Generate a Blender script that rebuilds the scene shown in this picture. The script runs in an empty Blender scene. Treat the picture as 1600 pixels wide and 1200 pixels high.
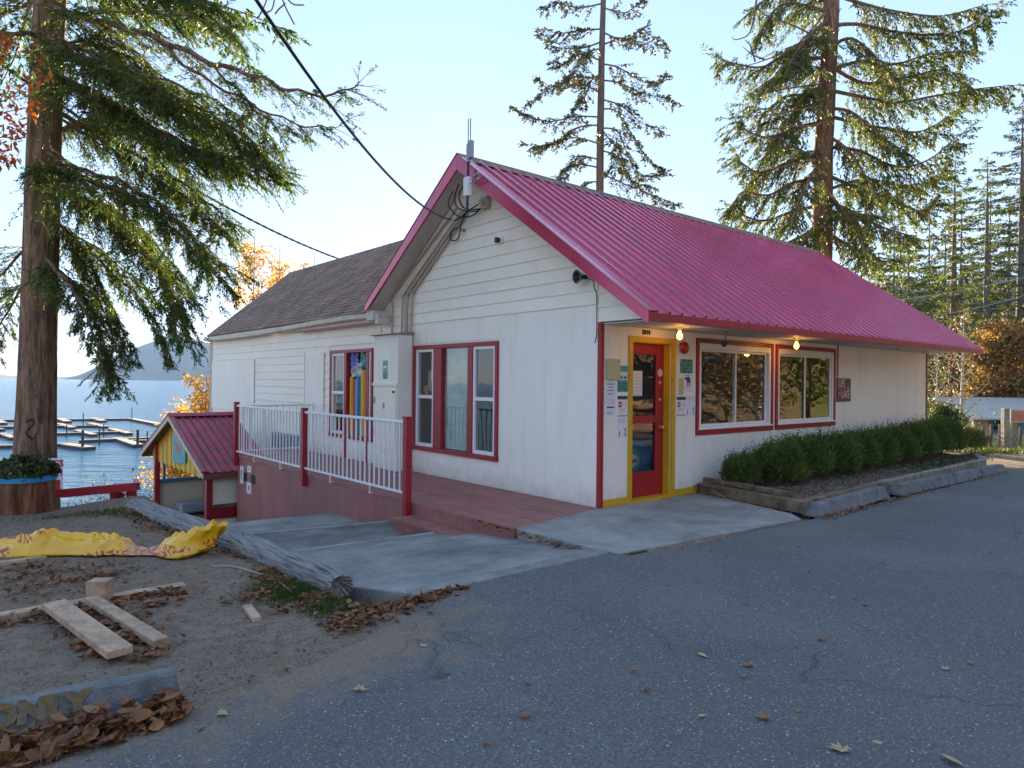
import bpy, math, random
import numpy as np
from mathutils import Matrix, Vector
R = math.radians
sc = bpy.context.scene
col = sc.collection

# ------------------------------------------------------------------ camera
cam_d = bpy.data.cameras.new('camera')
cam_d.sensor_width = 36.0
cam_d.lens = 36.0 * 1075 / 1600
cam_d.shift_y = -0.0025
cam_d.clip_start = 0.05
cam_d.clip_end = 30000
cam = bpy.data.objects.new('camera', cam_d)
col.objects.link(cam)
cam.matrix_world = Matrix.Translation((0, 0, 1.6)) @ Matrix.Rotation(R(90), 4, 'X') @ Matrix.Rotation(R(0.55), 4, 'Z')
sc.camera = cam

# ------------------------------------------------------------------ light
SUN_AZ = 6.0     # degrees left of straight ahead
SUN_EL = 12.0
w = bpy.data.worlds.new("World")
sc.world = w
w.use_nodes = True
nt = w.node_tree
nt.nodes.clear()
sky = nt.nodes.new('ShaderNodeTexSky')
sky.sky_type = 'NISHITA'
sky.sun_disc = False
sky.sun_elevation = R(SUN_EL)
sky.sun_rotation = R(-SUN_AZ)
sky.altitude = 500
sky.air_density = 0.8
sky.dust_density = 0.05
sky.ozone_density = 1.6
bg = nt.nodes.new('ShaderNodeBackground')
bg.inputs['Strength'].default_value = 0.13
out = nt.nodes.new('ShaderNodeOutputWorld')
gm = nt.nodes.new('ShaderNodeGamma'); gm.inputs[1].default_value = 0.22
nt.links.new(sky.outputs[0], gm.inputs[0])
hs = nt.nodes.new('ShaderNodeHueSaturation'); hs.inputs['Saturation'].default_value = 2.35; hs.inputs['Value'].default_value = 1.36
nt.links.new(gm.outputs[0], hs.inputs['Color'])
tint = nt.nodes.new('ShaderNodeMixRGB'); tint.blend_type = 'MULTIPLY'; tint.inputs[0].default_value = 1; tint.inputs[2].default_value = (.84, .825, .93, 1)
nt.links.new(hs.outputs[0], tint.inputs[1]); nt.links.new(tint.outputs[0], bg.inputs[0])
nt.links.new(bg.outputs[0], out.inputs[0])

sun_d = bpy.data.lights.new('sun', 'SUN')
sun_d.energy = 4.2
sun_d.angle = R(0.6)
sun_d.color = (1.0, 0.80, 0.56)
sun = bpy.data.objects.new('sun', sun_d)
col.objects.link(sun)
sdir = Vector((-math.sin(R(SUN_AZ)) * math.cos(R(SUN_EL)), math.cos(R(SUN_AZ)) * math.cos(R(SUN_EL)), math.sin(R(SUN_EL))))
sun.rotation_euler = sdir.to_track_quat('Z', 'Y').to_euler()

sc.view_settings.view_transform = 'Standard'
sc.view_settings.look = 'None'
sc.view_settings.gamma = 1
sc.view_settings.use_curve_mapping = False
sc.view_settings.exposure = 2.70

# ------------------------------------------------------------------ frames
ANG = R(40.05)
CX, CY = 1.12, 8.70            # outside corner of the shop, at its foot
ca, sa = math.cos(ANG), math.sin(ANG)
def W(a, b, z=0.0):            # building frame -> world
    return (CX + a * ca - b * sa, CY + a * sa + b * ca, z)
def L(X, Y):
    return ((X - CX) * ca + (Y - CY) * sa, -(X - CX) * sa + (Y - CY) * ca)
_cr, _sr = math.cos(R(0.55)), math.sin(R(0.55))
def at(x, y, Y):               # where a sight line of the survey photograph meets distance Y
    dx, dy = x - 800, 596 - y
    return ((dx * _cr - dy * _sr) / 1075 * Y, Y, 1.6 + (dx * _sr + dy * _cr) / 1075 * Y)

# ------------------------------------------------------------------ materials
MATS = {}
def mat(name, c, rough=0.6, var=0.12, vs=3.0, c2=None, mixs=2.0, mixlo=0.45, mixhi=0.6, bump=0.0, bs=40.0, stretch=None,
        metal=0.0, spec=0.5, objvar=0.0, coat=0.0, dirt=0.0, emis=None, es=0.0, fine=0.0, fs=60.0, rv=0.0):
    m = bpy.data.materials.new(name); m.use_nodes = True
    n = m.node_tree.nodes; l = m.node_tree.links
    p = n['Principled BSDF']
    p.inputs['Roughness'].default_value = rough
    p.inputs['Metallic'].default_value = metal
    p.inputs['Specular IOR Level'].default_value = spec
    p.inputs['Coat Weight'].default_value = coat
    p.inputs['Coat Roughness'].default_value = 0.12
    tc = n.new('ShaderNodeTexCoord')
    oi = n.new('ShaderNodeObjectInfo')
    add = n.new('ShaderNodeVectorMath'); add.operation = 'ADD'
    cmb = n.new('ShaderNodeVectorMath'); cmb.operation = 'SCALE'; cmb.inputs[3].default_value = 37.0
    cx = n.new('ShaderNodeCombineXYZ')
    for i in range(3): l.new(oi.outputs['Random'], cx.inputs[i])
    l.new(cx.outputs[0], cmb.inputs[0])
    l.new(tc.outputs['Object'], add.inputs[0]); l.new(cmb.outputs[0], add.inputs[1])
    mp = n.new('ShaderNodeMapping'); l.new(add.outputs[0], mp.inputs[0])
    if stretch: mp.inputs['Scale'].default_value = stretch
    nz = n.new('ShaderNodeTexNoise'); nz.inputs['Scale'].default_value = vs; nz.inputs['Detail'].default_value = 6; nz.inputs['Roughness'].default_value = 0.62
    l.new(mp.outputs[0], nz.inputs['Vector'])
    base = n.new('ShaderNodeRGB'); base.outputs[0].default_value = (*c, 1)
    cur = base.outputs[0]
    if c2 is not None:
        nz2 = n.new('ShaderNodeTexNoise'); nz2.inputs['Scale'].default_value = mixs; nz2.inputs['Detail'].default_value = 8; nz2.inputs['Roughness'].default_value = 0.7
        l.new(mp.outputs[0], nz2.inputs['Vector'])
        mr = n.new('ShaderNodeMapRange'); mr.inputs[1].default_value = mixlo; mr.inputs[2].default_value = mixhi
        l.new(nz2.outputs[0], mr.inputs[0])
        mx = n.new('ShaderNodeMixRGB'); mx.inputs[2].default_value = (*c2, 1)
        l.new(mr.outputs[0], mx.inputs[0]); l.new(cur, mx.inputs[1]); cur = mx.outputs[0]
    mr = n.new('ShaderNodeMapRange'); mr.inputs[1].default_value = 0.25; mr.inputs[2].default_value = 0.75
    mr.inputs[3].default_value = 1 - var; mr.inputs[4].default_value = 1 + var
    l.new(nz.outputs[0], mr.inputs[0])
    val = mr.outputs[0]
    if fine:
        nf = n.new('ShaderNodeTexNoise'); nf.inputs['Scale'].default_value = fs; nf.inputs['Detail'].default_value = 3
        l.new(mp.outputs[0], nf.inputs['Vector'])
        mf = n.new('ShaderNodeMapRange'); mf.inputs[1].default_value = 0.3; mf.inputs[2].default_value = 0.7
        mf.inputs[3].default_value = 1 - fine; mf.inputs[4].default_value = 1 + fine
        l.new(nf.outputs[0], mf.inputs[0])
        mu = n.new('ShaderNodeMath'); mu.operation = 'MULTIPLY'; l.new(val, mu.inputs[0]); l.new(mf.outputs[0], mu.inputs[1]); val = mu.outputs[0]
    if dirt:
        sz = n.new('ShaderNodeSeparateXYZ'); l.new(tc.outputs['Object'], sz.inputs[0])
        zr_ = n.new('ShaderNodeMapRange'); zr_.inputs[1].default_value = .42; zr_.inputs[2].default_value = .0; l.new(sz.outputs[2], zr_.inputs[0])
        nd = n.new('ShaderNodeTexNoise'); nd.inputs['Scale'].default_value = 5; nd.inputs['Detail'].default_value = 8; nd.inputs['Roughness'].default_value = .75; l.new(tc.outputs['Object'], nd.inputs['Vector'])
        md = n.new('ShaderNodeMath'); md.operation = 'MULTIPLY_ADD'; l.new(nd.outputs[0], md.inputs[0]); md.inputs[1].default_value = 1.6; md.inputs[2].default_value = -.95
        ma = n.new('ShaderNodeMath'); ma.operation = 'ADD'; l.new(md.outputs[0], ma.inputs[0]); l.new(zr_.outputs[0], ma.inputs[1])
        mc = n.new('ShaderNodeMapRange'); mc.inputs[1].default_value = .15; mc.inputs[2].default_value = .95; mc.inputs[4].default_value = dirt; l.new(ma.outputs[0], mc.inputs[0])
        mx_ = n.new('ShaderNodeMixRGB'); mx_.inputs[2].default_value = (.36, .29, .22, 1); l.new(mc.outputs[0], mx_.inputs[0]); l.new(cur, mx_.inputs[1]); cur = mx_.outputs[0]
        nk = n.new('ShaderNodeTexNoise'); nk.inputs['Scale'].default_value = 17; nk.inputs['Detail'].default_value = 7; nk.inputs['Roughness'].default_value = .8; l.new(mp.outputs[0], nk.inputs['Vector'])
        mk_ = n.new('ShaderNodeMapRange'); mk_.inputs[1].default_value = .68; mk_.inputs[2].default_value = .74; mk_.inputs[4].default_value = .55; l.new(nk.outputs[0], mk_.inputs[0])
        mx2_ = n.new('ShaderNodeMixRGB'); mx2_.inputs[2].default_value = (.34, .30, .26, 1); l.new(mk_.outputs[0], mx2_.inputs[0]); l.new(cur, mx2_.inputs[1]); cur = mx2_.outputs[0]
    if objvar:
        mo = n.new('ShaderNodeMapRange'); mo.inputs[3].default_value = 1 - objvar; mo.inputs[4].default_value = 1 + objvar
        l.new(oi.outputs['Random'], mo.inputs[0])
        mu = n.new('ShaderNodeMath'); mu.operation = 'MULTIPLY'; l.new(val, mu.inputs[0]); l.new(mo.outputs[0], mu.inputs[1]); val = mu.outputs[0]
    sc_ = n.new('ShaderNodeVectorMath'); sc_.operation = 'SCALE'
    l.new(cur, sc_.inputs[0]); l.new(val, sc_.inputs[3])
    l.new(sc_.outputs[0], p.inputs['Base Color'])
    if rv:
        mrr = n.new('ShaderNodeMapRange'); mrr.inputs[1].default_value = .3; mrr.inputs[2].default_value = .7
        mrr.inputs[3].default_value = rough - rv; mrr.inputs[4].default_value = rough + rv
        l.new(nz.outputs[0], mrr.inputs[0]); l.new(mrr.outputs[0], p.inputs['Roughness'])
    if bump:
        nb = n.new('ShaderNodeTexNoise'); nb.inputs['Scale'].default_value = bs; nb.inputs['Detail'].default_value = 5
        l.new(mp.outputs[0], nb.inputs['Vector'])
        b = n.new('ShaderNodeBump'); b.inputs['Strength'].default_value = bump; b.inputs['Distance'].default_value = 0.02
        l.new(nb.outputs[0], b.inputs['Height']); l.new(b.outputs[0], p.inputs['Normal'])
    if emis:
        p.inputs['Emission Color'].default_value = (*emis, 1); p.inputs['Emission Strength'].default_value = es
    MATS[name] = m
    return m

def leafmat(name, cols, rough=0.55, trans=0.35, var=0.35):
    m = bpy.data.materials.new(name); m.use_nodes = True
    n = m.node_tree.nodes; l = m.node_tree.links
    n.remove(n['Principled BSDF'])
    g = n.new('ShaderNodeNewGeometry')
    cr = n.new('ShaderNodeValToRGB'); cr.color_ramp.interpolation = 'LINEAR'
    els = cr.color_ramp.elements
    for i, c in enumerate(cols):
        pos = i / (len(cols) - 1) if len(cols) > 1 else 0
        if i < 2: e = els[i]; e.position = pos
        else: e = els.new(pos)
        e.color = (*c, 1)
    l.new(g.outputs['Random Per Island'], cr.inputs[0])
    tc = n.new('ShaderNodeTexCoord')
    nz = n.new('ShaderNodeTexNoise'); nz.inputs['Scale'].default_value = 1.3; nz.inputs['Detail'].default_value = 3
    l.new(tc.outputs['Object'], nz.inputs['Vector'])
    mr = n.new('ShaderNodeMapRange'); mr.inputs[1].default_value = 0.3; mr.inputs[2].default_value = 0.7
    mr.inputs[3].default_value = 1 - var; mr.inputs[4].default_value = 1 + var
    l.new(nz.outputs[0], mr.inputs[0])
    s = n.new('ShaderNodeVectorMath'); s.operation = 'SCALE'; l.new(cr.outputs[0], s.inputs[0]); l.new(mr.outputs[0], s.inputs[3])
    p = n.new('ShaderNodeBsdfPrincipled'); p.inputs['Roughness'].default_value = rough; p.inputs['Specular IOR Level'].default_value = 0.3
    l.new(s.outputs[0], p.inputs['Base Color'])
    t = n.new('ShaderNodeBsdfTranslucent'); s2 = n.new('ShaderNodeVectorMath'); s2.operation = 'MULTIPLY'; s2.inputs[1].default_value = (1.5, 1.35, 0.7)
    l.new(s.outputs[0], s2.inputs[0]); l.new(s2.outputs[0], t.inputs[0])
    mx = n.new('ShaderNodeMixShader'); mx.inputs[0].default_value = trans
    l.new(p.outputs[0], mx.inputs[1]); l.new(t.outputs[0], mx.inputs[2])
    l.new(mx.outputs[0], n['Material Output'].inputs[0])
    MATS[name] = m
    return m

# ------------------------------------------------------------------ mesh builder
class MB:
    def __init__(s): s.v = []; s.f = []
    def add(s, vs, fs):
        k = len(s.v); s.v += [tuple(p) for p in vs]; s.f += [tuple(i + k for i in f) for f in fs]; return s
    def box(s, x0, x1, y0, y1, z0, z1):
        if x0 > x1: x0, x1 = x1, x0
        if y0 > y1: y0, y1 = y1, y0
        if z0 > z1: z0, z1 = z1, z0
        return s.add([(x0, y0, z0), (x1, y0, z0), (x1, y1, z0), (x0, y1, z0), (x0, y0, z1), (x1, y0, z1), (x1, y1, z1), (x0, y1, z1)],
                     [(3, 2, 1, 0), (4, 5, 6, 7), (0, 1, 5, 4), (1, 2, 6, 5), (2, 3, 7, 6), (3, 0, 4, 7)])
    def hexa(s, p):             # 8 points ordered like box
        return s.add(p, [(3, 2, 1, 0), (4, 5, 6, 7), (0, 1, 5, 4), (1, 2, 6, 5), (2, 3, 7, 6), (3, 0, 4, 7)])
    def beam(s, p, q, wd, h, up=(0, 0, 1)):   # rectangular bar from p to q, centred
        p, q, up = Vector(p), Vector(q), Vector(up)
        d = (q - p).normalized(); r = d.cross(up)
        if r.length < 1e-5: r = Vector((1, 0, 0))
        r.normalize(); u2 = r.cross(d).normalized()
        a = r * wd / 2; b = u2 * h / 2
        return s.hexa([p - a - b, p + a - b, q + a - b, q - a - b, p - a + b, p + a + b, q + a + b, q - a + b])
    def prism(s, poly, ax, d0, d1):           # polygon (list of 2D) extruded along axis 0/1/2
        n = len(poly)
        def P(u, v, d):
            return {0: (d, u, v), 1: (u, d, v), 2: (u, v, d)}[ax]
        vs = [P(u, v, d0) for u, v in poly] + [P(u, v, d1) for u, v in poly]
        fs = [tuple(range(n))[::-1], tuple(range(n, 2 * n))] + [(i, (i + 1) % n, n + (i + 1) % n, n + i) for i in range(n)]
        return s.add(vs, fs)
    def tube(s, pts, rad, n=8, cap=True, sx=1.0):
        pts = [Vector(p) for p in pts]
        if not hasattr(rad, '__len__'): rad = [rad] * len(pts)
        k = len(s.v); ref = None
        for i, p in enumerate(pts):
            d = (pts[min(i + 1, len(pts) - 1)] - pts[max(i - 1, 0)])
            if d.length < 1e-9: d = Vector((0, 0, 1))
            d.normalize()
            if ref is None:
                ref = Vector((0, 0, 1)) if abs(d.z) < 0.9 else Vector((1, 0, 0))
            x = d.cross(ref)
            if x.length < 1e-4: x = d.cross(Vector((0, 1, 0.1)))
            x.normalize(); y = d.cross(x).normalized(); ref = -y if False else (x.cross(d))
            for j in range(n):
                t = 2 * math.pi * j / n
                s.v.append(tuple(p + x * math.cos(t) * rad[i] * sx + y * math.sin(t) * rad[i]))
        for i in range(len(pts) - 1):
            for j in range(n):
                s.f.append((k + i * n + j, k + i * n + (j + 1) % n, k + (i + 1) * n + (j + 1) % n, k + (i + 1) * n + j))
        if cap:
            s.f.append(tuple(k + j for j in range(n))[::-1]); s.f.append(tuple(k + (len(pts) - 1) * n + j for j in range(n)))
        return s
    def lathe(s, c, prof, n=16, axis=(0, 0, 1)):   # prof: list of (r, h)
        ax = Vector(axis).normalized(); x = ax.orthogonal().normalized(); y = ax.cross(x); c = Vector(c); k = len(s.v)
        for r, h in prof:
            for j in range(n):
                t = 2 * math.pi * j / n
                s.v.append(tuple(c + ax * h + (x * math.cos(t) + y * math.sin(t)) * max(r, 1e-4)))
        for i in range(len(prof) - 1):
            for j in range(n):
                s.f.append((k + i * n + j, k + i * n + (j + 1) % n, k + (i + 1) * n + (j + 1) % n, k + (i + 1) * n + j))
        s.f.append(tuple(k + j for j in range(n))[::-1]); s.f.append(tuple(k + (len(prof) - 1) * n + j for j in range(n)))
        return s
    def grid(s, fn, nu, nv):
        k = len(s.v)
        for i in range(nu + 1):
            for j in range(nv + 1): s.v.append(tuple(fn(i / nu, j / nv)))
        for i in range(nu):
            for j in range(nv):
                s.f.append((k + i * (nv + 1) + j, k + (i + 1) * (nv + 1) + j, k + (i + 1) * (nv + 1) + j + 1, k + i * (nv + 1) + j + 1))
        return s
    def text(s, body, size, org, ex, ez, sq=1.0, align='CENTER', depth=0.002, bold=0.0):
        cu = bpy.data.curves.new('lettering', 'FONT'); cu.body = body; cu.size = size; cu.align_x = align; cu.align_y = 'CENTER'
        cu.extrude = depth; cu.resolution_u = 2; cu.offset = bold
        o = bpy.data.objects.new('lettering', cu); me = o.to_mesh()
        ex, ez, org = Vector(ex), Vector(ez), Vector(org); nn = ex.cross(ez)
        s.add([org + ex * v.co.x * sq + ez * v.co.y + nn * v.co.z for v in me.vertices], [tuple(p.vertices) for p in me.polygons])
        o.to_mesh_clear(); bpy.data.objects.remove(o); bpy.data.curves.remove(cu)
        return s

class Thing:
    pass
def tags(o, label=None, cat=None, group=None, kind=None):
    if label: o['label'] = label
    if cat: o['category'] = cat
    if group: o['group'] = group
    if kind: o['kind'] = kind
def place(o, loc, fr):
    if fr == 'B':
        o.location = W(*loc); o.rotation_euler = (0, 0, ANG)
    else:
        o.location = loc
def thing(name, loc, label, cat, group=None, fr='B'):
    t = Thing(); t.fr = fr; t.loc = Vector(loc)
    o = bpy.data.objects.new(name, None); o.empty_display_size = 0.1; col.objects.link(o)
    place(o, loc, fr); tags(o, label, cat, group)
    t.o = o; t.root = t; t.off = Vector((0, 0, 0))
    return t
def npmesh(name, v, f, m, smooth=False):
    me = bpy.data.meshes.new(name)
    v = np.asarray(v, dtype=np.float32); f = np.asarray(f, dtype=np.int32)
    nf, k = f.shape
    me.vertices.add(len(v)); me.vertices.foreach_set('co', v.ravel())
    me.loops.add(nf * k); me.loops.foreach_set('vertex_index', f.ravel())
    me.polygons.add(nf); me.polygons.foreach_set('loop_start', np.arange(0, nf * k, k, dtype=np.int32))
    try: me.polygons.foreach_set('loop_total', np.full(nf, k, dtype=np.int32))
    except Exception: pass
    me.update(calc_edges=True); me.materials.append(m)
    if smooth: me.shade_smooth()
    return me
def build(name, mb, m, parent=None, fr='B', label=None, cat=None, group=None, kind=None, smooth=False, bev=0.0, origin=None):
    """one mesh object; vertices are given in the frame, the origin is the thing's base"""
    if isinstance(mb, MB):
        v = mb.v; faces = mb.f; arr = None
    else: arr = mb
    if parent is not None:
        org = parent.root.loc; fr = parent.root.fr
    else:
        vv = np.array(v) if arr is None else np.asarray(arr[0])
        org = Vector(origin) if origin is not None else Vector(((vv[:, 0].min() + vv[:, 0].max()) / 2, (vv[:, 1].min() + vv[:, 1].max()) / 2, vv[:, 2].min()))
        org = Vector([float(x) for x in org])
    if arr is None:
        me = bpy.data.meshes.new(name)
        me.from_pydata([(p[0] - org[0], p[1] - org[1], p[2] - org[2]) for p in v], [], faces); me.materials.append(m)
        if smooth:
            me.shade_smooth()
            try: me.set_sharp_from_angle(angle=R(40))
            except Exception: pass
        me.update()
    else:
        me = npmesh(name, np.asarray(arr[0]) - np.array(org), arr[1], m, smooth)
    o = bpy.data.objects.new(name, me); col.objects.link(o)
    if parent is None: place(o, org, fr)
    else: o.parent = parent.o
    if bev:
        b = o.modifiers.new('bevel', 'BEVEL'); b.width = bev; b.segments = 2; b.limit_method = 'ANGLE'
    tags(o, label, cat, group, kind)
    t = Thing(); t.o = o; t.root = parent.root if parent is not None else t; t.fr = fr; t.loc = org
    return t
def dup(t, off, parent=None):    # one more alike part, sharing its mesh
    o = t.o.copy(); col.objects.link(o); o.parent = (parent or t).o if parent else t.o.parent
    o.location = Vector(t.o.location) + Vector(off)
    return o
rng = np.random.default_rng(7)
random.seed(7)
def rn(a, b): return random.uniform(a, b)

# fractal noise on arrays (cheap value noise)
def _h(ix, iy, s):
    n = (ix * 374761393 + iy * 668265263 + s * 974634777) & 0x7fffffff
    n = ((n ^ (n >> 13)) * 1274126177) & 0x7fffffff
    return ((n ^ (n >> 16)) & 0xffff) / 65535.0
def vnoise(x, y, s=0):
    x = np.asarray(x, dtype=np.float64); y = np.asarray(y, dtype=np.float64)
    ix = np.floor(x).astype(np.int64); iy = np.floor(y).astype(np.int64); fx = x - ix; fy = y - iy
    fx = fx * fx * (3 - 2 * fx); fy = fy * fy * (3 - 2 * fy)
    return (_h(ix, iy, s) * (1 - fx) + _h(ix + 1, iy, s) * fx) * (1 - fy) + (_h(ix, iy + 1, s) * (1 - fx) + _h(ix + 1, iy + 1, s) * fx) * fy
def fbm(x, y, o=4, s=0):
    r = 0; a = 0.5
    for i in range(o):
        r = r + a * vnoise(x * 2 ** i, y * 2 ** i, s + i); a *= 0.5
    return r
def sstep(e0, e1, x):
    t = np.clip((x - e0) / (e1 - e0), 0, 1); return t * t * (3 - 2 * t)

# ------------------------------------------------------------------ palette
mat('red_trim', (0.338, 0.015, 0.027), 0.42, .10, 5, bump=.08, bs=60, c2=(0.20, 0.012, 0.018), mixlo=.5, mixhi=.75, objvar=.05)
mat('red_metal', (0.52, 0.018, 0.095), 0.30, .12, 1.6, metal=0.35, spec=0.8, coat=.6, rv=.08, c2=(.40, .03, .085), mixs=1.3, mixlo=.5, mixhi=.7, stretch=(1.6, .35, .35), objvar=.07, fine=.04, fs=20)
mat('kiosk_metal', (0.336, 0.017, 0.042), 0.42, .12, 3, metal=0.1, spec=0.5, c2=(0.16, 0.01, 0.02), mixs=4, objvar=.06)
mat('white_paint', (0.89, 0.81, 0.70), 0.55, .035, 1.5, c2=(0.78, 0.70, 0.59), mixs=1.4, mixlo=.52, mixhi=.8, bump=.10, bs=25, stretch=(1, 1, .35), objvar=.03, dirt=.3)
mat('white_panel', (0.89, 0.82, 0.735), 0.5, .04, 2.0, c2=(0.78, 0.71, 0.62), mixs=3, mixlo=.5, mixhi=.8, bump=.10, bs=30, stretch=(1.5, 1.5, .25), fine=.02, fs=30, dirt=.45)
mat('cream_paint', (0.62, 0.53, 0.40), 0.6, .07, 3, bump=.08)
mat('vinyl_white', (0.80, 0.78, 0.77), 0.35, .02, 4)
mat('rail_white', (0.80, 0.79, 0.80), 0.35, .05, 8, c2=(.55, .48, .42), mixs=14, mixlo=.62, mixhi=.72)
mat('yellow_trim', (0.62, 0.36, 0.012), 0.45, .10, 6, c2=(.42, .24, .02), mixs=8, mixlo=.52, mixhi=.75, bump=.08)
mat('yellow_board', (0.72, 0.42, 0.03), 0.55, .12, 6, bump=.1, objvar=.10, stretch=(3, 3, .6))
mat('door_red', (0.36, 0.010, 0.020), 0.35, .08, 4, coat=.2)
mat('deck_paint', (0.34, 0.115, 0.10), 0.65, .16, 5, c2=(.22, .10, .085), mixs=3, bump=.15, bs=30, objvar=.09, fine=.08)
mat('skirt_paint', (0.38, 0.14, 0.125), 0.6, .12, 2.2, c2=(.22, .08, .08), mixs=1.6, mixlo=.4, mixhi=.75, bump=.12, bs=40, stretch=(1, 1, .4), objvar=.05)
mat('soffit', (0.62, 0.57, 0.54), 0.6, .06, 2, c2=(.5, .44, .38), mixs=3, mixlo=.5, mixhi=.8)
mat('blue_paint', (0.03, 0.16, 0.28), 0.5, .1, 5)
mat('ring_blue', (0.02, 0.22, 0.52), 0.35, .12, 5, c2=(.05, .3, .5), mixs=3)
mat('asph_shingle', (0.33, 0.215, 0.155), 0.9, .3, 6, c2=(.18, .12, .09), mixs=1.6, mixlo=.35, mixhi=.65, bump=.5, bs=150, fine=.35, fs=25, spec=.2)
mat('bark', (0.29, 0.175, 0.11), 0.9, .35, 5, c2=(.10, .062, .042), mixs=9, mixlo=.4, mixhi=.6, bump=1.0, bs=18, stretch=(1.6, 1.6, .28), spec=.2)
mat('bark_grey', (0.165, 0.135, 0.112), 0.9, .3, 8, bump=.8, bs=25, stretch=(1.5, 1.5, .4), spec=.2)
mat('birch', (0.5, 0.46, 0.40), 0.8, .2, 8, c2=(.12, .1, .08), mixs=10, mixlo=.55, mixhi=.62)
mat('stump_wood', (0.238, 0.105, 0.049), 0.8, .35, 5, c2=(.09, .03, .018), mixs=6, mixlo=.4, mixhi=.6, bump=1.0, bs=14, stretch=(2, 2, .25), spec=.2)
mat('driftwood', (0.27, 0.255, 0.245), 0.9, .25, 8, c2=(.07, .065, .06), mixs=9, mixlo=.50, mixhi=.66, bump=1.0, bs=14, stretch=(5, .22, 5), spec=.2)
mat('lumber', (0.52, 0.335, 0.215), 0.7, .2, 6, c2=(.34, .22, .14), mixs=7, fine=.08, fs=45, bump=.1, objvar=.10)
mat('old_timber', (0.208, 0.150, 0.098), 0.8, .25, 6, c2=(.09, .065, .045), mixs=5, bump=.4, bs=30, objvar=.1)
mat('grey_timber', (0.30, 0.27, 0.22), 0.8, .2, 6, c2=(.2, .17, .14), mixs=5, bump=.3, bs=30)
mat('concrete', (0.36, 0.345, 0.315), 0.85, .22, 2.5, c2=(.19, .185, .175), mixs=1.3, mixlo=.4, mixhi=.7, bump=.25, bs=90, fine=.14, fs=110, spec=.3, objvar=.12)
mat('concrete_stop', (0.19, 0.192, 0.19), 0.85, .3, 5, c2=(.12, .125, .125), mixs=7, mixlo=.4, mixhi=.7, bump=.4, bs=70, fine=.1, spec=.3, objvar=.08)
mat('slab_concrete', (0.26, 0.25, 0.23), 0.9, .25, 2.0, c2=(.135, .135, .13), mixs=1.6, mixlo=.38, mixhi=.65, bump=.4, bs=80, fine=.30, fs=120, spec=.3, objvar=.14)
for q_, k_ in ((2, 1.25), (3, .84)):
    mat('slab_concrete_%d' % q_, (0.26 * k_, 0.25 * k_, 0.23 * k_), 0.9, .25, 2.0, c2=(.135 * k_, .135 * k_, .13 * k_), mixs=1.6, mixlo=.38, mixhi=.65, bump=.4, bs=80, fine=.30, fs=120, spec=.3)
mat('mulch', (0.240, 0.173, 0.120), 0.95, .4, 14, c2=(.09, .065, .05), mixs=20, bump=1, bs=60, fine=.4, fs=50, spec=.15)
mat('black', (0.012, 0.012, 0.014), 0.4, .1, 5)
mat('dark_rubber', (0.02, 0.02, 0.022), 0.6, .1, 5)
mat('paint_letter', (0.20, 0.13, 0.045), 0.8, .4, 30, c2=(.17, .16, .14), mixs=40, mixlo=.45, mixhi=.6, spec=.2)
mat('grey_metal', (0.30, 0.31, 0.32), 0.4, .1, 5, metal=.6)
mat('beige_plastic', (0.52, 0.46, 0.26), 0.4, .08, 5)
mat('conduit_paint', (0.46, 0.39, 0.32), 0.55, .12, 5)
mat('brass', (0.6, 0.45, 0.22), 0.3, .05, 5, metal=.9)
mat('gutter', (0.62, 0.55, 0.47), 0.5, .1, 3, c2=(.38, .36, .34), mixs=5, mixlo=.5, mixhi=.7)
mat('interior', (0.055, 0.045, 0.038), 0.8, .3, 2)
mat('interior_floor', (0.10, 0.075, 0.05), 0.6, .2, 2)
mat('blind', (0.80, 0.82, 0.80), 0.35, .05, 1.2, c2=(.45, .52, .50), mixs=2.2, mixlo=.5, mixhi=.7, bump=.1, bs=6)
mat('bulb_glow', (0.9, 0.5, 0.1), 0.4, 0, 1, emis=(1.0, 0.50, 0.04), es=3.0)
mat('poster_green', (0.02, 0.13, 0.10), 0.4, .3, 20, c2=(.10, .30, .25), mixs=22, mixlo=.5, mixhi=.56)
mat('poster_teal', (0.05, 0.30, 0.29), 0.4, .15, 8)
mat('paper', (0.74, 0.73, 0.76), 0.7, .03, 6)
mat('ink', (0.05, 0.05, 0.07), 0.7, .1, 5)
mat('ink_grey', (0.30, 0.30, 0.36), 0.7, .1, 5)
mat('ink_red', (0.45, 0.02, 0.03), 0.6, .1, 5)
mat('ink_orange', (0.75, 0.28, 0.05), 0.6, .1, 5)
mat('sign_brown', (0.16, 0.045, 0.035), 0.55, .2, 9, c2=(.22, .08, .06), mixs=10)
mat('lettering_pale', (0.62, 0.50, 0.46), 0.6, .1, 9)
mat('sign_blue', (0.10, 0.30, 0.42), 0.5, .15, 7, c2=(.16, .40, .34), mixs=6)
mat('poster_blue', (0.01, 0.10, 0.27), 0.3, .2, 5, c2=(.02, .22, .40), mixs=4, mixlo=.45, mixhi=.7)
mat('tarp_yellow', (0.82, 0.42, 0.008), 0.22, .10, 4, spec=.6, bump=.55, bs=9, coat=.3)
mat('tarp_pink', (0.55, 0.28, 0.33), 0.4, .2, 12, c2=(.35, .08, .12), mixs=20)
mat('dock_deck', (0.24, 0.20, 0.155), 0.8, .1, 3)
mat('dock_side', (0.05, 0.045, 0.04), 0.8, .1, 3)
mat('shed_tan', (0.62, 0.45, 0.27), 0.7, .1, 3, objvar=.06)  # tan lightened to stand in for sunlight on the shed front
mat('shed_blue', (0.08, 0.28, 0.36), 0.6, .1, 3)
mat('shed_green', (0.02, 0.09, 0.06), 0.6, .1, 3)
mat('shed_roof', (0.50, 0.46, 0.42), 0.6, .15, 3)
mat('sign_faded', (0.50, 0.14, 0.11), 0.7, .2, 12, c2=(.60, .36, .30), mixs=25, mixlo=.5, mixhi=.6)
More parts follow.
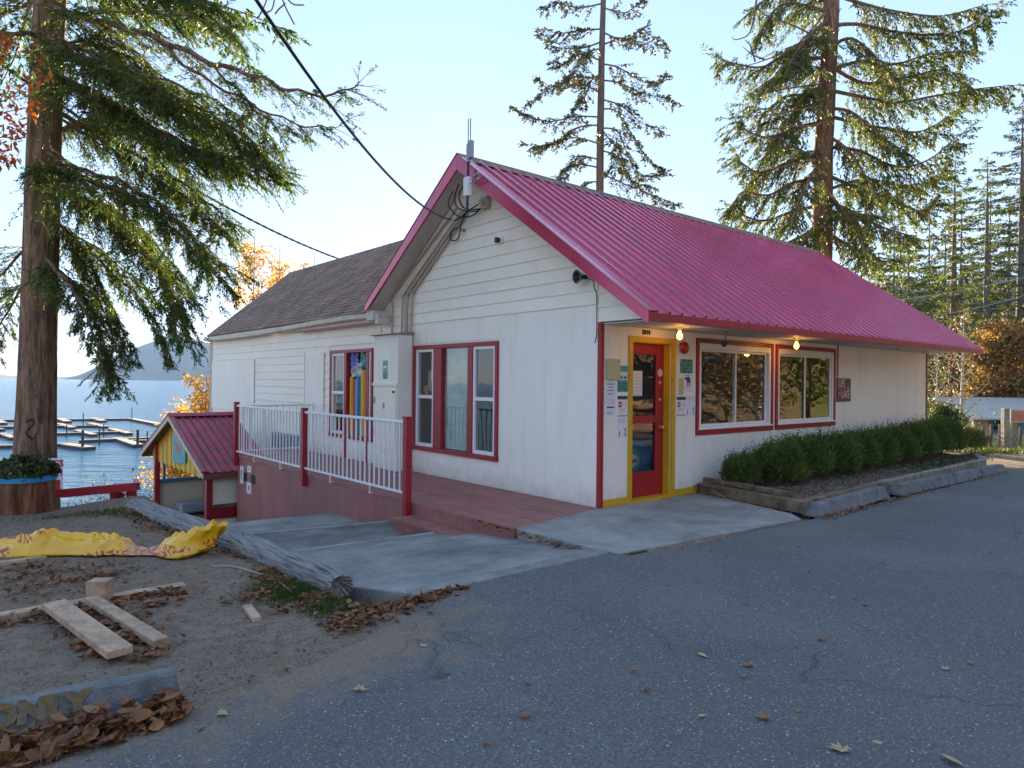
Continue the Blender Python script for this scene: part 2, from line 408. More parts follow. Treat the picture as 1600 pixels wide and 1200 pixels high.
mat('cord', (0.36, 0.31, 0.25), 0.7, .2, 9)
mat('grille', (0.28, 0.31, 0.36), 0.5, .1, 4)
for nm, c in (('noodle_orange', (.75, .36, .02)), ('noodle_red', (.45, .06, .08)), ('noodle_lilac', (.45, .42, .62)), ('noodle_blue', (.02, .22, .42)),
              ('noodle_green', (.02, .18, .10)), ('noodle_violet', (.12, .10, .35)), ('toy_blue', (.12, .16, .48)), ('toy_silver', (.45, .45, .48))):
    mat(nm, c, .45, .08, 6)

def glassmat():
    m = bpy.data.materials.new('window_glass'); m.use_nodes = True
    n = m.node_tree.nodes; l = m.node_tree.links; n.remove(n['Principled BSDF'])
    g = n.new('ShaderNodeBsdfGlossy'); g.inputs['Roughness'].default_value = 0.015; g.inputs[0].default_value = (1, 1, 1, 1)
    t = n.new('ShaderNodeBsdfTransparent'); t.inputs[0].default_value = (.78, .82, .80, 1)
    fr = n.new('ShaderNodeFresnel'); fr.inputs[0].default_value = 1.9
    tc = n.new('ShaderNodeTexCoord'); nz = n.new('ShaderNodeTexNoise'); nz.inputs['Scale'].default_value = 1.6
    l.new(tc.outputs['Object'], nz.inputs['Vector'])
    b = n.new('ShaderNodeBump'); b.inputs['Strength'].default_value = .06; b.inputs['Distance'].default_value = .05
    l.new(nz.outputs[0], b.inputs['Height']); l.new(b.outputs[0], g.inputs['Normal'])
    ge = n.new('ShaderNodeNewGeometry'); iv = n.new('ShaderNodeMath'); iv.operation = 'SUBTRACT'; iv.inputs[0].default_value = 1; l.new(ge.outputs['Backfacing'], iv.inputs[1])
    fm = n.new('ShaderNodeMath'); fm.operation = 'MULTIPLY'; l.new(fr.outputs[0], fm.inputs[0]); l.new(iv.outputs[0], fm.inputs[1])
    mx = n.new('ShaderNodeMixShader'); l.new(fm.outputs[0], mx.inputs[0]); l.new(t.outputs[0], mx.inputs[1]); l.new(g.outputs[0], mx.inputs[2])
    l.new(mx.outputs[0], n['Material Output'].inputs[0]); MATS['window_glass'] = m
glassmat()

def asphaltmat():
    m = bpy.data.materials.new('asphalt'); m.use_nodes = True
    n = m.node_tree.nodes; l = m.node_tree.links; p = n['Principled BSDF']
    p.inputs['Roughness'].default_value = .85; p.inputs['Specular IOR Level'].default_value = .35
    tc = n.new('ShaderNodeTexCoord')
    def noise(s, d=4, r=.6):
        x = n.new('ShaderNodeTexNoise'); x.inputs['Scale'].default_value = s; x.inputs['Detail'].default_value = d; x.inputs['Roughness'].default_value = r
        l.new(tc.outputs['Object'], x.inputs['Vector']); return x.outputs[0]
    def rng_(o, a, b, c, d):
        x = n.new('ShaderNodeMapRange'); x.inputs[1].default_value = a; x.inputs[2].default_value = b; x.inputs[3].default_value = c; x.inputs[4].default_value = d
        l.new(o, x.inputs[0]); return x.outputs[0]
    def mix(f, c1, c2):
        x = n.new('ShaderNodeMixRGB')
        if isinstance(f, float): x.inputs[0].default_value = f
        else: l.new(f, x.inputs[0])
        for i, c in ((1, c1), (2, c2)):
            if isinstance(c, tuple): x.inputs[i].default_value = (*c, 1)
            else: l.new(c, x.inputs[i])
        return x.outputs[0]
    big = mix(rng_(noise(.6, 5), .35, .65, 0, 1), (.135, .130, .124), (.168, .162, .154))
    c = mix(rng_(noise(70, 3), .35, .65, 0, 1), big, (.085, .082, .080))
    vo = n.new('ShaderNodeTexVoronoi'); vo.inputs['Scale'].default_value = 75; l.new(tc.outputs['Object'], vo.inputs['Vector'])
    sep = n.new('ShaderNodeSeparateColor'); l.new(vo.outputs['Color'], sep.inputs[0])
    st = n.new('ShaderNodeMath'); st.operation = 'GREATER_THAN'; l.new(sep.outputs[0], st.inputs[0]); st.inputs[1].default_value = .78
    sd = n.new('ShaderNodeMath'); sd.operation = 'LESS_THAN'; l.new(vo.outputs['Distance'], sd.inputs[0]); sd.inputs[1].default_value = .36
    mu = n.new('ShaderNodeMath'); mu.operation = 'MULTIPLY'; l.new(st.outputs[0], mu.inputs[0]); l.new(sd.outputs[0], mu.inputs[1])
    stone = mix(sep.outputs[1], (.16, .16, .17), (.34, .34, .36))
    c = mix(mu.outputs[0], c, stone)
    vo2 = n.new('ShaderNodeTexVoronoi'); vo2.inputs['Scale'].default_value = 34; l.new(tc.outputs['Object'], vo2.inputs['Vector'])
    sep2 = n.new('ShaderNodeSeparateColor'); l.new(vo2.outputs['Color'], sep2.inputs[0])
    st = n.new('ShaderNodeMath'); st.operation = 'GREATER_THAN'; l.new(sep2.outputs[0], st.inputs[0]); st.inputs[1].default_value = .93
    sd = n.new('ShaderNodeMath'); sd.operation = 'LESS_THAN'; l.new(vo2.outputs['Distance'], sd.inputs[0]); sd.inputs[1].default_value = .2
    mu2 = n.new('ShaderNodeMath'); mu2.operation = 'MULTIPLY'; l.new(st.outputs[0], mu2.inputs[0]); l.new(sd.outputs[0], mu2.inputs[1])
    c = mix(mu2.outputs[0], c, (.45, .45, .47))
    # sand washed over the edge by the dirt yard
    sx = n.new('ShaderNodeSeparateXYZ'); l.new(tc.outputs['Object'], sx.inputs[0])
    e = rng_(sx.outputs[1], -3.3, -2.3, 0, 1); e2 = rng_(sx.outputs[0], -2.6, -4.4, 0, 1)
    k = n.new('ShaderNodeMath'); k.operation = 'MULTIPLY'; l.new(e, k.inputs[0]); l.new(e2, k.inputs[1])
    k2 = n.new('ShaderNodeMath'); k2.operation = 'ADD'; l.new(k.outputs[0], k2.inputs[0]); l.new(rng_(noise(3, 8, .75), .3, .7, -.45, .45), k2.inputs[1])
    sand = mix(rng_(noise(60, 4), .35, .65, 0, 1), (.26, .188, .135), (.155, .112, .084))
    c = mix(rng_(k2.outputs[0], .45, .85, 0, .97), c, sand)
    # cracks and patches
    vc = n.new('ShaderNodeTexVoronoi'); vc.feature = 'DISTANCE_TO_EDGE'; vc.inputs['Scale'].default_value = .42
    wn = n.new('ShaderNodeTexNoise'); wn.inputs['Scale'].default_value = 2.2; wn.inputs['Detail'].default_value = 6; l.new(tc.outputs['Object'], wn.inputs['Vector'])
    wv = n.new('ShaderNodeVectorMath'); wv.operation = 'MULTIPLY_ADD'; wv.inputs[1].default_value = (.55, .55, .55); l.new(wn.outputs['Color'], wv.inputs[0]); l.new(tc.outputs['Object'], wv.inputs[2]); l.new(wv.outputs[0], vc.inputs['Vector'])
    crk = n.new('ShaderNodeMath'); crk.operation = 'MULTIPLY'; l.new(rng_(vc.outputs['Distance'], .0, .006, .85, 0), crk.inputs[0]); l.new(rng_(noise(.5, 3), .48, .56, 0, 1), crk.inputs[1])
    c = mix(crk.outputs[0], c, (.045, .043, .042))
    c = mix(rng_(noise(.28, 5, .6), .50, .66, 0, .45), c, (.19, .18, .165))
    c = mix(rng_(noise(2.6, 7, .75), .60, .75, 0, .5), c, (.135, .115, .10))
    # stains
    c = mix(rng_(noise(.9, 6, .7), .58, .72, 0, .35), c, (.04, .042, .048))
    l.new(c, p.inputs['Base Color'])
    b = n.new('ShaderNodeBump'); b.inputs['Strength'].default_value = .5; b.inputs['Distance'].default_value = .006
    ad = n.new('ShaderNodeMath'); ad.operation = 'ADD'; l.new(noise(90, 3), ad.inputs[0]); l.new(mu.outputs[0], ad.inputs[1])
    l.new(ad.outputs[0], b.inputs['Height']); l.new(b.outputs[0], p.inputs['Normal'])
    MATS['asphalt'] = m
asphaltmat()

def groundmat():
    m = bpy.data.materials.new('dirt_ground'); m.use_nodes = True
    n = m.node_tree.nodes; l = m.node_tree.links; p = n['Principled BSDF']
    p.inputs['Roughness'].default_value = .95; p.inputs['Specular IOR Level'].default_value = .15
    tc = n.new('ShaderNodeTexCoord')
    def noise(s, d=4, r=.6):
        x = n.new('ShaderNodeTexNoise'); x.inputs['Scale'].default_value = s; x.inputs['Detail'].default_value = d; x.inputs['Roughness'].default_value = r
        l.new(tc.outputs['Object'], x.inputs['Vector']); return x.outputs[0]
    def rng_(o, a, b, c, d):
        x = n.new('ShaderNodeMapRange'); x.inputs[1].default_value = a; x.inputs[2].default_value = b; x.inputs[3].default_value = c; x.inputs[4].default_value = d
        l.new(o, x.inputs[0]); return x.outputs[0]
    def mix(f, c1, c2):
        x = n.new('ShaderNodeMixRGB'); l.new(f, x.inputs[0])
        for i, c in ((1, c1), (2, c2)):
            if isinstance(c, tuple): x.inputs[i].default_value = (*c, 1)
            else: l.new(c, x.inputs[i])
        return x.outputs[0]
    c = mix(rng_(noise(1.2, 6), .35, .65, 0, 1), (.27, .190, .130), (.185, .130, .090))
    c = mix(rng_(noise(9, 5, .7), .42, .62, 0, .8), c, (.085, .066, .053))
    c = mix(rng_(noise(75, 3), .40, .62, 0, .8), c, (.27, .21, .16))
    c = mix(rng_(noise(45, 2), .60, .68, 0, .8), c, (.045, .035, .03))
    # far beyond the yard the ground is grass and leaf litter
    sx = n.new('ShaderNodeSeparateXYZ'); l.new(tc.outputs['Object'], sx.inputs[0])
    far = rng_(sx.outputs[0], 15, 22, 0, 1)
    g = mix(rng_(noise(.35, 5), .40, .55, 0, 1), (.20, .145, .09), (.105, .15, .03))
    g = mix(rng_(noise(6, 5), .45, .6, 0, .6), g, (.14, .10, .05))
    c = mix(far, c, g)
    # the slope below the yard
    sl = rng_(sx.outputs[2], -.5, -1.2, 0, 1)
    s2 = mix(rng_(noise(2, 5), .4, .6, 0, 1), (.07, .075, .03), (.12, .09, .06))
    k = n.new('ShaderNodeMath'); k.operation = 'MULTIPLY'; l.new(sl, k.inputs[0]); l.new(rng_(sx.outputs[0], 12, 8, 0, 1), k.inputs[1])
    c = mix(k.outputs[0], c, s2)
    l.new(c, p.inputs['Base Color'])
    b = n.new('ShaderNodeBump'); b.inputs['Strength'].default_value = .8; b.inputs['Distance'].default_value = .015
    l.new(noise(38, 6, .7), b.inputs['Height']); l.new(b.outputs[0], p.inputs['Normal'])
    MATS['dirt_ground'] = m
groundmat()

def watermat():
    m = bpy.data.materials.new('lake_water'); m.use_nodes = True
    n = m.node_tree.nodes; l = m.node_tree.links; p = n['Principled BSDF']
    p.inputs['Base Color'].default_value = (.03, .12, .20, 1); p.inputs['Roughness'].default_value = .18; p.inputs['IOR'].default_value = 1.33
    p.inputs['Specular IOR Level'].default_value = .5
    tc = n.new('ShaderNodeTexCoord')
    mp = n.new('ShaderNodeMapping'); mp.inputs['Scale'].default_value = (.6, 1.5, 1); l.new(tc.outputs['Object'], mp.inputs[0])
    hs = []
    for s, k in ((1.6, .5), (.45, 1.2), (.12, 2.4)):
        x = n.new('ShaderNodeTexNoise'); x.inputs['Scale'].default_value = s; x.inputs['Detail'].default_value = 4; x.inputs['Roughness'].default_value = .6
        l.new(mp.outputs[0], x.inputs['Vector'])
        y = n.new('ShaderNodeMath'); y.operation = 'MULTIPLY'; y.inputs[1].default_value = k; l.new(x.outputs[0], y.inputs[0]); hs.append(y.outputs[0])
    a = n.new('ShaderNodeMath'); l.new(hs[0], a.inputs[0]); l.new(hs[1], a.inputs[1])
    a2 = n.new('ShaderNodeMath'); l.new(a.outputs[0], a2.inputs[0]); l.new(hs[2], a2.inputs[1])
    b = n.new('ShaderNodeBump'); b.inputs['Strength'].default_value = .9; b.inputs['Distance'].default_value = .8
    l.new(a2.outputs[0], b.inputs['Height']); l.new(b.outputs[0], p.inputs['Normal'])
    MATS['lake_water'] = m
watermat()
M = MATS
leafmat('fir_green', [(0.024, 0.065, 0.017), (0.060, 0.123, 0.023), (0.099, 0.156, 0.028), (0.132, 0.156, 0.041)], trans=.42)
leafmat('cedar_green', [(0.028, 0.066, 0.022), (0.071, 0.125, 0.032), (0.119, 0.157, 0.045), (0.167, 0.157, 0.052)], trans=.42)
leafmat('pine_dark', [(0.026, 0.050, 0.025), (0.055, 0.088, 0.034), (0.094, 0.106, 0.034), (0.112, 0.088, 0.046)], trans=.25)
leafmat('far_green', [(0.043, 0.081, 0.028), (0.098, 0.142, 0.034), (0.174, 0.191, 0.046)], trans=.42)
leafmat('gold_leaves', [(.42, .22, .03), (.55, .32, .05), (.30, .18, .04), (.60, .40, .08)], trans=.45)
leafmat('rust_leaves', [(.45, .10, .02), (.55, .16, .03), (.35, .07, .02)], trans=.45)
leafmat('tan_leaves', [(.26, .15, .05), (.36, .22, .07), (.20, .13, .06), (.42, .27, .09)], trans=.35)
leafmat('hedge_green', [(0.053, 0.098, 0.026), (0.109, 0.165, 0.041), (0.176, 0.224, 0.049)], trans=.2)
leafmat('bush_green', [(0.035, 0.063, 0.014), (0.056, 0.091, 0.021), (0.084, 0.098, 0.028)], trans=.35)
leafmat('ivy_green', [(0.031, 0.054, 0.019), (0.062, 0.085, 0.031), (0.124, 0.109, 0.046)], trans=.2)
leafmat('grass_green', [(.035, .075, .012), (.06, .11, .02), (.10, .12, .03)], trans=.35)
leafmat('dry_brush', [(.20, .14, .09), (.28, .20, .13), (.14, .10, .07)], trans=.2)
leafmat('litter', [(0.192, 0.072, 0.031), (0.269, 0.115, 0.048), (0.135, 0.048, 0.025), (0.317, 0.164, 0.077), (0.211, 0.086, 0.038), (0.096, 0.038, 0.024)], trans=.12, var=.15, rough=.5)
leafmat('litter_pale', [(.42, .28, .14), (.50, .38, .22)], trans=.12, var=.1)
leafmat('forest', [(.025, .04, .025), (.04, .055, .03)], trans=.1)
# ================================================================== ground, lake, hills
FA = np.array([-400, -6, -5.4, -4.45, -3.75, -3.6, -1.62, -1.5, 1.4, 1.8, 9.2, 11, 400.])
FB = np.array([-2.5, -2.5, -2.42, -2.1, -1.62, -1.52, -1.56, -1.78, -1.98, -1.98, -2.1, -2.0, -2.0])
def fedge(a): return np.interp(a, FA, FB)
def gz(a, b):
    a = np.asarray(a, float); b = np.asarray(b, float)
    X = CX + a * ca - b * sa; Y = CY + a * sa + b * ca
    n = (fbm(a * 1.3 + 50, b * 1.3 + 50, 4, 3) - .47) * .05 + (fbm(a * 6 + 9, b * 6 + 9, 3, 8) - .45) * .022
    zl = .012 + n - .30 * np.maximum(b - 4.2 - .25 * np.sin(a * 1.3), 0) - .012 * np.maximum(b - 7, 0) ** 1.6
    zm = np.interp(b, [-1.6, 1, 2.5, 4.1, 8.5, 14, 20, 28], [-.10, -.33, -.52, -.80, -1.42, -2.0, -4.5, -8.5])
    z = zl + (zm - zl) * sstep(-4.25, -4.05, a) * sstep(-1.9, -1.2, b)
    zb = np.interp(b, [-1.6, 5, 12, 20, 30], [-.07, -.1, -1.5, -4, -8])
    z = z + (zb - z) * sstep(0, 1, a)
    # land on the right, falling gently away from the lot and rising to the hillside
    zr = np.interp(Y, [13, 16, 30, 45, 62, 110, 200, 600], [0, -.08, -1.15, -2.35, -2.5, 6, 22, 60]) + n * 1.5
    m = sstep(0, 8, a - 10.8 - 1.8 * np.maximum(b - 4, 0)) 
    z = z + (zr - z) * m
    # under the asphalt
    d = b - fedge(a)
    z = np.where(Y < 16.5, np.minimum(z, .012 + n * sstep(0, .2, d) - .055 * sstep(.02, -.3, d)), z)
    # roadside bank, right of and behind the viewer
    bank = 5.5 * sstep(7, 15, X - .80 * Y) * sstep(-12, 0, X - 6 + 0 * Y) + 2.5 * sstep(-16, -26, Y)
    bank = bank * (1 - sstep(15, 40, Y))
    z = z + bank * (.8 + .5 * fbm(X * .4, Y * .4, 3, 2))
    z = np.where((a > 1.2) & (a < 10.4) & (b > -1.95) & (b < .3), np.minimum(z, -.06), z)
    return np.maximum(z, -9.0)
def gzs(a, b): return float(gz(np.array([a]), np.array([b]))[0])
def gzw(X, Y): return gzs(*L(X, Y))
def axis(lo, f0, f1, hi, st, g=1.12):
    mid = list(np.arange(f0, f1 + 1e-6, st)); s = st; r = []; x = mid[-1]
    while x < hi: s *= g; x += s; r.append(x)
    s = st; q = []; x = mid[0]
    while x > lo: s *= g; x -= s; q.append(x)
    return np.array(q[::-1] + mid + r)
ga = axis(-80, -9, 4, 520, .075); gb = axis(-80, -3.4, 9, 400, .075)
A_, B_ = np.meshgrid(ga, gb, indexing='ij')
Z_ = gz(A_, B_)
V = np.stack([A_.ravel(), B_.ravel(), Z_.ravel()], 1)
na, nb_ = len(ga), len(gb)
I = (np.arange(na - 1)[:, None] * nb_ + np.arange(nb_ - 1)[None, :]).ravel()
F = np.stack([I, I + nb_, I + nb_ + 1, I + 1], 1)
build('ground', (V, F), M['dirt_ground'], kind='structure', smooth=True, origin=(0, 0, 0))

# asphalt lot: a sheet following its ragged edge
aa = axis(-60, -8, 6, 120, .06); rows = np.array([0, .015, .03, .06, .1, .2, .4, .8, 1.6, 3, 6, 12, 20])
edge = fedge(aa) + (fbm(aa * 4 + 3, aa * 0 + 1, 4, 5) - .47) * .16 * (aa < -3.5) + (fbm(aa * 9, aa * 0, 3, 6) - .47) * .05 * (aa > 1.3)
AV = []
for r_ in rows: AV.append(np.stack([aa, edge - r_, np.where(r_ == 0, -.012, 0.0) * np.ones_like(aa) + (.004 if r_ > 0 else 0) - .0 * aa], 1))
AV = np.concatenate(AV); n_ = len(aa)
I = (np.arange(len(rows) - 1)[:, None] * n_ + np.arange(n_ - 1)[None, :]).ravel()
F = np.stack([I, I + n_, I + n_ + 1, I + 1], 1)
build('asphalt_lot', (AV, F), M['asphalt'], kind='structure', origin=(0, 0, 0))

# lake
g = MB(); g.add([(-3600, 4, -6.4), (2000, 4, -6.4), (2000, 3400, -6.4), (-3600, 3400, -6.4)], [(0, 1, 2, 3)])
build('lake', g, M['lake_water'], fr='W', kind='structure', origin=(0, 0, -6.4))
# hills across the lake and inland
def hill(name, pts, Y, depth, m, seed, zb=-8, rough=.12, nx=160):
    xs = np.array([p[0] for p in pts], float); ys = np.array([p[1] for p in pts], float)
    t = np.linspace(xs[0], xs[-1], nx); hh = np.interp(t, xs, ys)
    V = []; ny = 26
    for j in range(ny):
        v = j / (ny - 1); yy = Y + depth * v
        for i in range(nx):
            x0, _, h = at(t[i], hh[i], Y)
            k = math.sin(min(v * 1.6, 1) * math.pi / 2)
            nn = (fbm(np.array([t[i] * .012 + seed]), np.array([v * 4 + seed]), 5, seed)[0] - .47)
            z = zb + (h - zb) * k * (1 + nn * rough * 2 * (1 - k * .6)); x = x0 * (1 + depth * v / Y * .6)
            V.append((x, yy, z))
    I = (np.arange(ny - 1)[:, None] * nx + np.arange(nx - 1)[None, :]).ravel()
    F = np.stack([I, I + 1, I + nx + 1, I + nx], 1)
    build(name, (np.array(V), F), m, fr='W', kind='structure', smooth=True, origin=(0, Y, zb))
mat('mountain', (.05, .07, .07), .95, .3, .01, c2=(.07, .075, .05), mixs=.006, spec=.1)
mat('near_hill', (.05, .065, .035), .95, .4, .02, c2=(.13, .10, .05), mixs=.03, spec=.1)
hill('mountain', [(-450, 540), (-200, 560), (-60, 585), (60, 588), (97, 586), (140, 556), (194, 530), (234, 514), (270, 520), (300, 527), (380, 520), (500, 490), (700, 500), (900, 490)], 2600, 700, M['mountain'], 3)
hill('hillside', [(1250, 440), (1340, 400), (1400, 378), (1450, 362), (1500, 368), (1560, 376), (1640, 356), (1800, 350), (2200, 300), (2600, 280)], 620, 500, M['near_hill'], 5, zb=10, rough=.3)

# ================================================================== concrete
def slab(name, pts, zs, th, label=None, m='slab_concrete'):
    g = MB(); k = len(pts)
    n_s = 1
    g.add([(p[0], p[1], z - th) for p, z in zip(pts, zs)] + [(p[0], p[1], z) for p, z in zip(pts, zs)],
          [tuple(range(k))[::-1], tuple(range(k, 2 * k))] + [(i, (i + 1) % k, k + (i + 1) % k, k + i) for i in range(k)])
    return build(name, g, M[m], kind='structure', bev=.012)
slab('door_pad', [(-1.60, -1.42), (-1.56, -1.70), (1.40, -1.93), (1.62, -1.70), (2.12, -.02), (0.0, -.004), (-1.60, -.262)], [.012] * 7, .32, m='concrete')
slab('pavement', [(-3.70, -1.50), (-1.615, -1.53), (-1.615, .86), (-4.12, 1.14), (-4.12, -.3)], [.004, .006, -.20, -.20, -.10], .25)
slab('pavement', [(-4.10, 1.15), (-1.62, .87), (-1.62, 2.45), (-4.10, 3.0)], [-.325, -.305, -.355, -.38], .25, m='slab_concrete_3')
slab('pavement', [(-4.10, 3.01), (-1.62, 2.46), (-1.62, 4.14), (-4.40, 4.75)], [-.50, -.475, -.49, -.54], .25, m='slab_concrete_2')
slab('pavement', [(-4.7, 4.77), (-1.62, 4.16), (-1.62, 6.2), (-4.9, 6.4)], [-.78, -.74, -.95, -1.0], .25, m='slab_concrete_3')
for (p, q_) in (((-4.12, 1.10, -.205), (-1.618, .83, -.197)), ((-4.10, 2.965, -.358), (-1.622, 2.415, -.348))):
    g = MB(); g.beam((p[0], p[1], p[2] - .016), (q_[0], q_[1], q_[2] - .016), .07, .05); build('step_nosing', g, M['concrete'], kind='structure', bev=.012)
# cast lip along the lot edge of the top slab
g = MB(); g.hexa([(-3.74, -1.60, -.12), (-1.62, -1.62, -.12), (-1.62, -1.45, -.12), (-3.70, -1.43, -.12), (-3.74, -1.60, .015), (-1.62, -1.62, .02), (-1.62, -1.45, .018), (-3.70, -1.43, .013)])
build('kerb', g, M['slab_concrete'], kind='structure', bev=.02)

# ================================================================== the shop
ROOF = 5.03; PIT = .715; RB = 2.65
def rz(b): return ROOF - PIT * abs(b - RB)
S = thing('store_building', (0, 0, 0), 'white wooden lakeside shop with a raspberry metal gable roof and red trim', 'building')
def wall_b0(x0, x1, z0, z1, th=.11): return (x0, x1, .0, th, z0, z1)
# facade core wall with openings
DX0, DX1, DZ = .59, 1.43, 2.14
WZ0, WZ1 = .91, 2.19
W1 = (2.08, 4.09); W2 = (4.30, 6.31)
g = MB()
for r_ in ((0.0, DX0, -.3, 2.37), (DX1, W1[0], -.3, 2.37), (W1[1], W2[0], WZ0, WZ1), (W2[1], 10.86, -.3, 2.37), (DX0, DX1, DZ, 2.37),
           (W1[0], W2[1], WZ1, 2.37), (W1[0], W2[1], -.3, WZ0), (DX0, DX1, -.3, .012)):
    g.box(r_[0], r_[1], .0, .11, r_[2], r_[3])
build('facade_wall', g, M['white_panel'], S)
# grooved plywood sheets
def gpanel_b(x0, x1, z0, z1, name='wall_panel', pitch=.203):
    prof = []; x = x0
    prof.append((x0, -.012))
    k = 1
    while x0 + k * pitch < x1 - .03:
        xx = x0 + k * pitch; prof += [(xx - .003, -.012), (xx - .001, -.0102), (xx + .001, -.0102), (xx + .003, -.012)]; k += 1
    prof += [(x1, -.012), (x1, -.001), (x0, -.001)]
    g = MB(); g.prism(prof, 2, z0, z1); return build(name, g, M['white_panel'], S)
gp = .003
for (x0, x1, z0, z1) in ((.035, .515, .055, 2.33), (1.51, 2.005, .055, 2.33), (.52, 1.505, 2.215, 2.33), (2.01, 3.2, .055, .835), (3.203, 4.42, .055, .835), (4.423, 5.64, .055, .835), (5.643, 6.38, .055, .835),
                         (2.01, 4.2, 2.27, 2.33), (4.205, 6.38, 2.27, 2.33), (6.385, 7.6, -.05, 2.33), (7.603, 8.82, -.05, 2.33), (8.823, 10.04, -.05, 2.33), (10.043, 10.83, -.05, 2.33)):
    gpanel_b(x0, x1, z0, z1)
# gable side core wall
GW1 = (2.08, 4.36, .46, 2.15); GW2 = (5.92, 7.66, .47, 2.16)
g = MB()
bl = 5.60
g.box(0, .11, 0.115, GW1[0], -.3, 2.36); g.box(0, .11, GW1[1], GW2[0], -.3, 2.36); g.box(0, .11, GW1[0], GW1[1], -.3, GW1[2]); g.box(0, .11, GW1[0], GW1[1], GW1[3], 2.36)
g.box(0, .11, GW2[1], 15.85, -2.2, 2.80); g.box(0, .11, GW2[0], GW2[1], -.3, GW2[2]); g.box(0, .11, GW2[0], GW2[1], GW2[3], 2.80); g.box(0, .11, bl, GW2[0], 2.361, 2.80)
g.prism([(-.98, 2.361), (bl, 2.361), (bl, rz(bl) - .10), (RB, ROOF - .10), (-.98, rz(-.98) - .06)], 0, 0, .11)
build('gable_wall', g, M['white_paint'], S)
g = MB(); g.box(.112, 5.0, 15.74, 15.85, -2.2, 2.8); g.box(10.75, 10.86, .112, 6.6, -.8, 2.4)
g.prism([(.112, 2.801), (4.9, 2.801), (4.4, 2.85), (2.2, 4.85), (.112, 2.95)], 1, 15.74, 15.85)
g.prism([(.112, 2.401), (6.6, 2.401), (2.65, 4.85)], 0, 10.75, 10.86)
g.box(.112, 10.74, 6.5, 6.6, -1, 2.4)
build('end_wall', g, M['white_paint'], S)
def gpanel_a(b0, b1, z0, z1, name='wall_panel', off=-.010, m='white_panel', pitch=.203):
    prof = [(off, b0)]; k = 1
    while b0 + k * pitch < b1 - .03:
        bb = b0 + k * pitch; prof += [(off, bb - .003), (off + .0018, bb - .001), (off + .0018, bb + .001), (off, bb + .003)]; k += 1
    prof += [(off, b1), (-.001, b1), (-.001, b0)]
    g = MB(); g.prism(prof, 2, z0, z1); return build(name, g, M[m], S)
for (b0, b1, z0, z1) in ((.035, 1.01, .01, 2.585), (1.013, 2.02, .01, 2.585), (2.023, 3.2, .01, .375), (3.203, 4.43, .01, .375), (2.023, 3.2, 2.235, 2.585), (3.203, 4.43, 2.235, 2.585),
                         (4.433, 5.3, 2.44, 2.585)):
    gpanel_a(b0, b1, z0, z1)
gpanel_a(5.3, 6.06, .01, .37, pitch=9); gpanel_a(6.17, 6.92, .01, .37, pitch=9); gpanel_a(7.03, 7.95, .01, .37, pitch=9)
# lap siding, one board after another
def board(b0, b1, b0t, b1t, z0, h=.178, m='white_paint'):
    g = MB(); t = h + .012
    o = rn(-.0015, .0025)
    g.hexa([(-.023 - o, b0, z0), (-.001, b0, z0), (-.001, b1, z0), (-.023 - o, b1, z0), (-.007, b0t, z0 + t), (-.001, b0t, z0 + t), (-.001, b1t, z0 + t), (-.007, b1t, z0 + t)])
    # reorder so that 'a' runs first: box order is x0/x1,y0/y1
    build('siding_board', g, M[m], S)
z = 2.59
def rl(z): return RB - (ROOF - .115 - z) / PIT, RB + (ROOF - .115 - z) / PIT
joints = [None, 3.3, None, 1.2, 3.9, None, 2.4, None, None, None, None, None, None]
i = 0
while z < ROOF - .20:
    zt = z + .19
    r0, l0 = rl(z); r1, l1 = rl(zt)
    lim_r = .045
    lo = max(r0, lim_r) if r0 < lim_r else r0; lot = max(r1, lim_r)
    hi = min(l0, 5.55); hit = min(l1, 5.55)
    if zt > ROOF - .13: lot = hit = RB; 
    if lot > hit: lot = hit = RB
    j = joints[i] if i < len(joints) else None
    if j and lo < j < hi:
        board(lo, j - .002, lot, j - .002, z); board(j + .002, hi, j + .002, hit, z)
    else: board(lo, hi, lot, hit, z)
    i += 1; z += .178
z = 2.365
while z < 3.0:          # short boards where the porch roof sticks out past the corner
    r0, _ = rl(z); r1, _ = rl(z + .19)
    lo = max(r0, -.985); lot = max(r1, -.985)
    if lot < .02: board(lo, .030, lot, .030, z)
    elif lo < .02: board(lo, .030, .028, .030, z)
    z += .178
z = -1.6
k = 0
while z < 2.70:
    if z < -.02: board(8.75, 15.84, 8.75, 15.84, z)
    else:
        j = (11.2, 9.9, 13.4)[k % 3]
        zt = z
        if z < 2.19:
            board(7.76, j - .002, 7.76, j - .002, z); board(j + .002, 15.84, j + .002, 15.84, z)
        else:
            board(5.57, 8.4, 5.57, 8.4, z, h=min(.178, 2.79 - z)); board(8.404, 15.84, 8.404, 15.84, z, h=min(.178, 2.79 - z))
    k += 1; z += .178
# blank plywood covers over old openings in the wing
for (b0, b1, z0, z1) in ((12.25, 15.80, .72, 2.12), (8.02, 8.98, .02, 2.18)):
    g = MB(); g.box(-.036, -.024, b0, b1, z0, z1); build('wall_panel', g, M['white_panel'], S, bev=.002)
g = MB(); g.box(-.045, -.024, 12.19, 12.245, .72, 2.12); g.box(-.045, -.024, 8.985, 9.02, .02, 2.2); g.box(-.045, -.024, 7.99, 8.015, .02, 2.2); build('wall_batten', g, M['white_paint'], S)
g = MB(); g.box(-.055, .0, 15.855, 15.90, -1.6, 2.78); g.box(-.045, 0, 15.79, 15.853, -1.6, 2.78); build('corner_board', g, M['gutter'], S)
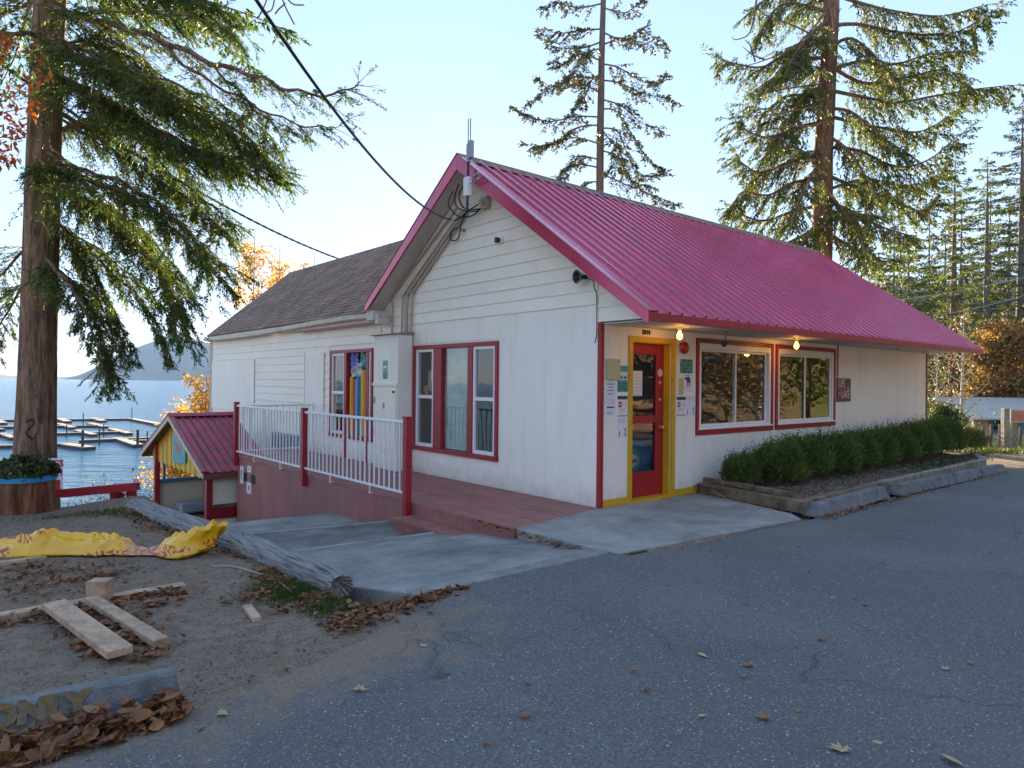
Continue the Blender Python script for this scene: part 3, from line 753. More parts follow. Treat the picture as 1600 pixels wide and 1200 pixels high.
# red corner board, yellow base
g = MB(); g.box(-.032, .030, -.032, .0295, .012, 2.355); build('corner_board', g, M['red_trim'], S, bev=.003)
for (x0_, x1_) in ((.035, .513), (1.512, 2.02)):
    g = MB(); g.box(x0_, x1_, -.030, -.001, .013, .105); build('base_trim', g, M['yellow_trim'], S, bev=.002)
g = MB(); g.box(10.832, 10.885, -.03, .03, -.05, 2.33); build('corner_board', g, M['sign_brown'], S, bev=.003)

# ---- windows in the facade
def winB(x0, x1, order):
    z0, z1 = .845, 2.26
    g = MB(); c = .058
    g.box(x0, x1, -.030, -.001, z1 - .065, z1); g.box(x0, x1, -.036, -.001, z0, z0 + .07)
    g.box(x0, x0 + c, -.030, -.001, z0 + .07, z1 - .065); g.box(x1 - c, x1, -.030, -.001, z0 + .07, z1 - .065)
    w_ = build('window', g, M['red_trim'], S, bev=.003)
    X0, X1, Z0, Z1 = x0 + c + .004, x1 - c - .004, z0 + .074, z1 - .069
    f = .062
    g = MB(); g.box(X0, X1, -.018, .07, Z1 - .085, Z1); g.box(X0, X1, -.018, .07, Z0, Z0 + .045)
    g.box(X0, X0 + f, -.018, .07, Z0 + .045, Z1 - .085); g.box(X1 - f, X1, -.018, .07, Z0 + .045, Z1 - .085)
    build('frame', g, M['vinyl_white'], w_, bev=.004)
    g = MB(); g.box(X0 - .02, X1 + .02, -.052, -.019, Z0 - .0, Z0 + .022); build('sill', g, M['vinyl_white'], w_, bev=.004)
    xm = (X0 + X1) / 2 + (.0 if order else 0)
    for k, (s0, s1, yy) in enumerate(((X0 + f, xm + .03, .012 if order else .034), (xm - .03, X1 - f, .034 if order else .012))):
        zz0, zz1 = Z0 + .046, Z1 - .086; q = .034
        g = MB(); g.box(s0, s1, yy, yy + .02, zz1 - q, zz1); g.box(s0, s1, yy, yy + .02, zz0, zz0 + q)
        g.box(s0, s0 + q, yy, yy + .02, zz0 + q, zz1 - q); g.box(s1 - q, s1, yy, yy + .02, zz0 + q, zz1 - q)
        build('sash', g, M['vinyl_white'], w_, bev=.003)
        g = MB(); g.box(s0 + q, s1 - q, yy + .008, yy + .012, zz0 + q, zz1 - q); build('pane', g, M['window_glass'], w_)
winB(2.02, 4.15, True); winB(4.245, 6.37, False)

# ---- windows in the gable wall
def winA(b0, b1, z0, z1, cols):
    """cols = (left sash b range, left mullion, middle pane, right mullion, right sash)"""
    g = MB(); c = .065
    g.box(-.034, -.001, b0, b1, z1 - c, z1); g.box(-.042, -.001, b0 - .01, b1 + .01, z0, z0 + .07)
    g.box(-.034, -.001, b0, b0 + c, z0 + .07, z1 - c); g.box(-.034, -.001, b1 - c, b1, z0 + .07, z1 - c)
    w_ = build('window', g, M['red_trim'], S, bev=.003)
    zz0, zz1 = z0 + .073, z1 - c - .003
    for (m0, m1, dep) in cols['mull']:
        g = MB(); g.box(-.030, dep, m0, m1, zz0, zz1); build('mullion', g, M['red_trim'], w_, bev=.003)
    for (s0, s1) in cols['sash']:
        f = .048; zm = (zz0 + zz1) / 2 + .02
        g = MB(); g.box(-.016, .06, s0, s1, zz1 - f, zz1); g.box(-.016, .06, s0, s1, zz0, zz0 + f * 1.2); g.box(-.012, .05, s0 + f, s1 - f, zm - .028, zm + .028)
        g.box(-.016, .06, s0, s0 + f, zz0 + f * 1.2, zz1 - f); g.box(-.016, .06, s1 - f, s1, zz0 + f * 1.2, zz1 - f)
        build('sash', g, M['vinyl_white'], w_, bev=.004)
        for (p0, p1) in ((zz0 + f * 1.2, zm - .028), (zm + .028, zz1 - f)):
            g = MB(); g.box(.018, .022, s0 + f, s1 - f, p0, p1); build('pane', g, M['window_glass'], w_)
    return w_, zz0, zz1
w1, a0_, a1_ = winA(2.045, 4.40, .40, 2.205, dict(mull=[(3.53, 3.77, .08), (2.67, 2.80, .05)], sash=[(3.772, 4.33), (2.115, 2.668)]))
g = MB(); g.box(.030, .034, 2.81, 3.52, a0_, a1_); build('pane', g, M['window_glass'], w1)
def crinkle(u, v): return (.055 + .004 * math.sin(v * 60) + .006 * math.sin(u * 9 + v * 4), 2.805 + .72 * u, a0_ + .01 + (a1_ - a0_ - .02) * v)
g = MB(); g.grid(crinkle, 14, 40); b_ = build('window_film', g, M['blind'], w1, smooth=True)
w2, a2_, a3_ = winA(5.87, 7.72, .41, 2.215, dict(mull=[(6.95, 7.06, .05), (6.02, 6.12, .05)], sash=[(7.062, 7.65), (5.94, 6.018)]))
# red strips running down from the window to the deck
for b0 in (6.95, 6.08):
    g = MB(); g.box(-.030, -.001, b0 + .01, b0 + .075, .012, .405); build('trim_strip', g, M['red_trim'], S)

# ---- door
D = MB()
cz = .075
D.box(.515, .515 + cz, -.034, -.001, .013, 2.215 - cz); D.box(1.51 - cz, 1.51, -.034, -.001, .013, 2.215 - cz); D.box(.515, 1.51, -.034, -.001, 2.215 - cz, 2.215)
D.box(DX0, DX0 + .02, .0, .15, .013, 2.13); D.box(DX1 - .02, DX1, .0, .15, .013, 2.13); D.box(DX0, DX1, 0, .15, 2.13, 2.139)
D.box(DX0 - .01, DX1 + .01, -.05, .15, -.02, .045)
build('door_frame', D, M['yellow_trim'], S, bev=.003)
d0, d1, dz0, dz1, y0, y1 = .612, 1.408, .05, 2.125, .10, .145
D = MB()
D.box(d0, d0 + .075, y0, y1, dz0, dz1); D.box(d1 - .165, d1, y0, y1, dz0, dz1)
gx0, gx1 = d0 + .075, d1 - .165
D.box(gx0, gx1, y0, y1, 2.0, dz1); D.box(gx0, gx1, y0, y1, dz0, .37)
dr = build('door', D, M['door_red'], S, bev=.003)
g = MB(); g.box(gx0 - .0, gx1 + .10, y0 - .03, y0 - .001, 1.05, 1.15); build('push_bar', g, M['red_trim'], dr, bev=.004)
g = MB(); g.box(gx0, gx1, y0 + .018, y0 + .024, .37, 2.0); build('pane', g, M['window_glass'], dr)
g = MB(); c_ = .014
g.box(gx0, gx0 + c_, y0 - .004, y0 + .012, .372, 1.998); g.box(gx1 - c_, gx1, y0 - .004, y0 + .012, .372, 1.998); g.box(gx0 + c_, gx1 - c_, y0 - .004, y0 + .012, .372, .372 + c_); g.box(gx0 + c_, gx1 - c_, y0 - .004, y0 + .012, 1.998 - c_, 1.998)
build('glazing_bead', g, M['red_trim'], dr)
g = MB(); g.lathe((d1 - .085, y0, .98), [(.028, 0), (.028, .012), (.012, .014), (.012, .045), (.026, .05), (.03, .065), (.022, .08), (.004, .083)], 12, (0, -1, 0)); build('handle', g, M['brass'], dr, smooth=True)
for zz in (1.36, 1.60):
    g = MB(); g.lathe((d1 - .085, y0, zz), [(.03, 0), (.03, .01), (.018, .016), (.004, .018)], 12, (0, -1, 0)); build('lock', g, M['brass'], dr, smooth=True)
g = MB(); g.lathe((d1 - .085, y0 - .001, 1.74), [(.055, 0), (.055, .004)], 20, (0, -1, 0)); build('round_sticker', g, M['lettering_pale'], dr)

# ---- roofs
def panel_mesh(width, nr, b0, z0, b1, z1, th=.006, rh=.036, rw=.060, rt=.030):
    """ribbed sheet from eave (b0,z0) to ridge (b1,z1), a from 0 to width"""
    d = Vector((0, b1 - b0, z1 - z0)).normalized(); n = Vector((1, 0, 0)).cross(d)
    if n.z < 0: n = -n
    prof = [(0, 0)]; p = width / nr
    for i in range(nr):
        c = p * (i + .5)
        prof += [(c - p * .25 - .015, 0), (c - p * .25, .004), (c - p * .25 + .015, 0), (c - rw / 2, 0), (c - rt / 2, rh), (c + rt / 2, rh), (c + rw / 2, 0), (c + p * .25 - .015, 0), (c + p * .25, .004), (c + p * .25 + .015, 0)]
    prof += [(width - .002, 0)]
    bot = [(width - .002, -th), (0, -th)]
    poly = prof + bot; k = len(poly)
    g = MB()
    for (bb, zz) in ((b0, z0), (b1, z1)):
        for x, h in poly: g.v.append((x, bb + n.y * h, zz + n.z * h))
    g.f = [tuple(range(k))[::-1], tuple(range(k, 2 * k))] + [(i, (i + 1) % k, k + (i + 1) % k, k + i) for i in range(k)]
    return g
RA0, RA1 = -.35, 11.05; NP = 12; PW = (RA1 - RA0) / NP
g = panel_mesh(PW, 4, -1.045, rz(-1.045), RB - .01, ROOF - .008)
for v_i in range(len(g.v)): g.v[v_i] = (g.v[v_i][0] + RA0, g.v[v_i][1], g.v[v_i][2])
p0 = build('roof_panel', g, M['red_metal'], S)
for k in range(1, NP): dup(p0, (PW * k, 0, 0))
g = panel_mesh(PW, 4, 5.54, rz(5.54), RB + .01, ROOF - .008)
for v_i in range(len(g.v)): g.v[v_i] = (g.v[v_i][0] + RA0, g.v[v_i][1], g.v[v_i][2])
p0 = build('roof_panel', g, M['red_metal'], S)
for k in range(1, NP): dup(p0, (PW * k, 0, 0))
# sheathing and soffits
g = MB()
t_ = .03; o_ = .012
g.prism([(-1.02, rz(-1.02) - o_), (RB, ROOF - o_), (5.5, rz(5.5) - o_), (5.5, rz(5.5) - o_ - t_), (RB, ROOF - o_ - t_), (-1.02, rz(-1.02) - o_ - t_)], 0, RA0 + .02, RA1 - .02)
build('roof_deck', g, M['soffit'], S)
g = MB(); g.box(.002, 10.86, -1.015, -.001, 2.335, 2.347); g.box(10.862, RA1 - .03, -1.015, 3, 2.335, 2.347); build('soffit', g, M['soffit'], S)
g = MB()
for (ba, bb) in ((2.62, -1.0), (2.68, 5.5)):
    za, zb = rz(ba) - .10, rz(bb) - .10
    g.hexa([(RA0 + .03, ba, za - .012), (-.026, ba, za - .012), (-.026, bb, zb - .012), (RA0 + .03, bb, zb - .012), (RA0 + .03, ba, za), (-.026, ba, za), (-.026, bb, zb), (RA0 + .03, bb, zb)])
build('soffit', g, M['soffit'], S)
g = MB(); g.box(RA0, RA1, -1.055, -1.022, 2.295, 2.392); build('fascia', g, M['red_trim'], S, bev=.004)
def rake(a, bb, zz_low, h=.205, t=.03, name='bargeboard', m='red_metal'):
    g = MB(); zt = ROOF + .012
    g.hexa([(a - t, bb, rz(bb) - h * .62), (a, bb, rz(bb) - h * .62), (a, RB, zt - h - .015), (a - t, RB, zt - h - .015), (a - t, bb, rz(bb) + .02), (a, bb, rz(bb) + .02), (a, RB, zt + .012), (a - t, RB, zt + .012)])
    return build(name, g, M[m], S, bev=.004)
rake(RA0, -1.055, 0); rake(RA0, 5.53, 0); rake(RA1 + .03, -1.055, 0, h=.1); rake(RA1 + .03, 5.53, 0, h=.1)
# folded metal cover on top of each bargeboard, and the ridge cap
g = MB()
for bb in (-1.06, 5.54):
    g.hexa([(RA0 - .04, bb, rz(bb) + .026), (RA0 + .09, bb, rz(bb) + .026), (RA0 + .09, RB, ROOF + .032), (RA0 - .04, RB, ROOF + .032), (RA0 - .04, bb, rz(bb) + .034), (RA0 + .09, bb, rz(bb) + .034), (RA0 + .09, RB, ROOF + .040), (RA0 - .04, RB, ROOF + .040)])
build('rake_cover', g, M['red_metal'], S)
g = MB(); g.prism([(RB - .17, ROOF - .17 * PIT + .026), (RB, ROOF + .045), (RB + .17, ROOF - .17 * PIT + .026), (RB + .17, ROOF - .17 * PIT + .032), (RB, ROOF + .052), (RB - .17, ROOF - .17 * PIT + .032)], 0, RA0 - .03, RA1 + .03)
build('ridge_cap', g, M['asph_shingle'], S)
# white return box at the left foot of the gable rake
g = MB(); g.box(-.33, -.026, 5.30, 5.56, 2.70, 2.875); g.box(-.30, -.027, 5.18, 5.30, 2.62, 2.80); build('eave_return', g, M['gutter'], S, bev=.006)

# ---- wing roof of asphalt shingles
EZ, EA, RA_, RZ_ = 2.88, -.14, 2.2, 4.97
def wb(z): return RB + (ROOF - z) / PIT + .03
slope = Vector((RA_ - EA, 0, RZ_ - EZ)); SL = slope.length; sd_ = slope.normalized(); sn = Vector((-sd_.z, 0, sd_.x))
g = MB()
def end_b(t): return 15.95 - .5 * t
P = lambda t, b, h=0: (EA + sd_.x * SL * t + sn.x * h, b, EZ + sd_.z * SL * t + sn.z * h)
g.hexa([P(0, wb(EZ), -.05), P(0, end_b(0), -.05), P(1, end_b(1), -.05), P(1, wb(RZ_), -.05), P(0, wb(EZ), -.003), P(0, end_b(0), -.003), P(1, end_b(1), -.003), P(1, wb(RZ_), -.003)])
g.hexa([(RA_, wb(RZ_), RZ_ - .05), (RA_, 15.45, RZ_ - .05), (4.95, 15.6, 2.45), (4.95, wb(2.45), 2.45), (RA_, wb(RZ_), RZ_), (RA_, 15.45, RZ_), (4.95, 15.6, 2.5), (4.95, wb(2.5), 2.5)])
wr = build('wing_roof', g, M['asph_shingle'], S)
g = MB(); NC = 25
for i in range(NC):
    t0 = i / NC; t1 = min((i + 1.25) / NC, 1.0)
    b = wb(EZ + (RZ_ - EZ) * t0) - .02 + rn(0, .25); first = True
    b = wb(EZ + (RZ_ - EZ) * t0) - .02
    e = end_b(t0) + .03; wv = rn(.05, .3)
    while b < e:
        nb2 = min(b + (wv if first else .305 * rn(.93, 1.05)), e); first = False
        th = .010 + rn(0, .007); sl = rn(-.004, .004); 
        g.hexa([P(t0 + sl, b + .002, 0), P(t0 + sl, nb2 - .003, 0), P(t1, nb2 - .003, 0), P(t1, b + .002, 0), P(t0 + sl, b + .002, th), P(t0 + sl, nb2 - .003, th), P(t1, nb2 - .003, .003), P(t1, b + .002, .003)])
        b = nb2
o = build('shingles', g, M['asph_shingle'], S, kind='stuff')
g = MB(); b = wb(RZ_)
while b < 15.45:
    nb2 = min(b + .3, 15.5)
    g.hexa([(RA_ - .13, b, RZ_ - .105), (RA_ + .13, b, RZ_ - .105), (RA_ + .13, nb2 - .01, RZ_ - .105), (RA_ - .13, nb2 - .01, RZ_ - .105), (RA_ - .005, b, RZ_ + .03), (RA_ + .005, b, RZ_ + .03), (RA_ + .005, nb2 - .01, RZ_ + .024), (RA_ - .005, nb2 - .01, RZ_ + .024)]); b = nb2
build('ridge_shingles', g, M['asph_shingle'], S, kind='stuff')
# wing gutter and fascia
g = MB(); g.box(-.125, -.100, 5.60, 15.9, 2.70, 2.85); build('fascia', g, M['gutter'], S)
g = MB(); g.box(-.118, -.026, 5.60, 9.2, 2.695, 2.72); g.box(-.122, -.126, 5.6, 9.2, 2.66, 2.70); build('fascia', g, M['red_trim'], S)
g = MB(); pr = [(-.245, .10), (-.235, .02), (-.20, 0), (-.15, 0), (-.128, .03), (-.128, .10), (-.134, .10), (-.136, .035), (-.155, .008), (-.195, .008), (-.228, .026), (-.238, .10)]
k = len(pr); bs = [5.50, 6.5, 8.0, 10.0, 12.0, 14.0, 15.95]
for q, bb in enumerate(bs):
    sag = .03 * math.sin(q * 1.1) - .006 * q
    for x, h in pr: g.v.append((x, bb, 2.745 + h + sag))
for q in range(len(bs) - 1):
    for j in range(k): g.f.append((q * k + j, q * k + (j + 1) % k, (q + 1) * k + (j + 1) % k, (q + 1) * k + j))
g.f.append(tuple(range(k))); g.f.append(tuple((len(bs) - 1) * k + j for j in range(k))[::-1])
build('gutter', g, M['gutter'], S)

# ---- interior: floor, back walls, ceiling
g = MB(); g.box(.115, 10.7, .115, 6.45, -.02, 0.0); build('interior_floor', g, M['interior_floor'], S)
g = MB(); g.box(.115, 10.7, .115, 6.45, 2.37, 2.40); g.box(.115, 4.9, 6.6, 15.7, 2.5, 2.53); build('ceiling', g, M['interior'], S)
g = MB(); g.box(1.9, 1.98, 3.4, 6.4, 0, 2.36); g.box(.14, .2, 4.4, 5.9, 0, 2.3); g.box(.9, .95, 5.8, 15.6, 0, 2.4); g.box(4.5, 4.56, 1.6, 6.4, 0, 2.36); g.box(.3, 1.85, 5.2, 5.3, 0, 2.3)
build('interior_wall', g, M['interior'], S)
# conduits running down beside the gable rake to the meter cabinet
cd = [[(-.06, 3.10, 4.36), (-.045, 5.05, 2.99 + .18), (-.045, 5.10, 3.0), (-.045, 5.12, 2.45)],
      [(-.045, 2.98, 4.30), (-.045, 4.62, 3.20), (-.045, 4.74, 3.04), (-.045, 4.78, 2.43)],
      [(-.045, 2.90, 4.28), (-.045, 4.45, 3.22), (-.045, 4.60, 3.04), (-.045, 4.63, 2.43)],
      [(-.05, 2.80, 4.26), (-.05, 4.28, 3.22), (-.05, 4.42, 3.05), (-.05, 4.46, 2.43)]]
def smoothpath(p, n=6):
    p = [Vector(q) for q in p]; r = []
    for i in range(len(p) - 1):
        a = p[max(i - 1, 0)]; b = p[i]; c = p[i + 1]; d = p[min(i + 2, len(p) - 1)]
        for k in range(n):
            t = k / n
            r.append(.5 * ((2 * b) + (-a + c) * t + (2 * a - 5 * b + 4 * c - d) * t * t + (-a + 3 * b - 3 * c + d) * t ** 3))
    r.append(p[-1]); return r
for q, rr in zip(cd, (.016, .016, .030, .022)):
    g = MB(); g.tube(smoothpath(q, 5), rr, 8); build('conduit', g, M['conduit_paint'], S, smooth=True)
# ================================================================== things fixed to or hanging on the shop
EXa, EZ_, NXa = (1, 0, 0), (0, 0, 1), (0, -1, 0)
# meter cabinet
C_ = thing('meter_cabinet', (-.17, 4.84, 0), 'tall white plywood meter cabinet standing on the deck between the two gable windows', 'cabinet')
g = MB(); g.box(-.33, -.036, 4.42, 5.26, .02, 2.40); build('cabinet_body', g, M['white_panel'], C_, bev=.004)
g = MB(); g.hexa([(-.40, 4.38, 2.402), (-.036, 4.38, 2.402), (-.036, 5.30, 2.402), (-.40, 5.30, 2.402), (-.40, 4.38, 2.415), (-.036, 4.38, 2.45), (-.036, 5.30, 2.45), (-.40, 5.30, 2.415)]); build('cap', g, M['grey_timber'], C_)
g = MB(); g.box(-.352, -.332, 4.45, 5.20, .42, 1.46); c__ = build('cabinet_door', g, M['white_paint'], C_, bev=.004)
g = MB(); g.lathe((-.352, 4.50, 1.40), [(.022, 0), (.022, .02), (.012, .03)], 10, (-1, 0, 0)); build('latch', g, M['black'], c__)
g = MB(); g.box(-.358, -.353, 4.82, 4.88, 1.10, 1.20); build('vent', g, M['grille'], c__)
g = MB(); 
for zz in (.6, 1.18): g.box(-.36, -.353, 5.15, 5.20, zz, zz + .12)
build('hinge', g, M['grille'], c__)
g = MB(); g.box(-.36, -.332, 4.40, 5.26, 1.50, 1.55); g.box(-.345, -.332, 4.42, 5.26, .36, .38); build('ledge', g, M['white_paint'], C_, bev=.003)
def plate_a(name, mts, b0, b1, z0, z1, a, label, cat, th=.006, group=None):   # flat thing on a wall facing the deck
    t = thing(name, (a, (b0 + b1) / 2, z0), label, cat, group)
    g = MB(); g.box(a - th, a, b0, b1, z0, z1); t.board = build('board', g, M[mts], t); return t
def plate_b(name, mts, x0, x1, z0, z1, label, cat, th=.004, b=-.0125, group=None, part='sheet'):
    t = thing(name, ((x0 + x1) / 2, b, z0), label, cat, group)
    g = MB(); g.box(x0, x1, b - th, b, z0, z1); t.board = build(part, g, M[mts], t); t.f = b - th; return t
def lines_b(t, mts, rows, name='print', th=.0012):
    g = MB()
    for (x0, x1, z0, z1) in rows: g.box(x0, x1, t.f - th, t.f - .0003, z0, z1)
    return build(name, g, M[mts], t)
t = plate_a('poster', 'poster_teal', 4.76, 4.92, 1.62, 1.95, -.331, 'small teal and white poster on the front of the meter cabinet', 'poster', th=.004)
g = MB(); g.box(-.3375, -.336, 4.78, 4.90, 1.78, 1.86); build('print', g, M['paper'], t)
g = MB(); g.box(-.3385, -.3376, 4.80, 4.88, 1.785, 1.81); g.box(-.3375, -.336, 4.78, 4.90, 1.64, 1.70); build('print', g, M['poster_green'], t)
# papers left of the door
plate_b('letter_box', 'beige_plastic', .075, .30, 1.64, 1.90, 'beige letter box above the notices left of the red door', 'letter box', th=.055, part='box_body')
t = plate_b('poster', 'poster_teal', .305, .50, 1.48, 1.82, 'green and white bear warning poster left of the door, just right of the letter box', 'poster')
g = MB(); g.box(.315, .49, t.f - .001, t.f, 1.63, 1.74); build('print', g, M['paper'], t)
g = MB()
for q, (xx, zz, rr) in enumerate(((.345, 1.665, .02), (.38, 1.67, .025), (.44, 1.66, .022), (.465, 1.67, .018))): g.lathe((xx, t.f, zz), [(rr, 0), (rr, .0018)], 10, (0, -1, 0))
g.box(.305, .5, t.f - .0012, t.f - .0002, 1.48, 1.60); build('print', g, M['poster_green'], t)
g = MB(); g.text('YOU', .085, (.4, t.f - .002, 1.545), EXa, EZ_, sq=1.0, bold=.002); build('lettering', g, M['poster_teal'], t)
t = plate_b('notice', 'paper', .07, .27, 1.41, 1.61, 'upper plain white notice of blue lines, under the letter box', 'notice')
lines_b(t, 'ink_grey', [(.10, .24, 1.57, 1.585), (.12, .22, 1.53, 1.545), (.11, .24, 1.49, 1.505), (.12, .23, 1.445, 1.46)])
t = plate_b('notice', 'paper', .07, .27, 1.17, 1.405, 'lower white notice with a black bold line, nearest the red corner board', 'notice')
lines_b(t, 'ink_grey', [(.09, .25, 1.385, 1.388), (.09, .25, 1.365, 1.368), (.09, .24, 1.345, 1.348), (.1, .25, 1.325, 1.328)])
lines_b(t, 'ink', [(.10, .24, 1.272, 1.29), (.10, .19, 1.22, 1.226), (.10, .20, 1.20, 1.206)])
def covid(x0, x1, z0, z1, lab):
    t = plate_b('notice', 'paper', x0, x1, z0, z1, lab, 'notice')
    lines_b(t, 'ink', [(x0, x1, z1 - .05, z1 - .006)])
    xm = (x0 + x1) / 2; cz_ = z1 - .115
    g = MB(); g.lathe((x0 + .055, t.f, cz_), [(.040, 0), (.040, .0012)], 18, (0, -1, 0)); build('print', g, M['ink_red'], t)
    g = MB(); g.box(x0 + .03, x0 + .08, t.f - .0022, t.f - .0014, cz_ - .008, cz_ + .008); build('print', g, M['paper'], t)
    g = MB(); g.tube([(x1 - .075, t.f, cz_ - .035), (x1 - .07, t.f, cz_ + .015), (x1 - .05, t.f, cz_ + .03), (x1 - .03, t.f, cz_ + .015), (x1 - .028, t.f, cz_ - .035)], .005, 5); build('print', g, M['yellow_board'], t)
    lines_b(t, 'ink_grey', [(x0 + .05, x1 - .05, cz_ - .062, cz_ - .057), (x0 + .05, x1 - .04, cz_ - .076, cz_ - .071), (x0 + .05, x1 - .06, cz_ - .090, cz_ - .085)])
    lines_b(t, 'ink_red', [(x0 + .005, x1 - .005, z0 + .010, z0 + .022)])
covid(.305, .50, 1.15, 1.43, 'white notice with a red stop mark, left of the door under the green poster')
covid(1.555, 1.765, 1.13, 1.41, 'white notice with a red stop mark, between the door and the first window')
def two_people(x0, x1, z0, z1, lab):
    t = plate_b('notice', 'paper', x0, x1, z0, z1, lab, 'notice')
    lines_b(t, 'ink_grey', [(x0 + .02, x1 - .03, z1 - .02, z1 - .016), (x0 + .02, x1 - .03, z1 - .04, z1 - .036), (x0 + .02, x1 - .05, z1 - .06, z1 - .056)])
    lines_b(t, 'ink', [(x1 - .06, x1 - .015, z0 + .10, z0 + .118)])
    for xx in (x0 + .045, x1 - .04):
        g = MB(); g.box(xx - .008, xx + .008, t.f - .0012, t.f - .0003, z0 + .02, z0 + .07); g.lathe((xx, t.f, z0 + .08), [(.009, 0), (.009, .0012)], 10, (0, -1, 0)); build('print', g, M['ink'], t)
two_people(.305, .50, .88, 1.145, 'lowest white notice left of the door, showing two small figures')
two_people(1.77, 1.99, 1.13, 1.42, 'white notice of two small figures beside the first window, right of the door')
t = plate_b('notice', 'poster_green', 1.635, 1.925, 1.74, 1.94, 'dark green permit grid between the door and the first window', 'notice')
lines_b(t, 'poster_teal', [(1.66 + .085 * i, 1.72 + .085 * i, 1.765 + .055 * j, 1.80 + .055 * j) for i in range(3) for j in range(3)])
t = plate_b('notice', 'paper', 1.68, 1.925, 1.47, 1.735, 'white sheet with a standing black bear between the door and the first window', 'notice')
lines_b(t, 'ink_grey', [(1.74, 1.87, 1.705, 1.716), (1.71, 1.89, 1.545, 1.55), (1.76, 1.85, 1.525, 1.53)])
bear = [(1.735, 1.655), (1.745, 1.672), (1.757, 1.680), (1.768, 1.690), (1.775, 1.682), (1.79, 1.686), (1.82, 1.692), (1.85, 1.684), (1.868, 1.66), (1.872, 1.63), (1.868, 1.60), (1.874, 1.566), (1.845, 1.566), (1.848, 1.60), (1.83, 1.615), (1.822, 1.60), (1.824, 1.566), (1.797, 1.566), (1.795, 1.61), (1.785, 1.64), (1.77, 1.652), (1.75, 1.648)]
g = MB(); g.prism([(x, z) for x, z in bear], 1, t.f - .0014, t.f - .0003); build('print', g, M['ink'], t)
t = thing('entry_phone', (1.63, -.012, 1.44), 'narrow beige entry phone on the wall right of the yellow door frame', 'entry phone')
g = MB(); g.box(1.595, 1.665, -.05, -.013, 1.44, 1.67); build('phone_body', g, M['beige_plastic'], t, bev=.006)
g = MB(); g.box(1.605, 1.63, -.065, -.0505, 1.46, 1.65); build('handset', g, M['beige_plastic'], t, bev=.008)
t = thing('house_number', (.87, -.0125, 2.24), 'black house number 3314 above the yellow door frame', 'house number')
g = MB(); g.text('3314', .085, (.87, -.018, 2.275), EXa, EZ_, sq=1.0, depth=.004, bold=.003); build('lettering', g, M['black'], t)
t = thing('alarm_bell', (1.655, -.012, 2.09), 'round red fire alarm bell under the first lamp beside the door', 'bell')
g = MB(); g.lathe((1.66, -.013, 2.10), [(.03, 0), (.03, .03), (.085, .035), (.09, .05), (.078, .075), (.045, .09), (.004, .094)], 24, (0, -1, 0)); build('gong', g, M['door_red'], t, smooth=True)
g = MB(); g.box(1.62, 1.70, -.03, -.0125, 2.145, 2.17); build('bracket', g, M['black'], t)
def lamp(x, b, lab):
    t = thing('soffit_lamp', (x, b, 2.16), lab, 'lamp', 'lit bulbs under the porch soffit')
    g = MB(); g.lathe((x, b, 2.335), [(.05, 0), (.05, .012), (.03, .02), (.022, .055)], 16, (0, 0, -1)); build('socket', g, M['vinyl_white'], t, smooth=True)
    g = MB(); g.lathe((x, b, 2.285), [(.014, 0), (.018, .02), (.034, .05), (.038, .075), (.03, .10), (.014, .115), (.003, .118)], 16, (0, 0, -1)); build('bulb', g, M['bulb_glow'], t, smooth=True)
    ld = bpy.data.lights.new('bulb_light', 'POINT'); ld.energy = .28; ld.color = (1, .5, .13); ld.shadow_soft_size = .04
    lo = bpy.data.objects.new('bulb_light', ld); col.objects.link(lo); lo.parent = t.o; lo.location = (0, 0, -.06)
lamp(1.02, -.45, 'glowing yellow bulb hanging from the soffit just right of the door head'); lamp(4.18, -.40, 'glowing yellow bulb hanging from the soffit above the second window')
t = thing('security_camera', (1.98, -.5, 2.12), 'small dark dome camera hanging in front of the first facade window', 'camera')
g = MB(); g.tube([(2.04, -.5, 2.334), (2.035, -.5, 2.30), (1.98, -.5, 2.18)], .010, 8); build('arm', g, M['grey_metal'], t)
g = MB(); g.lathe((1.975, -.5, 2.19), [(.02, 0), (.04, .01), (.045, .035), (.035, .065), (.01, .08)], 14, (0, 0, -1)); build('camera_head', g, M['black'], t, smooth=True)
t = thing('wall_sign', (6.70, -.0125, 1.28), 'brown wooden LIFE LAKE sign right of the second facade window', 'sign')
g = MB(); g.box(6.42, 6.98, -.035, -.013, 1.28, 1.72); bd = build('board', g, M['sign_brown'], t, bev=.003)
g = MB(); g.text('LIFE', .215, (6.60, -.036, 1.615), EXa, EZ_, sq=.72, bold=.002); g.text('LAKE', .215, (6.76, -.036, 1.415), EXa, EZ_, sq=.72, bold=.002); g.text('AT', .07, (6.86, -.036, 1.53), EXa, EZ_); g.text('the', .07, (6.50, -.036, 1.43), EXa, EZ_); build('lettering', g, M['lettering_pale'], t)
t = thing('downpipe', (6.47, -.03, 1.72), 'thin black pipe on the wall above the LIFE LAKE sign', 'pipe')
g = MB(); g.tube([(6.45, -.025, 1.73), (6.45, -.025, 2.33)], .011, 8); build('pipe', g, M['sign_brown'], t)
# soffit hooks further along
for k, x in enumerate((7.9, 9.3)):
    g = MB(); g.tube([(x, -.5, 2.335), (x, -.5, 2.30), (x + .03, -.5, 2.285), (x + .05, -.5, 2.30)], .006, 6)
    build('hook', g, M['grey_metal'], label=('bare hook under the soffit, nearer the sign', 'bare hook under the soffit, nearer the far corner')[k], cat='hook', group='hooks under the porch soffit')
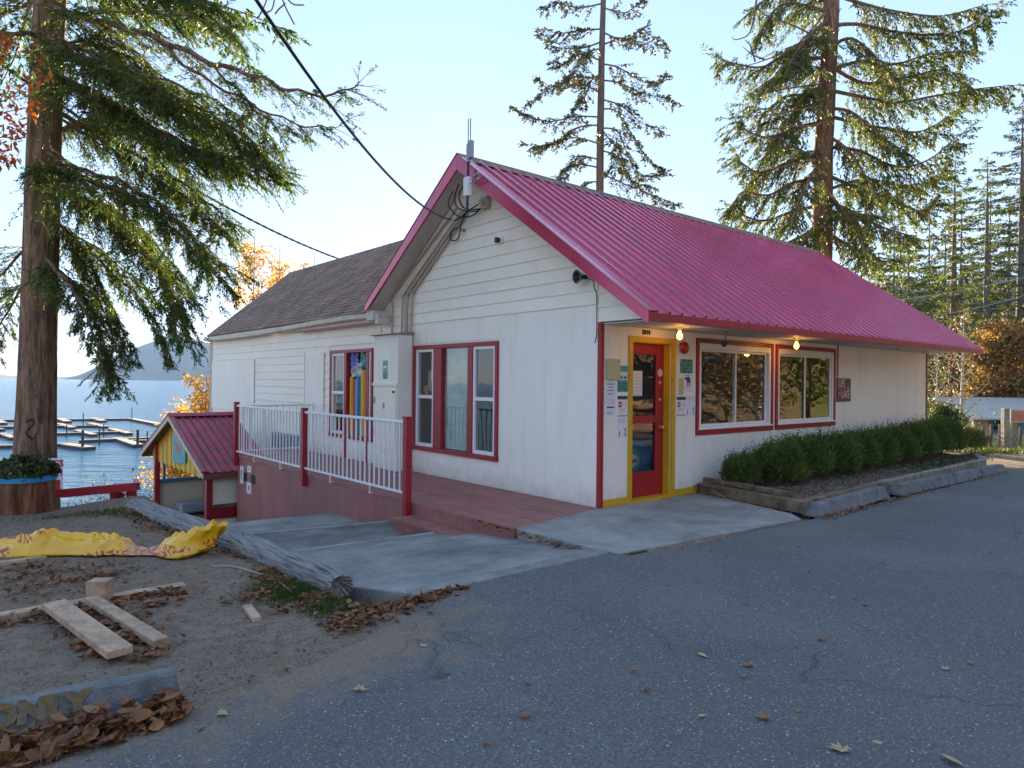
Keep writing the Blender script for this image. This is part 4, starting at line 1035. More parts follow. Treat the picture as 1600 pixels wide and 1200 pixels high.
# gable fittings
t = thing('gable_camera', (-.10, 2.0, 3.69), 'small dark round camera high on the white gable boards', 'camera')  # a camera on a white base, gives no light
g = MB(); g.lathe((-.024, 1.99, 3.69), [(.05, 0), (.05, .02), (.035, .03)], 14, (-1, 0, 0)); build('base', g, M['vinyl_white'], t, smooth=True)
g = MB(); g.lathe((-.05, 2.0, 3.69), [(.035, 0), (.042, .03), (.042, .07), (.02, .075)], 14, (-1, .25, .0)); build('camera_head', g, M['black'], t, smooth=True)
t = thing('horn_speaker', (-.15, .27, 2.93), 'black horn speaker under the right rake of the gable', 'speaker')
g = MB(); g.lathe((-.03, .25, 2.955), [(.03, 0), (.03, .05), (.045, .08), (.085, .14), (.09, .145), (.06, .14), (.02, .09)], 18, (-1, .15, -.05)); build('horn', g, M['black'], t, smooth=True)
g = MB(); g.tube([(-.03, .38, 2.985), (-.05, .30, 2.985)], .007, 6); build('bracket', g, M['black'], t)
g = MB(); g.tube(smoothpath([(-.03, .22, 2.93), (-.035, .12, 2.9), (-.03, .10, 2.80), (-.028, .06, 2.72), (-.028, .05, 2.4), (-.02, .06, 2.2), (-.02, .09, 2.1)], 5), .006, 5); build('lead', g, M['black'], t)
t = thing('insulator', (-.05, 2.9, 3.98), 'small insulator screwed to the gable boards near the conduits', 'insulator')
g = MB(); g.lathe((-.024, 2.92, 3.99), [(.02, 0), (.03, .02), (.018, .03), (.026, .05), (.012, .06)], 10, (-1, 0, 0)); build('body', g, M['grey_metal'], t)
t = thing('floodlight', (-.34, 2.05, 4.50), 'old twin socket lamp base under the gable peak, right of the mast', 'lamp')
g = MB(); g.lathe((-.05, 2.33, 4.28), [(.05, 0), (.055, .03), (.04, .06), (.03, .10), (.045, .12), (.02, .13)], 12, (-1, 0, .3)); build('socket', g, M['conduit_paint'], t, smooth=True)
g = MB(); g.box(-.10, -.024, 2.25, 2.42, 4.22, 4.40); build('backplate', g, M['conduit_paint'], t, bev=.01)
# radio mast at the peak
t = thing('radio_mast', (-.45, 2.22, 4.15), 'radio antenna mast with a white box clamped to the peak of the gable', 'antenna')
g = MB(); g.tube([(-.45, 2.27, 4.12), (-.45, 2.25, 5.02)], .020, 10); build('pole', g, M['black'], t, smooth=True)
g = MB(); g.box(-.50, -.42, 2.20, 2.31, 4.32, 4.60); build('radio_box', g, M['vinyl_white'], t, bev=.008)
g = MB(); g.box(-.49, -.43, 2.14, 2.22, 4.86, 5.12); build('radio_box', g, M['grey_metal'], t, bev=.006)
g = MB(); g.lathe((-.45, 2.25, 4.82), [(.035, 0), (.035, .26), (.02, .28)], 10); build('radio_box', g, M['grey_metal'], t)
for k in (0, 1):
    g = MB(); g.tube([(-.45, 2.21 + .055 * k, 5.08), (-.45, 2.205 + .055 * k, 5.46)], .009, 8); build('antenna', g, M['grey_metal'], t)
for zz in (4.50, 4.58):
    g = MB(); g.tube([(-.45, 2.12, zz), (-.47, 1.98, zz + .02)], .018, 8); g.tube([(-.45, 2.26, zz - .01), (-.45, 2.12, zz)], .005, 5); build('clamp', g, M['grey_metal'], t)
# service cables tangle
T_ = thing('cable_bundle', (-.2, 2.9, 4.2), 'black service cables looping into the gable below the mast', 'cable')
for q in ([(-.36, 2.62, 4.60), (-.36, 2.72, 4.42), (-.30, 2.70, 4.25), (-.12, 2.50, 4.20), (-.06, 2.40, 4.30)], [(-.36, 2.50, 4.55), (-.38, 2.58, 4.38), (-.28, 2.55, 4.22), (-.12, 2.42, 4.22)],
          [(-.30, 2.85, 4.55), (-.34, 2.92, 4.35), (-.22, 2.80, 4.16), (-.1, 2.62, 4.16), (-.06, 2.45, 4.24)], [(-.06, 3.05, 4.05), (-.08, 3.2, 4.0), (-.08, 3.22, 3.88), (-.06, 3.08, 3.86), (-.06, 3.0, 3.95), (-.1, 2.9, 4.10), (-.16, 2.72, 4.18)],
          [(-.2, 2.95, 4.12), (-.16, 2.82, 4.16), (-.12, 2.66, 4.25), (-.06, 2.5, 4.32)]):
    g = MB(); g.tube(smoothpath(q, 6), .011, 6); build('cable', g, M['black'], T_, smooth=True)
def cable(name, p, q, sag, r, label, m='black', n=26, twist=0):
    p, q = Vector(p), Vector(q); pts = []
    for i in range(n + 1):
        t = i / n; v = p.lerp(q, t); v.z -= sag * 4 * t * (1 - t); pts.append(v)
    g = MB(); rr = r
    if twist: rr = [r * (1 + .25 * math.sin(i * 2.1)) for i in range(n + 1)]
    g.tube(pts, rr, 6); build(name, g, M[m], fr='W', label=label, cat='cable', smooth=True)
pg = W(-.22, 3.0, 4.14)
cable('service_cable', at(395, -8, 4.2), pg, .28, .013, 'black service cable coming down from the top of the sky to the gable peak')
cable('service_cable', at(-140, 0, 12.0), at(528, 404, 24.5), .45, .030, 'twisted black cable passing behind the big fir to the shingled roof', n=120, twist=1)
cable('power_line', at(1395, 470, 28), at(1660, 418, 34), .15, .013, 'upper pale overhead wire among the firs on the right', 'grille')
cable('power_line', at(1390, 500, 26), at(1660, 440, 30), .3, .012, 'lower pale overhead wire among the firs on the right', 'grille')

# things in windows
def noodle(b0, b1, mts, lab, z1=1.66):
    g = MB(); r = (b1 - b0) / 2 * .97; g.tube([(.085, (b0 + b1) / 2, a2_ + .01), (.085, (b0 + b1) / 2, z1)], r, 14); build('pool_noodle', g, M[mts], label=lab, cat='pool noodle', group='foam pool noodles standing in the window', smooth=True)
for b0, b1, m_, lb, zz in ((6.82, 6.945, 'noodle_orange', 'leftmost orange foam noodle in the toy window', 1.66), (6.735, 6.815, 'noodle_red', 'dull red foam noodle in the toy window', 1.60), (6.665, 6.73, 'noodle_lilac', 'thin lilac foam noodle in the toy window', 1.62), (6.53, 6.66, 'noodle_blue', 'wide blue foam noodle in the toy window', 1.72),
                           (6.435, 6.525, 'noodle_green', 'dark green foam noodle in the toy window', 1.68), (6.245, 6.43, 'noodle_orange', 'wide orange foam noodle right of the green one', 1.80), (6.13, 6.24, 'noodle_violet', 'violet foam noodle at the right of the toy window', 1.82)):
    noodle(b0, b1, m_, lb, zz)
def bag(b0, b1, z0, z1, mts, lab, seed):
    random.seed(seed)
    f = lambda u, v: (.05 + .05 * math.sin(u * 7 + seed) * math.sin(v * 9 + seed * 2) * math.sin(math.pi * u), b0 + (b1 - b0) * (u + .06 * math.sin(v * 11 + seed)), z0 + (z1 - z0) * (v + .05 * math.sin(u * 9 + seed)))
    g = MB(); g.grid(f, 12, 12); build('toy_bag', g, M[mts], label=lab, cat='toy', smooth=True)
bag(6.60, 6.93, 1.88, 2.13, 'toy_blue', 'blue packet of beach toys at the top left of the noodle window', 1)
bag(6.14, 6.50, 1.84, 2.13, 'poster_teal', 'teal packet of beach toys at the top right of the noodle window', 2)
bag(6.42, 6.90, 1.66, 1.95, 'toy_silver', 'silver foil toy packet above the orange noodles', 3)
g = MB(); g.box(.20, .23, 4.02, 4.28, 1.42, 1.78); build('menu_board', g, M['blind'], label='pale card hanging behind the left sash of the film covered window', cat='card')
g = MB(); g.lathe((.06, 4.10, 1.44), [(.085, 0), (.085, .006)], 18, (-1, 0, 0)); t_o = build('round_sticker', g, M['ink_orange'], label='round orange sticker on the left sash of the film covered window', cat='sticker')
g = MB(); g.lathe((.2, 2.30, 1.36), [(.09, 0), (.1, .12), (.07, .2), (.03, .24)], 12); build('blue_toy', g, M['toy_blue'], label='blue toy behind the right sash of the film covered window', cat='toy', smooth=True)
# ice cream freezer front seen through the door
F_ = thing('freezer', (1.2, .62, 0), 'blue ice cream freezer with an oval red logo behind the door glass', 'freezer')
g = MB(); g.box(.50, 1.50, .20, .85, 0.02, .80); build('freezer_body', g, M['poster_blue'], F_, bev=.02)
g = MB(); g.lathe((.84, .199, .53), [(.19, 0), (.19, .004)], 32, (0, -1, 0)); build('ring', g, M['poster_teal'], F_)
g = MB(); k0 = 32
for rr_, yy_ in ((1, .350),):
    vs = [(.84 + .135 * math.cos(2 * math.pi * i / 32), .194, .53 + .088 * math.sin(2 * math.pi * i / 32)) for i in range(32)] + [(.84 + .135 * math.cos(2 * math.pi * i / 32), .189, .53 + .088 * math.sin(2 * math.pi * i / 32)) for i in range(32)]
    g.add(vs, [tuple(range(32)), tuple(range(32, 64))[::-1]] + [(i, (i + 1) % 32, 32 + (i + 1) % 32, 32 + i) for i in range(32)])
build('oval', g, M['paper'], F_)
g = MB(); g.text('Nestlé', .085, (.84, .186, .53), EXa, EZ_, bold=.003); build('lettering', g, M['ink_red'], F_)
g = MB(); g.box(.52, 1.48, .185, .199, .74, .79); build('edge_strip', g, M['ring_blue'], F_)
t = plate_b('notice', 'paper', .765, .955, 1.42, 1.76, 'white sheet taped inside the glass of the red door', 'notice', b=.115)
lines_b(t, 'ink_grey', [(.79, .93, 1.71 - .045 * i, 1.716 - .045 * i) for i in range(7)])

# ================================================================== deck
K = thing('deck', (-.8, 4.0, -.3), 'low dusty red painted wooden deck along the gable wall', 'deck')
NB = 11; BW = 1.59 / NB
for i in range(NB):
    a0 = -1.60 + BW * i; a1 = a0 + BW - .006
    g = MB(); f = lambda a: .17 * a - .0
    z1 = .006 + rn(-.0015, .0015)
    g.hexa([(a0, f(a0), z1 - .035), (a1, f(a1), z1 - .035), (a1, 8.60, z1 - .035), (a0, 8.60, z1 - .035), (a0, f(a0), z1), (a1, f(a1), z1), (a1, 8.60, z1), (a0, 8.60, z1)])
    build('deck_board', g, M['deck_paint'], K, bev=.003)
g = MB(); g.box(-1.635, -1.603, -.262, 1.80, -.30, .002); build('riser', g, M['deck_paint'], K, bev=.003)
g = MB(); g.box(-1.93, -1.637, .30, 1.80, -.205, -.165); build('step_tread', g, M['deck_paint'], K, bev=.004)
g = MB(); g.box(-1.915, -1.885, .30, 1.80, -.42, -.206); build('riser', g, M['deck_paint'], K)
g = MB(); g.box(-1.64, -1.603, 1.802, 8.60, -.045, .004); build('edge_board', g, M['deck_paint'], K, bev=.003)
for (b0, b1) in ((1.802, 3.30), (3.304, 5.75), (5.754, 8.60)):
    g = MB(); g.box(-1.632, -1.612, b0, b1, -1.75, -.047); build('skirt_panel', g, M['skirt_paint'], K)
g = MB(); g.box(-1.611, -.01, 8.58, 8.60, -1.75, -.03); build('skirt_panel', g, M['skirt_paint'], K)
# railing
RL = thing('railing', (-1.60, 5.1, 0), 'white metal baluster railing between dark red posts along the deck edge', 'railing')
for (bb, zb, aa_) in ((1.86, -.335, -1.685), (5.15, -.19, -1.685), (8.53, -.18, -1.685)):
    g = MB(); g.box(aa_ - .045, aa_ + .045, bb - .045, bb + .045, zb, 1.105); po = build('post', g, M['red_trim'], RL, bev=.004)
    g = MB(); g.box(aa_ - .052, aa_ + .052, bb - .052, bb + .052, 1.106, 1.125); build('post_cap', g, M['red_trim'], po, bev=.004)
for (b0, b1, n_) in ((1.907, 5.103, 22), (5.197, 8.483, 22)):
    g = MB(); g.box(-1.705, -1.665, b0, b1, 1.03, 1.07); build('top_rail', g, M['rail_white'], RL, bev=.008)
    g = MB(); g.box(-1.700, -1.670, b0, b1, .10, .13); build('bottom_rail', g, M['rail_white'], RL, bev=.005)
    st = (b1 - b0) / (n_ + 1)
    g = MB(); g.box(-1.694, -1.676, b0 + st - .009, b0 + st + .009, .131, 1.029); bl_ = build('baluster', g, M['rail_white'], RL)
    for k in range(1, n_): dup(bl_, (0, st * k, 0))
    for q in (.3, .7):
        bq = b0 + (b1 - b0) * q; g = MB(); g.box(-1.692, -1.678, bq - .008, bq + .008, .0, .099); g.box(-1.70, -1.6405, bq - .012, bq + .012, -.012, -.001); build('foot', g, M['rail_white'], RL)
g = MB(); g.box(-1.63, -.04, 8.50, 8.54, 1.02, 1.06); build('top_rail', g, M['rail_white'], RL, bev=.006)
g = MB(); g.box(-1.63, -.04, 8.505, 8.535, .10, .13); build('bottom_rail', g, M['rail_white'], RL)
g = MB(); g.box(-1.55, -1.532, 8.511, 8.529, .131, 1.019); bl_ = build('baluster', g, M['rail_white'], RL)
for k in range(1, 11): dup(bl_, (.14 * k, 0, 0))
g = MB(); g.box(-.05, -.025, 8.49, 8.55, 0.01, 1.10); build('wall_bracket', g, M['rail_white'], RL)
# little signs on the skirt
t = plate_a('sign', 'paper', 8.22, 8.42, -.53, -.18, -1.633, 'narrow white sign with a green arrow at the far end of the deck skirt', 'sign')
g = MB(); g.prism([(8.37, -.30), (8.32, -.25), (8.27, -.30), (8.30, -.30), (8.30, -.45), (8.34, -.45), (8.34, -.30)], 0, -1.6410, -1.6393); build('print', g, M['poster_green'], t)
t = plate_a('sign', 'paper', 7.78, 8.00, -.26, -.13, -1.633, 'small white sign above the black strip on the deck skirt', 'sign')
g = MB(); g.box(-1.6405, -1.6395, 7.82, 7.96, -.20, -.185); build('print', g, M['ink_grey'], t)
t = plate_a('sign', 'paper', 7.78, 8.02, -.68, -.46, -1.633, 'white sign with a dark round mark below the black strip on the deck skirt', 'sign')
g = MB(); g.lathe((-1.6392, 7.9, -.57), [(.055, 0), (.055, .001)], 16, (-1, 0, 0)); build('print', g, M['ink_grey'], t)
for k, (b0, b1) in enumerate(((8.03, 8.22), (7.56, 7.77))):
    g = MB(); g.box(-1.638, -1.633, b0, b1, -.46, -.29); build('plate', g, M['sign_brown' if 0 else 'black'], label=('dark plate on the deck skirt between the arrow sign and the white signs', 'dark plate on the deck skirt right of the two white signs')[k], cat='plate')
# louvred unit on the wing wall past the deck
t = thing('wall_vent', (-.12, 9.9, -.02), 'grey louvred unit low on the wing wall beyond the deck railing', 'vent')
g = MB(); g.box(-.14, -.03, 9.25, 10.65, -.05, .32); build('housing', g, M['grille'], t, bev=.005)
for i in range(14):
    g = MB(); g.box(-.152, -.141, 9.30 + .095 * i, 9.36 + .095 * i, -.02, .29); build('louvre', g, M['grey_metal'], t)

# ================================================================== kiosk down the slope
KB = (-2.30, 11.25)
KZ = .74; KP = .392; KE = 2.66
Q = thing('kiosk', (-1.6, KB[1], -1.9), 'small open waterside kiosk with a red metal roof and yellow board gable', 'kiosk')
def kz(b): return KZ - KP * abs(b - KB[1])
KA0, KA1 = -2.30, -.85
npan = 3; pw = (KA1 - KA0) / npan
for sgn in (-1, 1):
    g = panel_mesh(pw, 3, KB[1] + sgn * KE, kz(KB[1] + KE), KB[1] + sgn * .01, KZ - .004, rh=.03, rw=.05, rt=.018)
    for i in range(len(g.v)): g.v[i] = (g.v[i][0] + KA0, g.v[i][1], g.v[i][2])
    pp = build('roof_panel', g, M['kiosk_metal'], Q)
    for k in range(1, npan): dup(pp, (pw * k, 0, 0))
g = MB(); e = KE - .02
g.prism([(KB[1] - e, kz(KB[1] + e) - .012), (KB[1], KZ - .016), (KB[1] + e, kz(KB[1] + e) - .012), (KB[1] + e, kz(KB[1] + e) - .04), (KB[1], KZ - .05), (KB[1] - e, kz(KB[1] + e) - .04)], 0, KA0 + .02, KA1)
build('roof_deck', g, M['old_timber'], Q)
g = MB(); g.prism([(KB[1] - .15, KZ - .15 * KP + .04), (KB[1], KZ + .05), (KB[1] + .15, KZ - .15 * KP + .04), (KB[1] + .15, KZ - .15 * KP + .048), (KB[1], KZ + .06), (KB[1] - .15, KZ - .15 * KP + .048)], 0, KA0 - .03, KA1 + .02); build('ridge_cap', g, M['kiosk_metal'], Q)
for sgn in (-1, 1):
    be = KB[1] + sgn * (KE + .01); zt, zb = kz(KB[1] + KE) + .03, KZ + .03
    g = MB(); g.hexa([(KA0 - .03, be, zt - .14), (KA0 - .001, be, zt - .14), (KA0 - .001, KB[1], zb - .14), (KA0 - .03, KB[1], zb - .14), (KA0 - .03, be, zt - .04), (KA0 - .001, be, zt - .04), (KA0 - .001, KB[1], zb - .04), (KA0 - .03, KB[1], zb - .04)])
    build('bargeboard', g, M['cream_paint'], Q)
    g = MB(); g.hexa([(KA0 - .035, be, zt - .038), (KA0 + .05, be, zt - .0), (KA0 + .05, KB[1], zb - .0), (KA0 - .035, KB[1], zb - .038), (KA0 - .035, be, zt + .012), (KA0 + .05, be, zt + .012), (KA0 + .05, KB[1], zb + .012), (KA0 - .035, KB[1], zb + .012)])
    build('rake_cover', g, M['kiosk_metal'], Q)
    g = MB(); g.box(KA0 + .0, KA1, KB[1] + sgn * (KE - .03), KB[1] + sgn * KE, kz(KB[1] + KE) - .14, kz(KB[1] + KE) - .02); build('fascia', g, M['sign_brown'], Q)
nbd = 24; bw = 2 * 2.36 / nbd
for i in range(nbd):
    b0 = KB[1] - 2.36 + bw * i; b1 = b0 + bw - .012
    z0 = -.50 - .0 * i - (.03 if i % 2 else 0)
    g = MB(); bm = (b0 + b1) / 2
    g.prism([(b0, z0 + .03), (bm, z0), (b1, z0 + .03), (b1, kz(b1) - .055), (b0, kz(b0) - .055)], 0, -2.10 - (.012 if i % 2 else 0), -2.08)
    build('gable_board', g, M['yellow_board'], Q)
for (a_, b_0, m_, zl) in ((-2.12, 8.86, 'red_trim', -1.75), (-2.12, 13.12, 'red_trim', -2.6)):
    g = MB(); g.box(a_ - .06, a_ + .06, b_0 - .07, b_0 + .07, zl, kz(b_0) - .06); build('post', g, M[m_], Q, bev=.004)
    g = MB(); g.box(a_ + .02, a_ + .061, b_0 + .075, b_0 + .13, zl, kz(b_0) - .06); build('post_trim', g, M['cream_paint'], Q)
for b_0 in (8.86, 13.12):
    g = MB(); g.box(-.97, -.87, b_0 - .05, b_0 + .05, -2.4, kz(b_0) - .06); build('post', g, M['red_trim'], Q, bev=.004)
g = MB(); g.box(-2.05, -.88, 13.14, 13.20, -2.6, -1.02); build('side_wall', g, M['cream_paint'], Q)
g = MB(); g.box(-1.98, -1.93, 13.08, 13.15, -1.02, -.36); g.box(-2.05, -.88, 13.06, 13.16, -1.05, -.96); build('window_frame', g, M['blue_paint'], Q)
g = MB(); g.box(-.90, -.86, 8.95, 13.05, -2.6, -.98); build('back_wall', g, M['cream_paint'], Q)
g = MB(); g.box(-2.06, -.88, 8.84, 8.88, -1.0, -.47); g.box(-2.06, -.88, 8.84, 8.88, -1.75, -1.30); build('side_panel', g, M['white_paint'], Q)
g = MB(); g.box(-2.06, -.88, 8.80, 8.90, -1.29, -1.08); build('rail', g, M['red_trim'], Q, bev=.004)
g = MB(); g.box(-2.06, -.88, 8.82, 8.90, -1.075, -1.01); build('counter', g, M['old_timber'], Q)
g = MB(); g.box(-1.7, -.92, 12.4, 13.05, -1.75, -1.55); build('bench', g, M['grille'], Q, bev=.01)
t = thing('hanging_sign', (-2.14, 11.05, -.36), 'blue and green painted sign on the yellow gable of the kiosk', 'sign')
g = MB(); g.prism([(10.45, -.30), (11.45, -.36), (11.55, .10), (11.40, .52), (11.0, .50), (10.62, .30), (10.48, .0)], 0, -2.16, -2.125); sg = build('board', g, M['sign_blue'], t, bev=.004)
EXm = (0, -1, 0)
g = MB(); g.text('PUTT', .24, (-2.163, 11.08, .24), EXm, EZ_, sq=1.0, bold=.006); build('lettering', g, M['lettering_pale'], t)
g = MB(); g.text('HUT', .28, (-2.163, 11.05, -.02), EXm, EZ_, sq=1.0, bold=.006); build('lettering', g, M['ink_orange'], t)

# ================================================================== docks on the lake
def dockpt(x, y): # a point of the lake surface seen at that sight line
    p0 = Vector((0, 0, 1.6)); p1 = Vector(at(x, y, 1.0)); d = p1 - p0; t = (-6.1 - 1.6) / d.z
    return p0 + d * t
def dock(name_label, segs, piles, wd=1.3):
    t = thing('dock', tuple(dockpt(*segs[0][0])), name_label, 'dock', 'empty marina docks on the lake', fr='W')
    for (p, q, ww) in segs:
        A = dockpt(*p); B = dockpt(*q)
        g = MB(); g.beam(A + Vector((0, 0, .02)), B + Vector((0, 0, .02)), ww, .10); build('dock_deck', g, M['dock_deck'], t)
        g = MB(); g.beam(A + Vector((0, 0, -.22)), B + Vector((0, 0, -.22)), ww * .96, .36); build('float', g, M['dock_side'], t)
    for p in piles:
        A = dockpt(*p); h = p[2] if len(p) > 2 else 1.6
        g = MB(); g.tube([A + Vector((0, 0, -2)), A + Vector((0, 0, h))], .16, 8); build('pile', g, M['dock_side'], t)
def dk(p): return (p[0], p[1])
dock('nearest dock on the lake, with a wide end float and a tall pile', [((-120, 700), (110, 693), 0.81), ((104, 694), (140, 699), 1.36), ((124, 688), (250, 683), 0.81)], [])
dock('finger of the nearest dock reaching towards the viewer near the kiosk', [((183, 684), (216, 695), 1.12), ((200, 688), (235, 688), 0.62)], [])
dock('second dock row, with two fingers right of the fir trunk', [((-120, 681), (60, 678), 0.74), ((88, 677), (205, 674), 0.74), ((120, 672), (147, 679), 0.93), ((174, 670), (202, 677), 0.93), ((2, 677), (22, 684), 0.93)], [])
dock('third dock row, a thin line with two fingers', [((-120, 669), (160, 664.5), 0.81), ((92, 662), (114, 668), 0.99), ((140, 661), (164, 666.5), 0.99), ((-20, 667), (2, 671), 0.99)], [])
dock('farthest dock row, bending towards the kiosk at its right end', [((-160, 658), (205, 654), 1.12), ((205, 654), (262, 665), 1.12), ((92, 653.5), (106, 658.5), 1.24), ((146, 653), (161, 657.5), 1.24), ((-5, 656), (5, 661), 1.24)], [])
for k, (x, y, h) in enumerate(((129, 699, 1.9), (215, 696, 1.8))):
    A = dockpt(x, y); g = MB(); g.tube([A + Vector((0, 0, -2)), A + Vector((0, 0, h))], .14, 10); build('dock_pile', g, M['dock_side'], fr='W', label=('dark pile at the end float of the nearest dock', 'dark pile by the finger nearest the kiosk roof')[k], cat='pile')
for k, (x, y, h) in enumerate(((104, 680, 1.4), (162, 679, 1.4), (155, 692, 1.6), (206, 656, 2.2), (130, 665, 2.0), (230, 690, 1.3))):
    A = dockpt(x, y); g = MB(); g.tube([A + Vector((0, 0, -2)), A + Vector((0, 0, h))], .07, 6)
    build('mooring_pole', g, M['dock_side'], fr='W', label=('thin pole just right of the trunk, second water lane', 'thin pole in the second water lane, mid dock', 'thin pole in the nearest water lane', 'thin pole at the bend of the farthest dock', 'thin pole beyond the third dock row', 'thin pole right beside the kiosk roof')[k], cat='pole')
# ================================================================== foliage tools
def nrm(a): return a / np.maximum(np.linalg.norm(a, axis=-1, keepdims=True), 1e-9)
UPV = np.array([0, 0, 1.0])
def leafquads(C, D, N, Ln, Wd, fold=.25, mid=.5):
    D = nrm(D); Sd = nrm(np.cross(D, N)); Nn = np.cross(Sd, D)
    Ln = np.asarray(Ln)[:, None]; Wd = np.asarray(Wd)[:, None]
    v0 = C; v2 = C + D * Ln
    v1 = C + D * Ln * mid + Sd * Wd * .5 + Nn * Wd * fold; v3 = C + D * Ln * mid - Sd * Wd * .5 + Nn * Wd * fold
    V = np.stack([v0, v1, v2, v3], 1).reshape(-1, 3)
    return V, np.arange(len(C) * 4).reshape(-1, 4)
def merge(parts):
    Vs, Fs, k = [], [], 0
    for v, f in parts: Vs.append(v); Fs.append(f + k); k += len(v)
    return np.concatenate(Vs), np.concatenate(Fs)
def sprays(P, D, Lt, K, ls, ws, th=.7, droop=.3, sag=.15, jit=.3, r=rng):
    """fans of small flat sprays along twigs starting at P, direction D, length Lt"""
    n = len(P); out_ = []
    D = nrm(D); S_ = nrm(np.cross(D, UPV) + 1e-6)
    for k in range(K):
        f = (k + r.random(n)) / K
        pos = P + D * (Lt * f)[:, None] - UPV * (sag * Lt * f * f)[:, None]
        sg = np.where((np.arange(n) + k) % 2 == 0, 1.0, -1.0)[:, None]
        d = D * math.cos(th) + S_ * sg * math.sin(th) - UPV * droop * r.random((n, 1)) * 1.6 + r.normal(0, jit, (n, 3))
        N_ = UPV + r.normal(0, .6, (n, 3))
        out_.append(leafquads(pos, d, N_, ls * r.uniform(.6, 1.3, n) * (1 - .3 * f), ws * r.uniform(.7, 1.3, n)))
    return merge(out_)
def limb_twigs(pts, t0=.15, step=.12, lt=.5, ang=.95, droop=.25, r=rng, taper=.75, both=True, min_l=.15):
    """twigs along a limb polyline"""
    pts = np.array([tuple(p) for p in pts]); seg = np.linalg.norm(np.diff(pts, axis=0), axis=1); cum = np.concatenate([[0], np.cumsum(seg)]); Lg = cum[-1]
    s = np.arange(t0 * Lg, Lg, step); 
    if len(s) == 0: s = np.array([Lg * .5])
    P = np.stack([np.interp(s, cum, pts[:, i]) for i in range(3)], 1)
    P2 = np.stack([np.interp(s + .02, cum, pts[:, i]) for i in range(3)], 1); D = nrm(P2 - P + 1e-6)
    fr = s / Lg; n = len(s)
    S_ = nrm(np.cross(D, UPV))
    res = []
    for sg in ((1, -1) if both else (1,)):
        a = ang * r.uniform(.7, 1.2, n)[:, None]
        d = D * np.cos(a) + S_ * sg * np.sin(a) - UPV * droop * r.uniform(.2, 1.6, (n, 1)) + r.normal(0, .12, (n, 3))
        l_ = np.maximum(lt * (1 - taper * fr) * r.uniform(.55, 1.25, n), min_l)
        res.append((P + r.normal(0, .01, (n, 3)), nrm(d), l_))
    res.append((P[-1:], D[-1:], np.array([lt * .5])))
    return tuple(np.concatenate([x[i] for x in res]) for i in range(3))
def stems(P, D, Lt, r0, sag=.15):
    """thin three sided twigs"""
    n = len(P); D = nrm(D); S_ = nrm(np.cross(D, UPV) + 1e-6); T = np.cross(D, S_)
    ring = [S_, -S_ * .5 + T * .87, -S_ * .5 - T * .87]
    mid = P + D * (Lt * .5)[:, None] - UPV * (sag * Lt * .25)[:, None]; end = P + D * Lt[:, None] - UPV * (sag * Lt)[:, None]
    V = np.concatenate([np.stack([P + q * r0 for q in ring], 1), np.stack([mid + q * r0 * .6 for q in ring], 1), np.stack([end + q * r0 * .2 for q in ring], 1)], 1)
    f = []
    for a in (0, 3):
        for j in range(3): f.append([a + j, a + (j + 1) % 3, a + 3 + (j + 1) % 3, a + 3 + j])
    f = np.array(f); F = (np.arange(n)[:, None, None] * 9 + f[None]).reshape(-1, 4)
    return V.reshape(-1, 3), F
def trunk_mesh(pts, rads, n=20, rough=.05, ridges=9, seed=0, sub=14):
    """tapered trunk with lengthwise bark ridges"""
    pts = np.array(pts, float); t = np.linspace(0, 1, (len(pts) - 1) * sub + 1); k = np.linspace(0, 1, len(pts))
    P = np.stack([np.interp(t, k, pts[:, i]) for i in range(3)], 1); Rr = np.interp(t, k, rads)
    th = np.linspace(0, 2 * np.pi, n, endpoint=False); V = []
    for i in range(len(t)):
        nn = np.array([fbm(np.array([ridges * x / 6.28 * 2 + seed]), np.array([P[i, 2] * .8 + seed]), 4, seed)[0] - .47 for x in np.minimum(th, 2 * np.pi - th)])
        rr = Rr[i] * (1 + rough * 4 * nn)
        V.append(np.stack([P[i, 0] + rr * np.cos(th), P[i, 1] + rr * np.sin(th), np.full(n, P[i, 2])], 1))
    V = np.concatenate(V); m = len(t)
    i0 = (np.arange(m - 1)[:, None] * n + np.arange(n)[None]).ravel(); j1 = (np.arange(m - 1)[:, None] * n + (np.arange(n)[None] + 1) % n).ravel()
    return V, np.stack([i0, j1, j1 + n, i0 + n], 1)
def curve_limb(base, az, L_, rise, droop, tip_up=0, n=7, wig=.04, r=rng):
    pts = []
    for i in range(n + 1):
        s = i / n
        z = base[2] + L_ * (rise * s - droop * s * s + tip_up * s ** 3)
        aa = az + wig * math.sin(s * 5 + base[2] * 7)
        pts.append((base[0] + math.cos(aa) * L_ * s, base[1] + math.sin(aa) * L_ * s, z))
    return pts
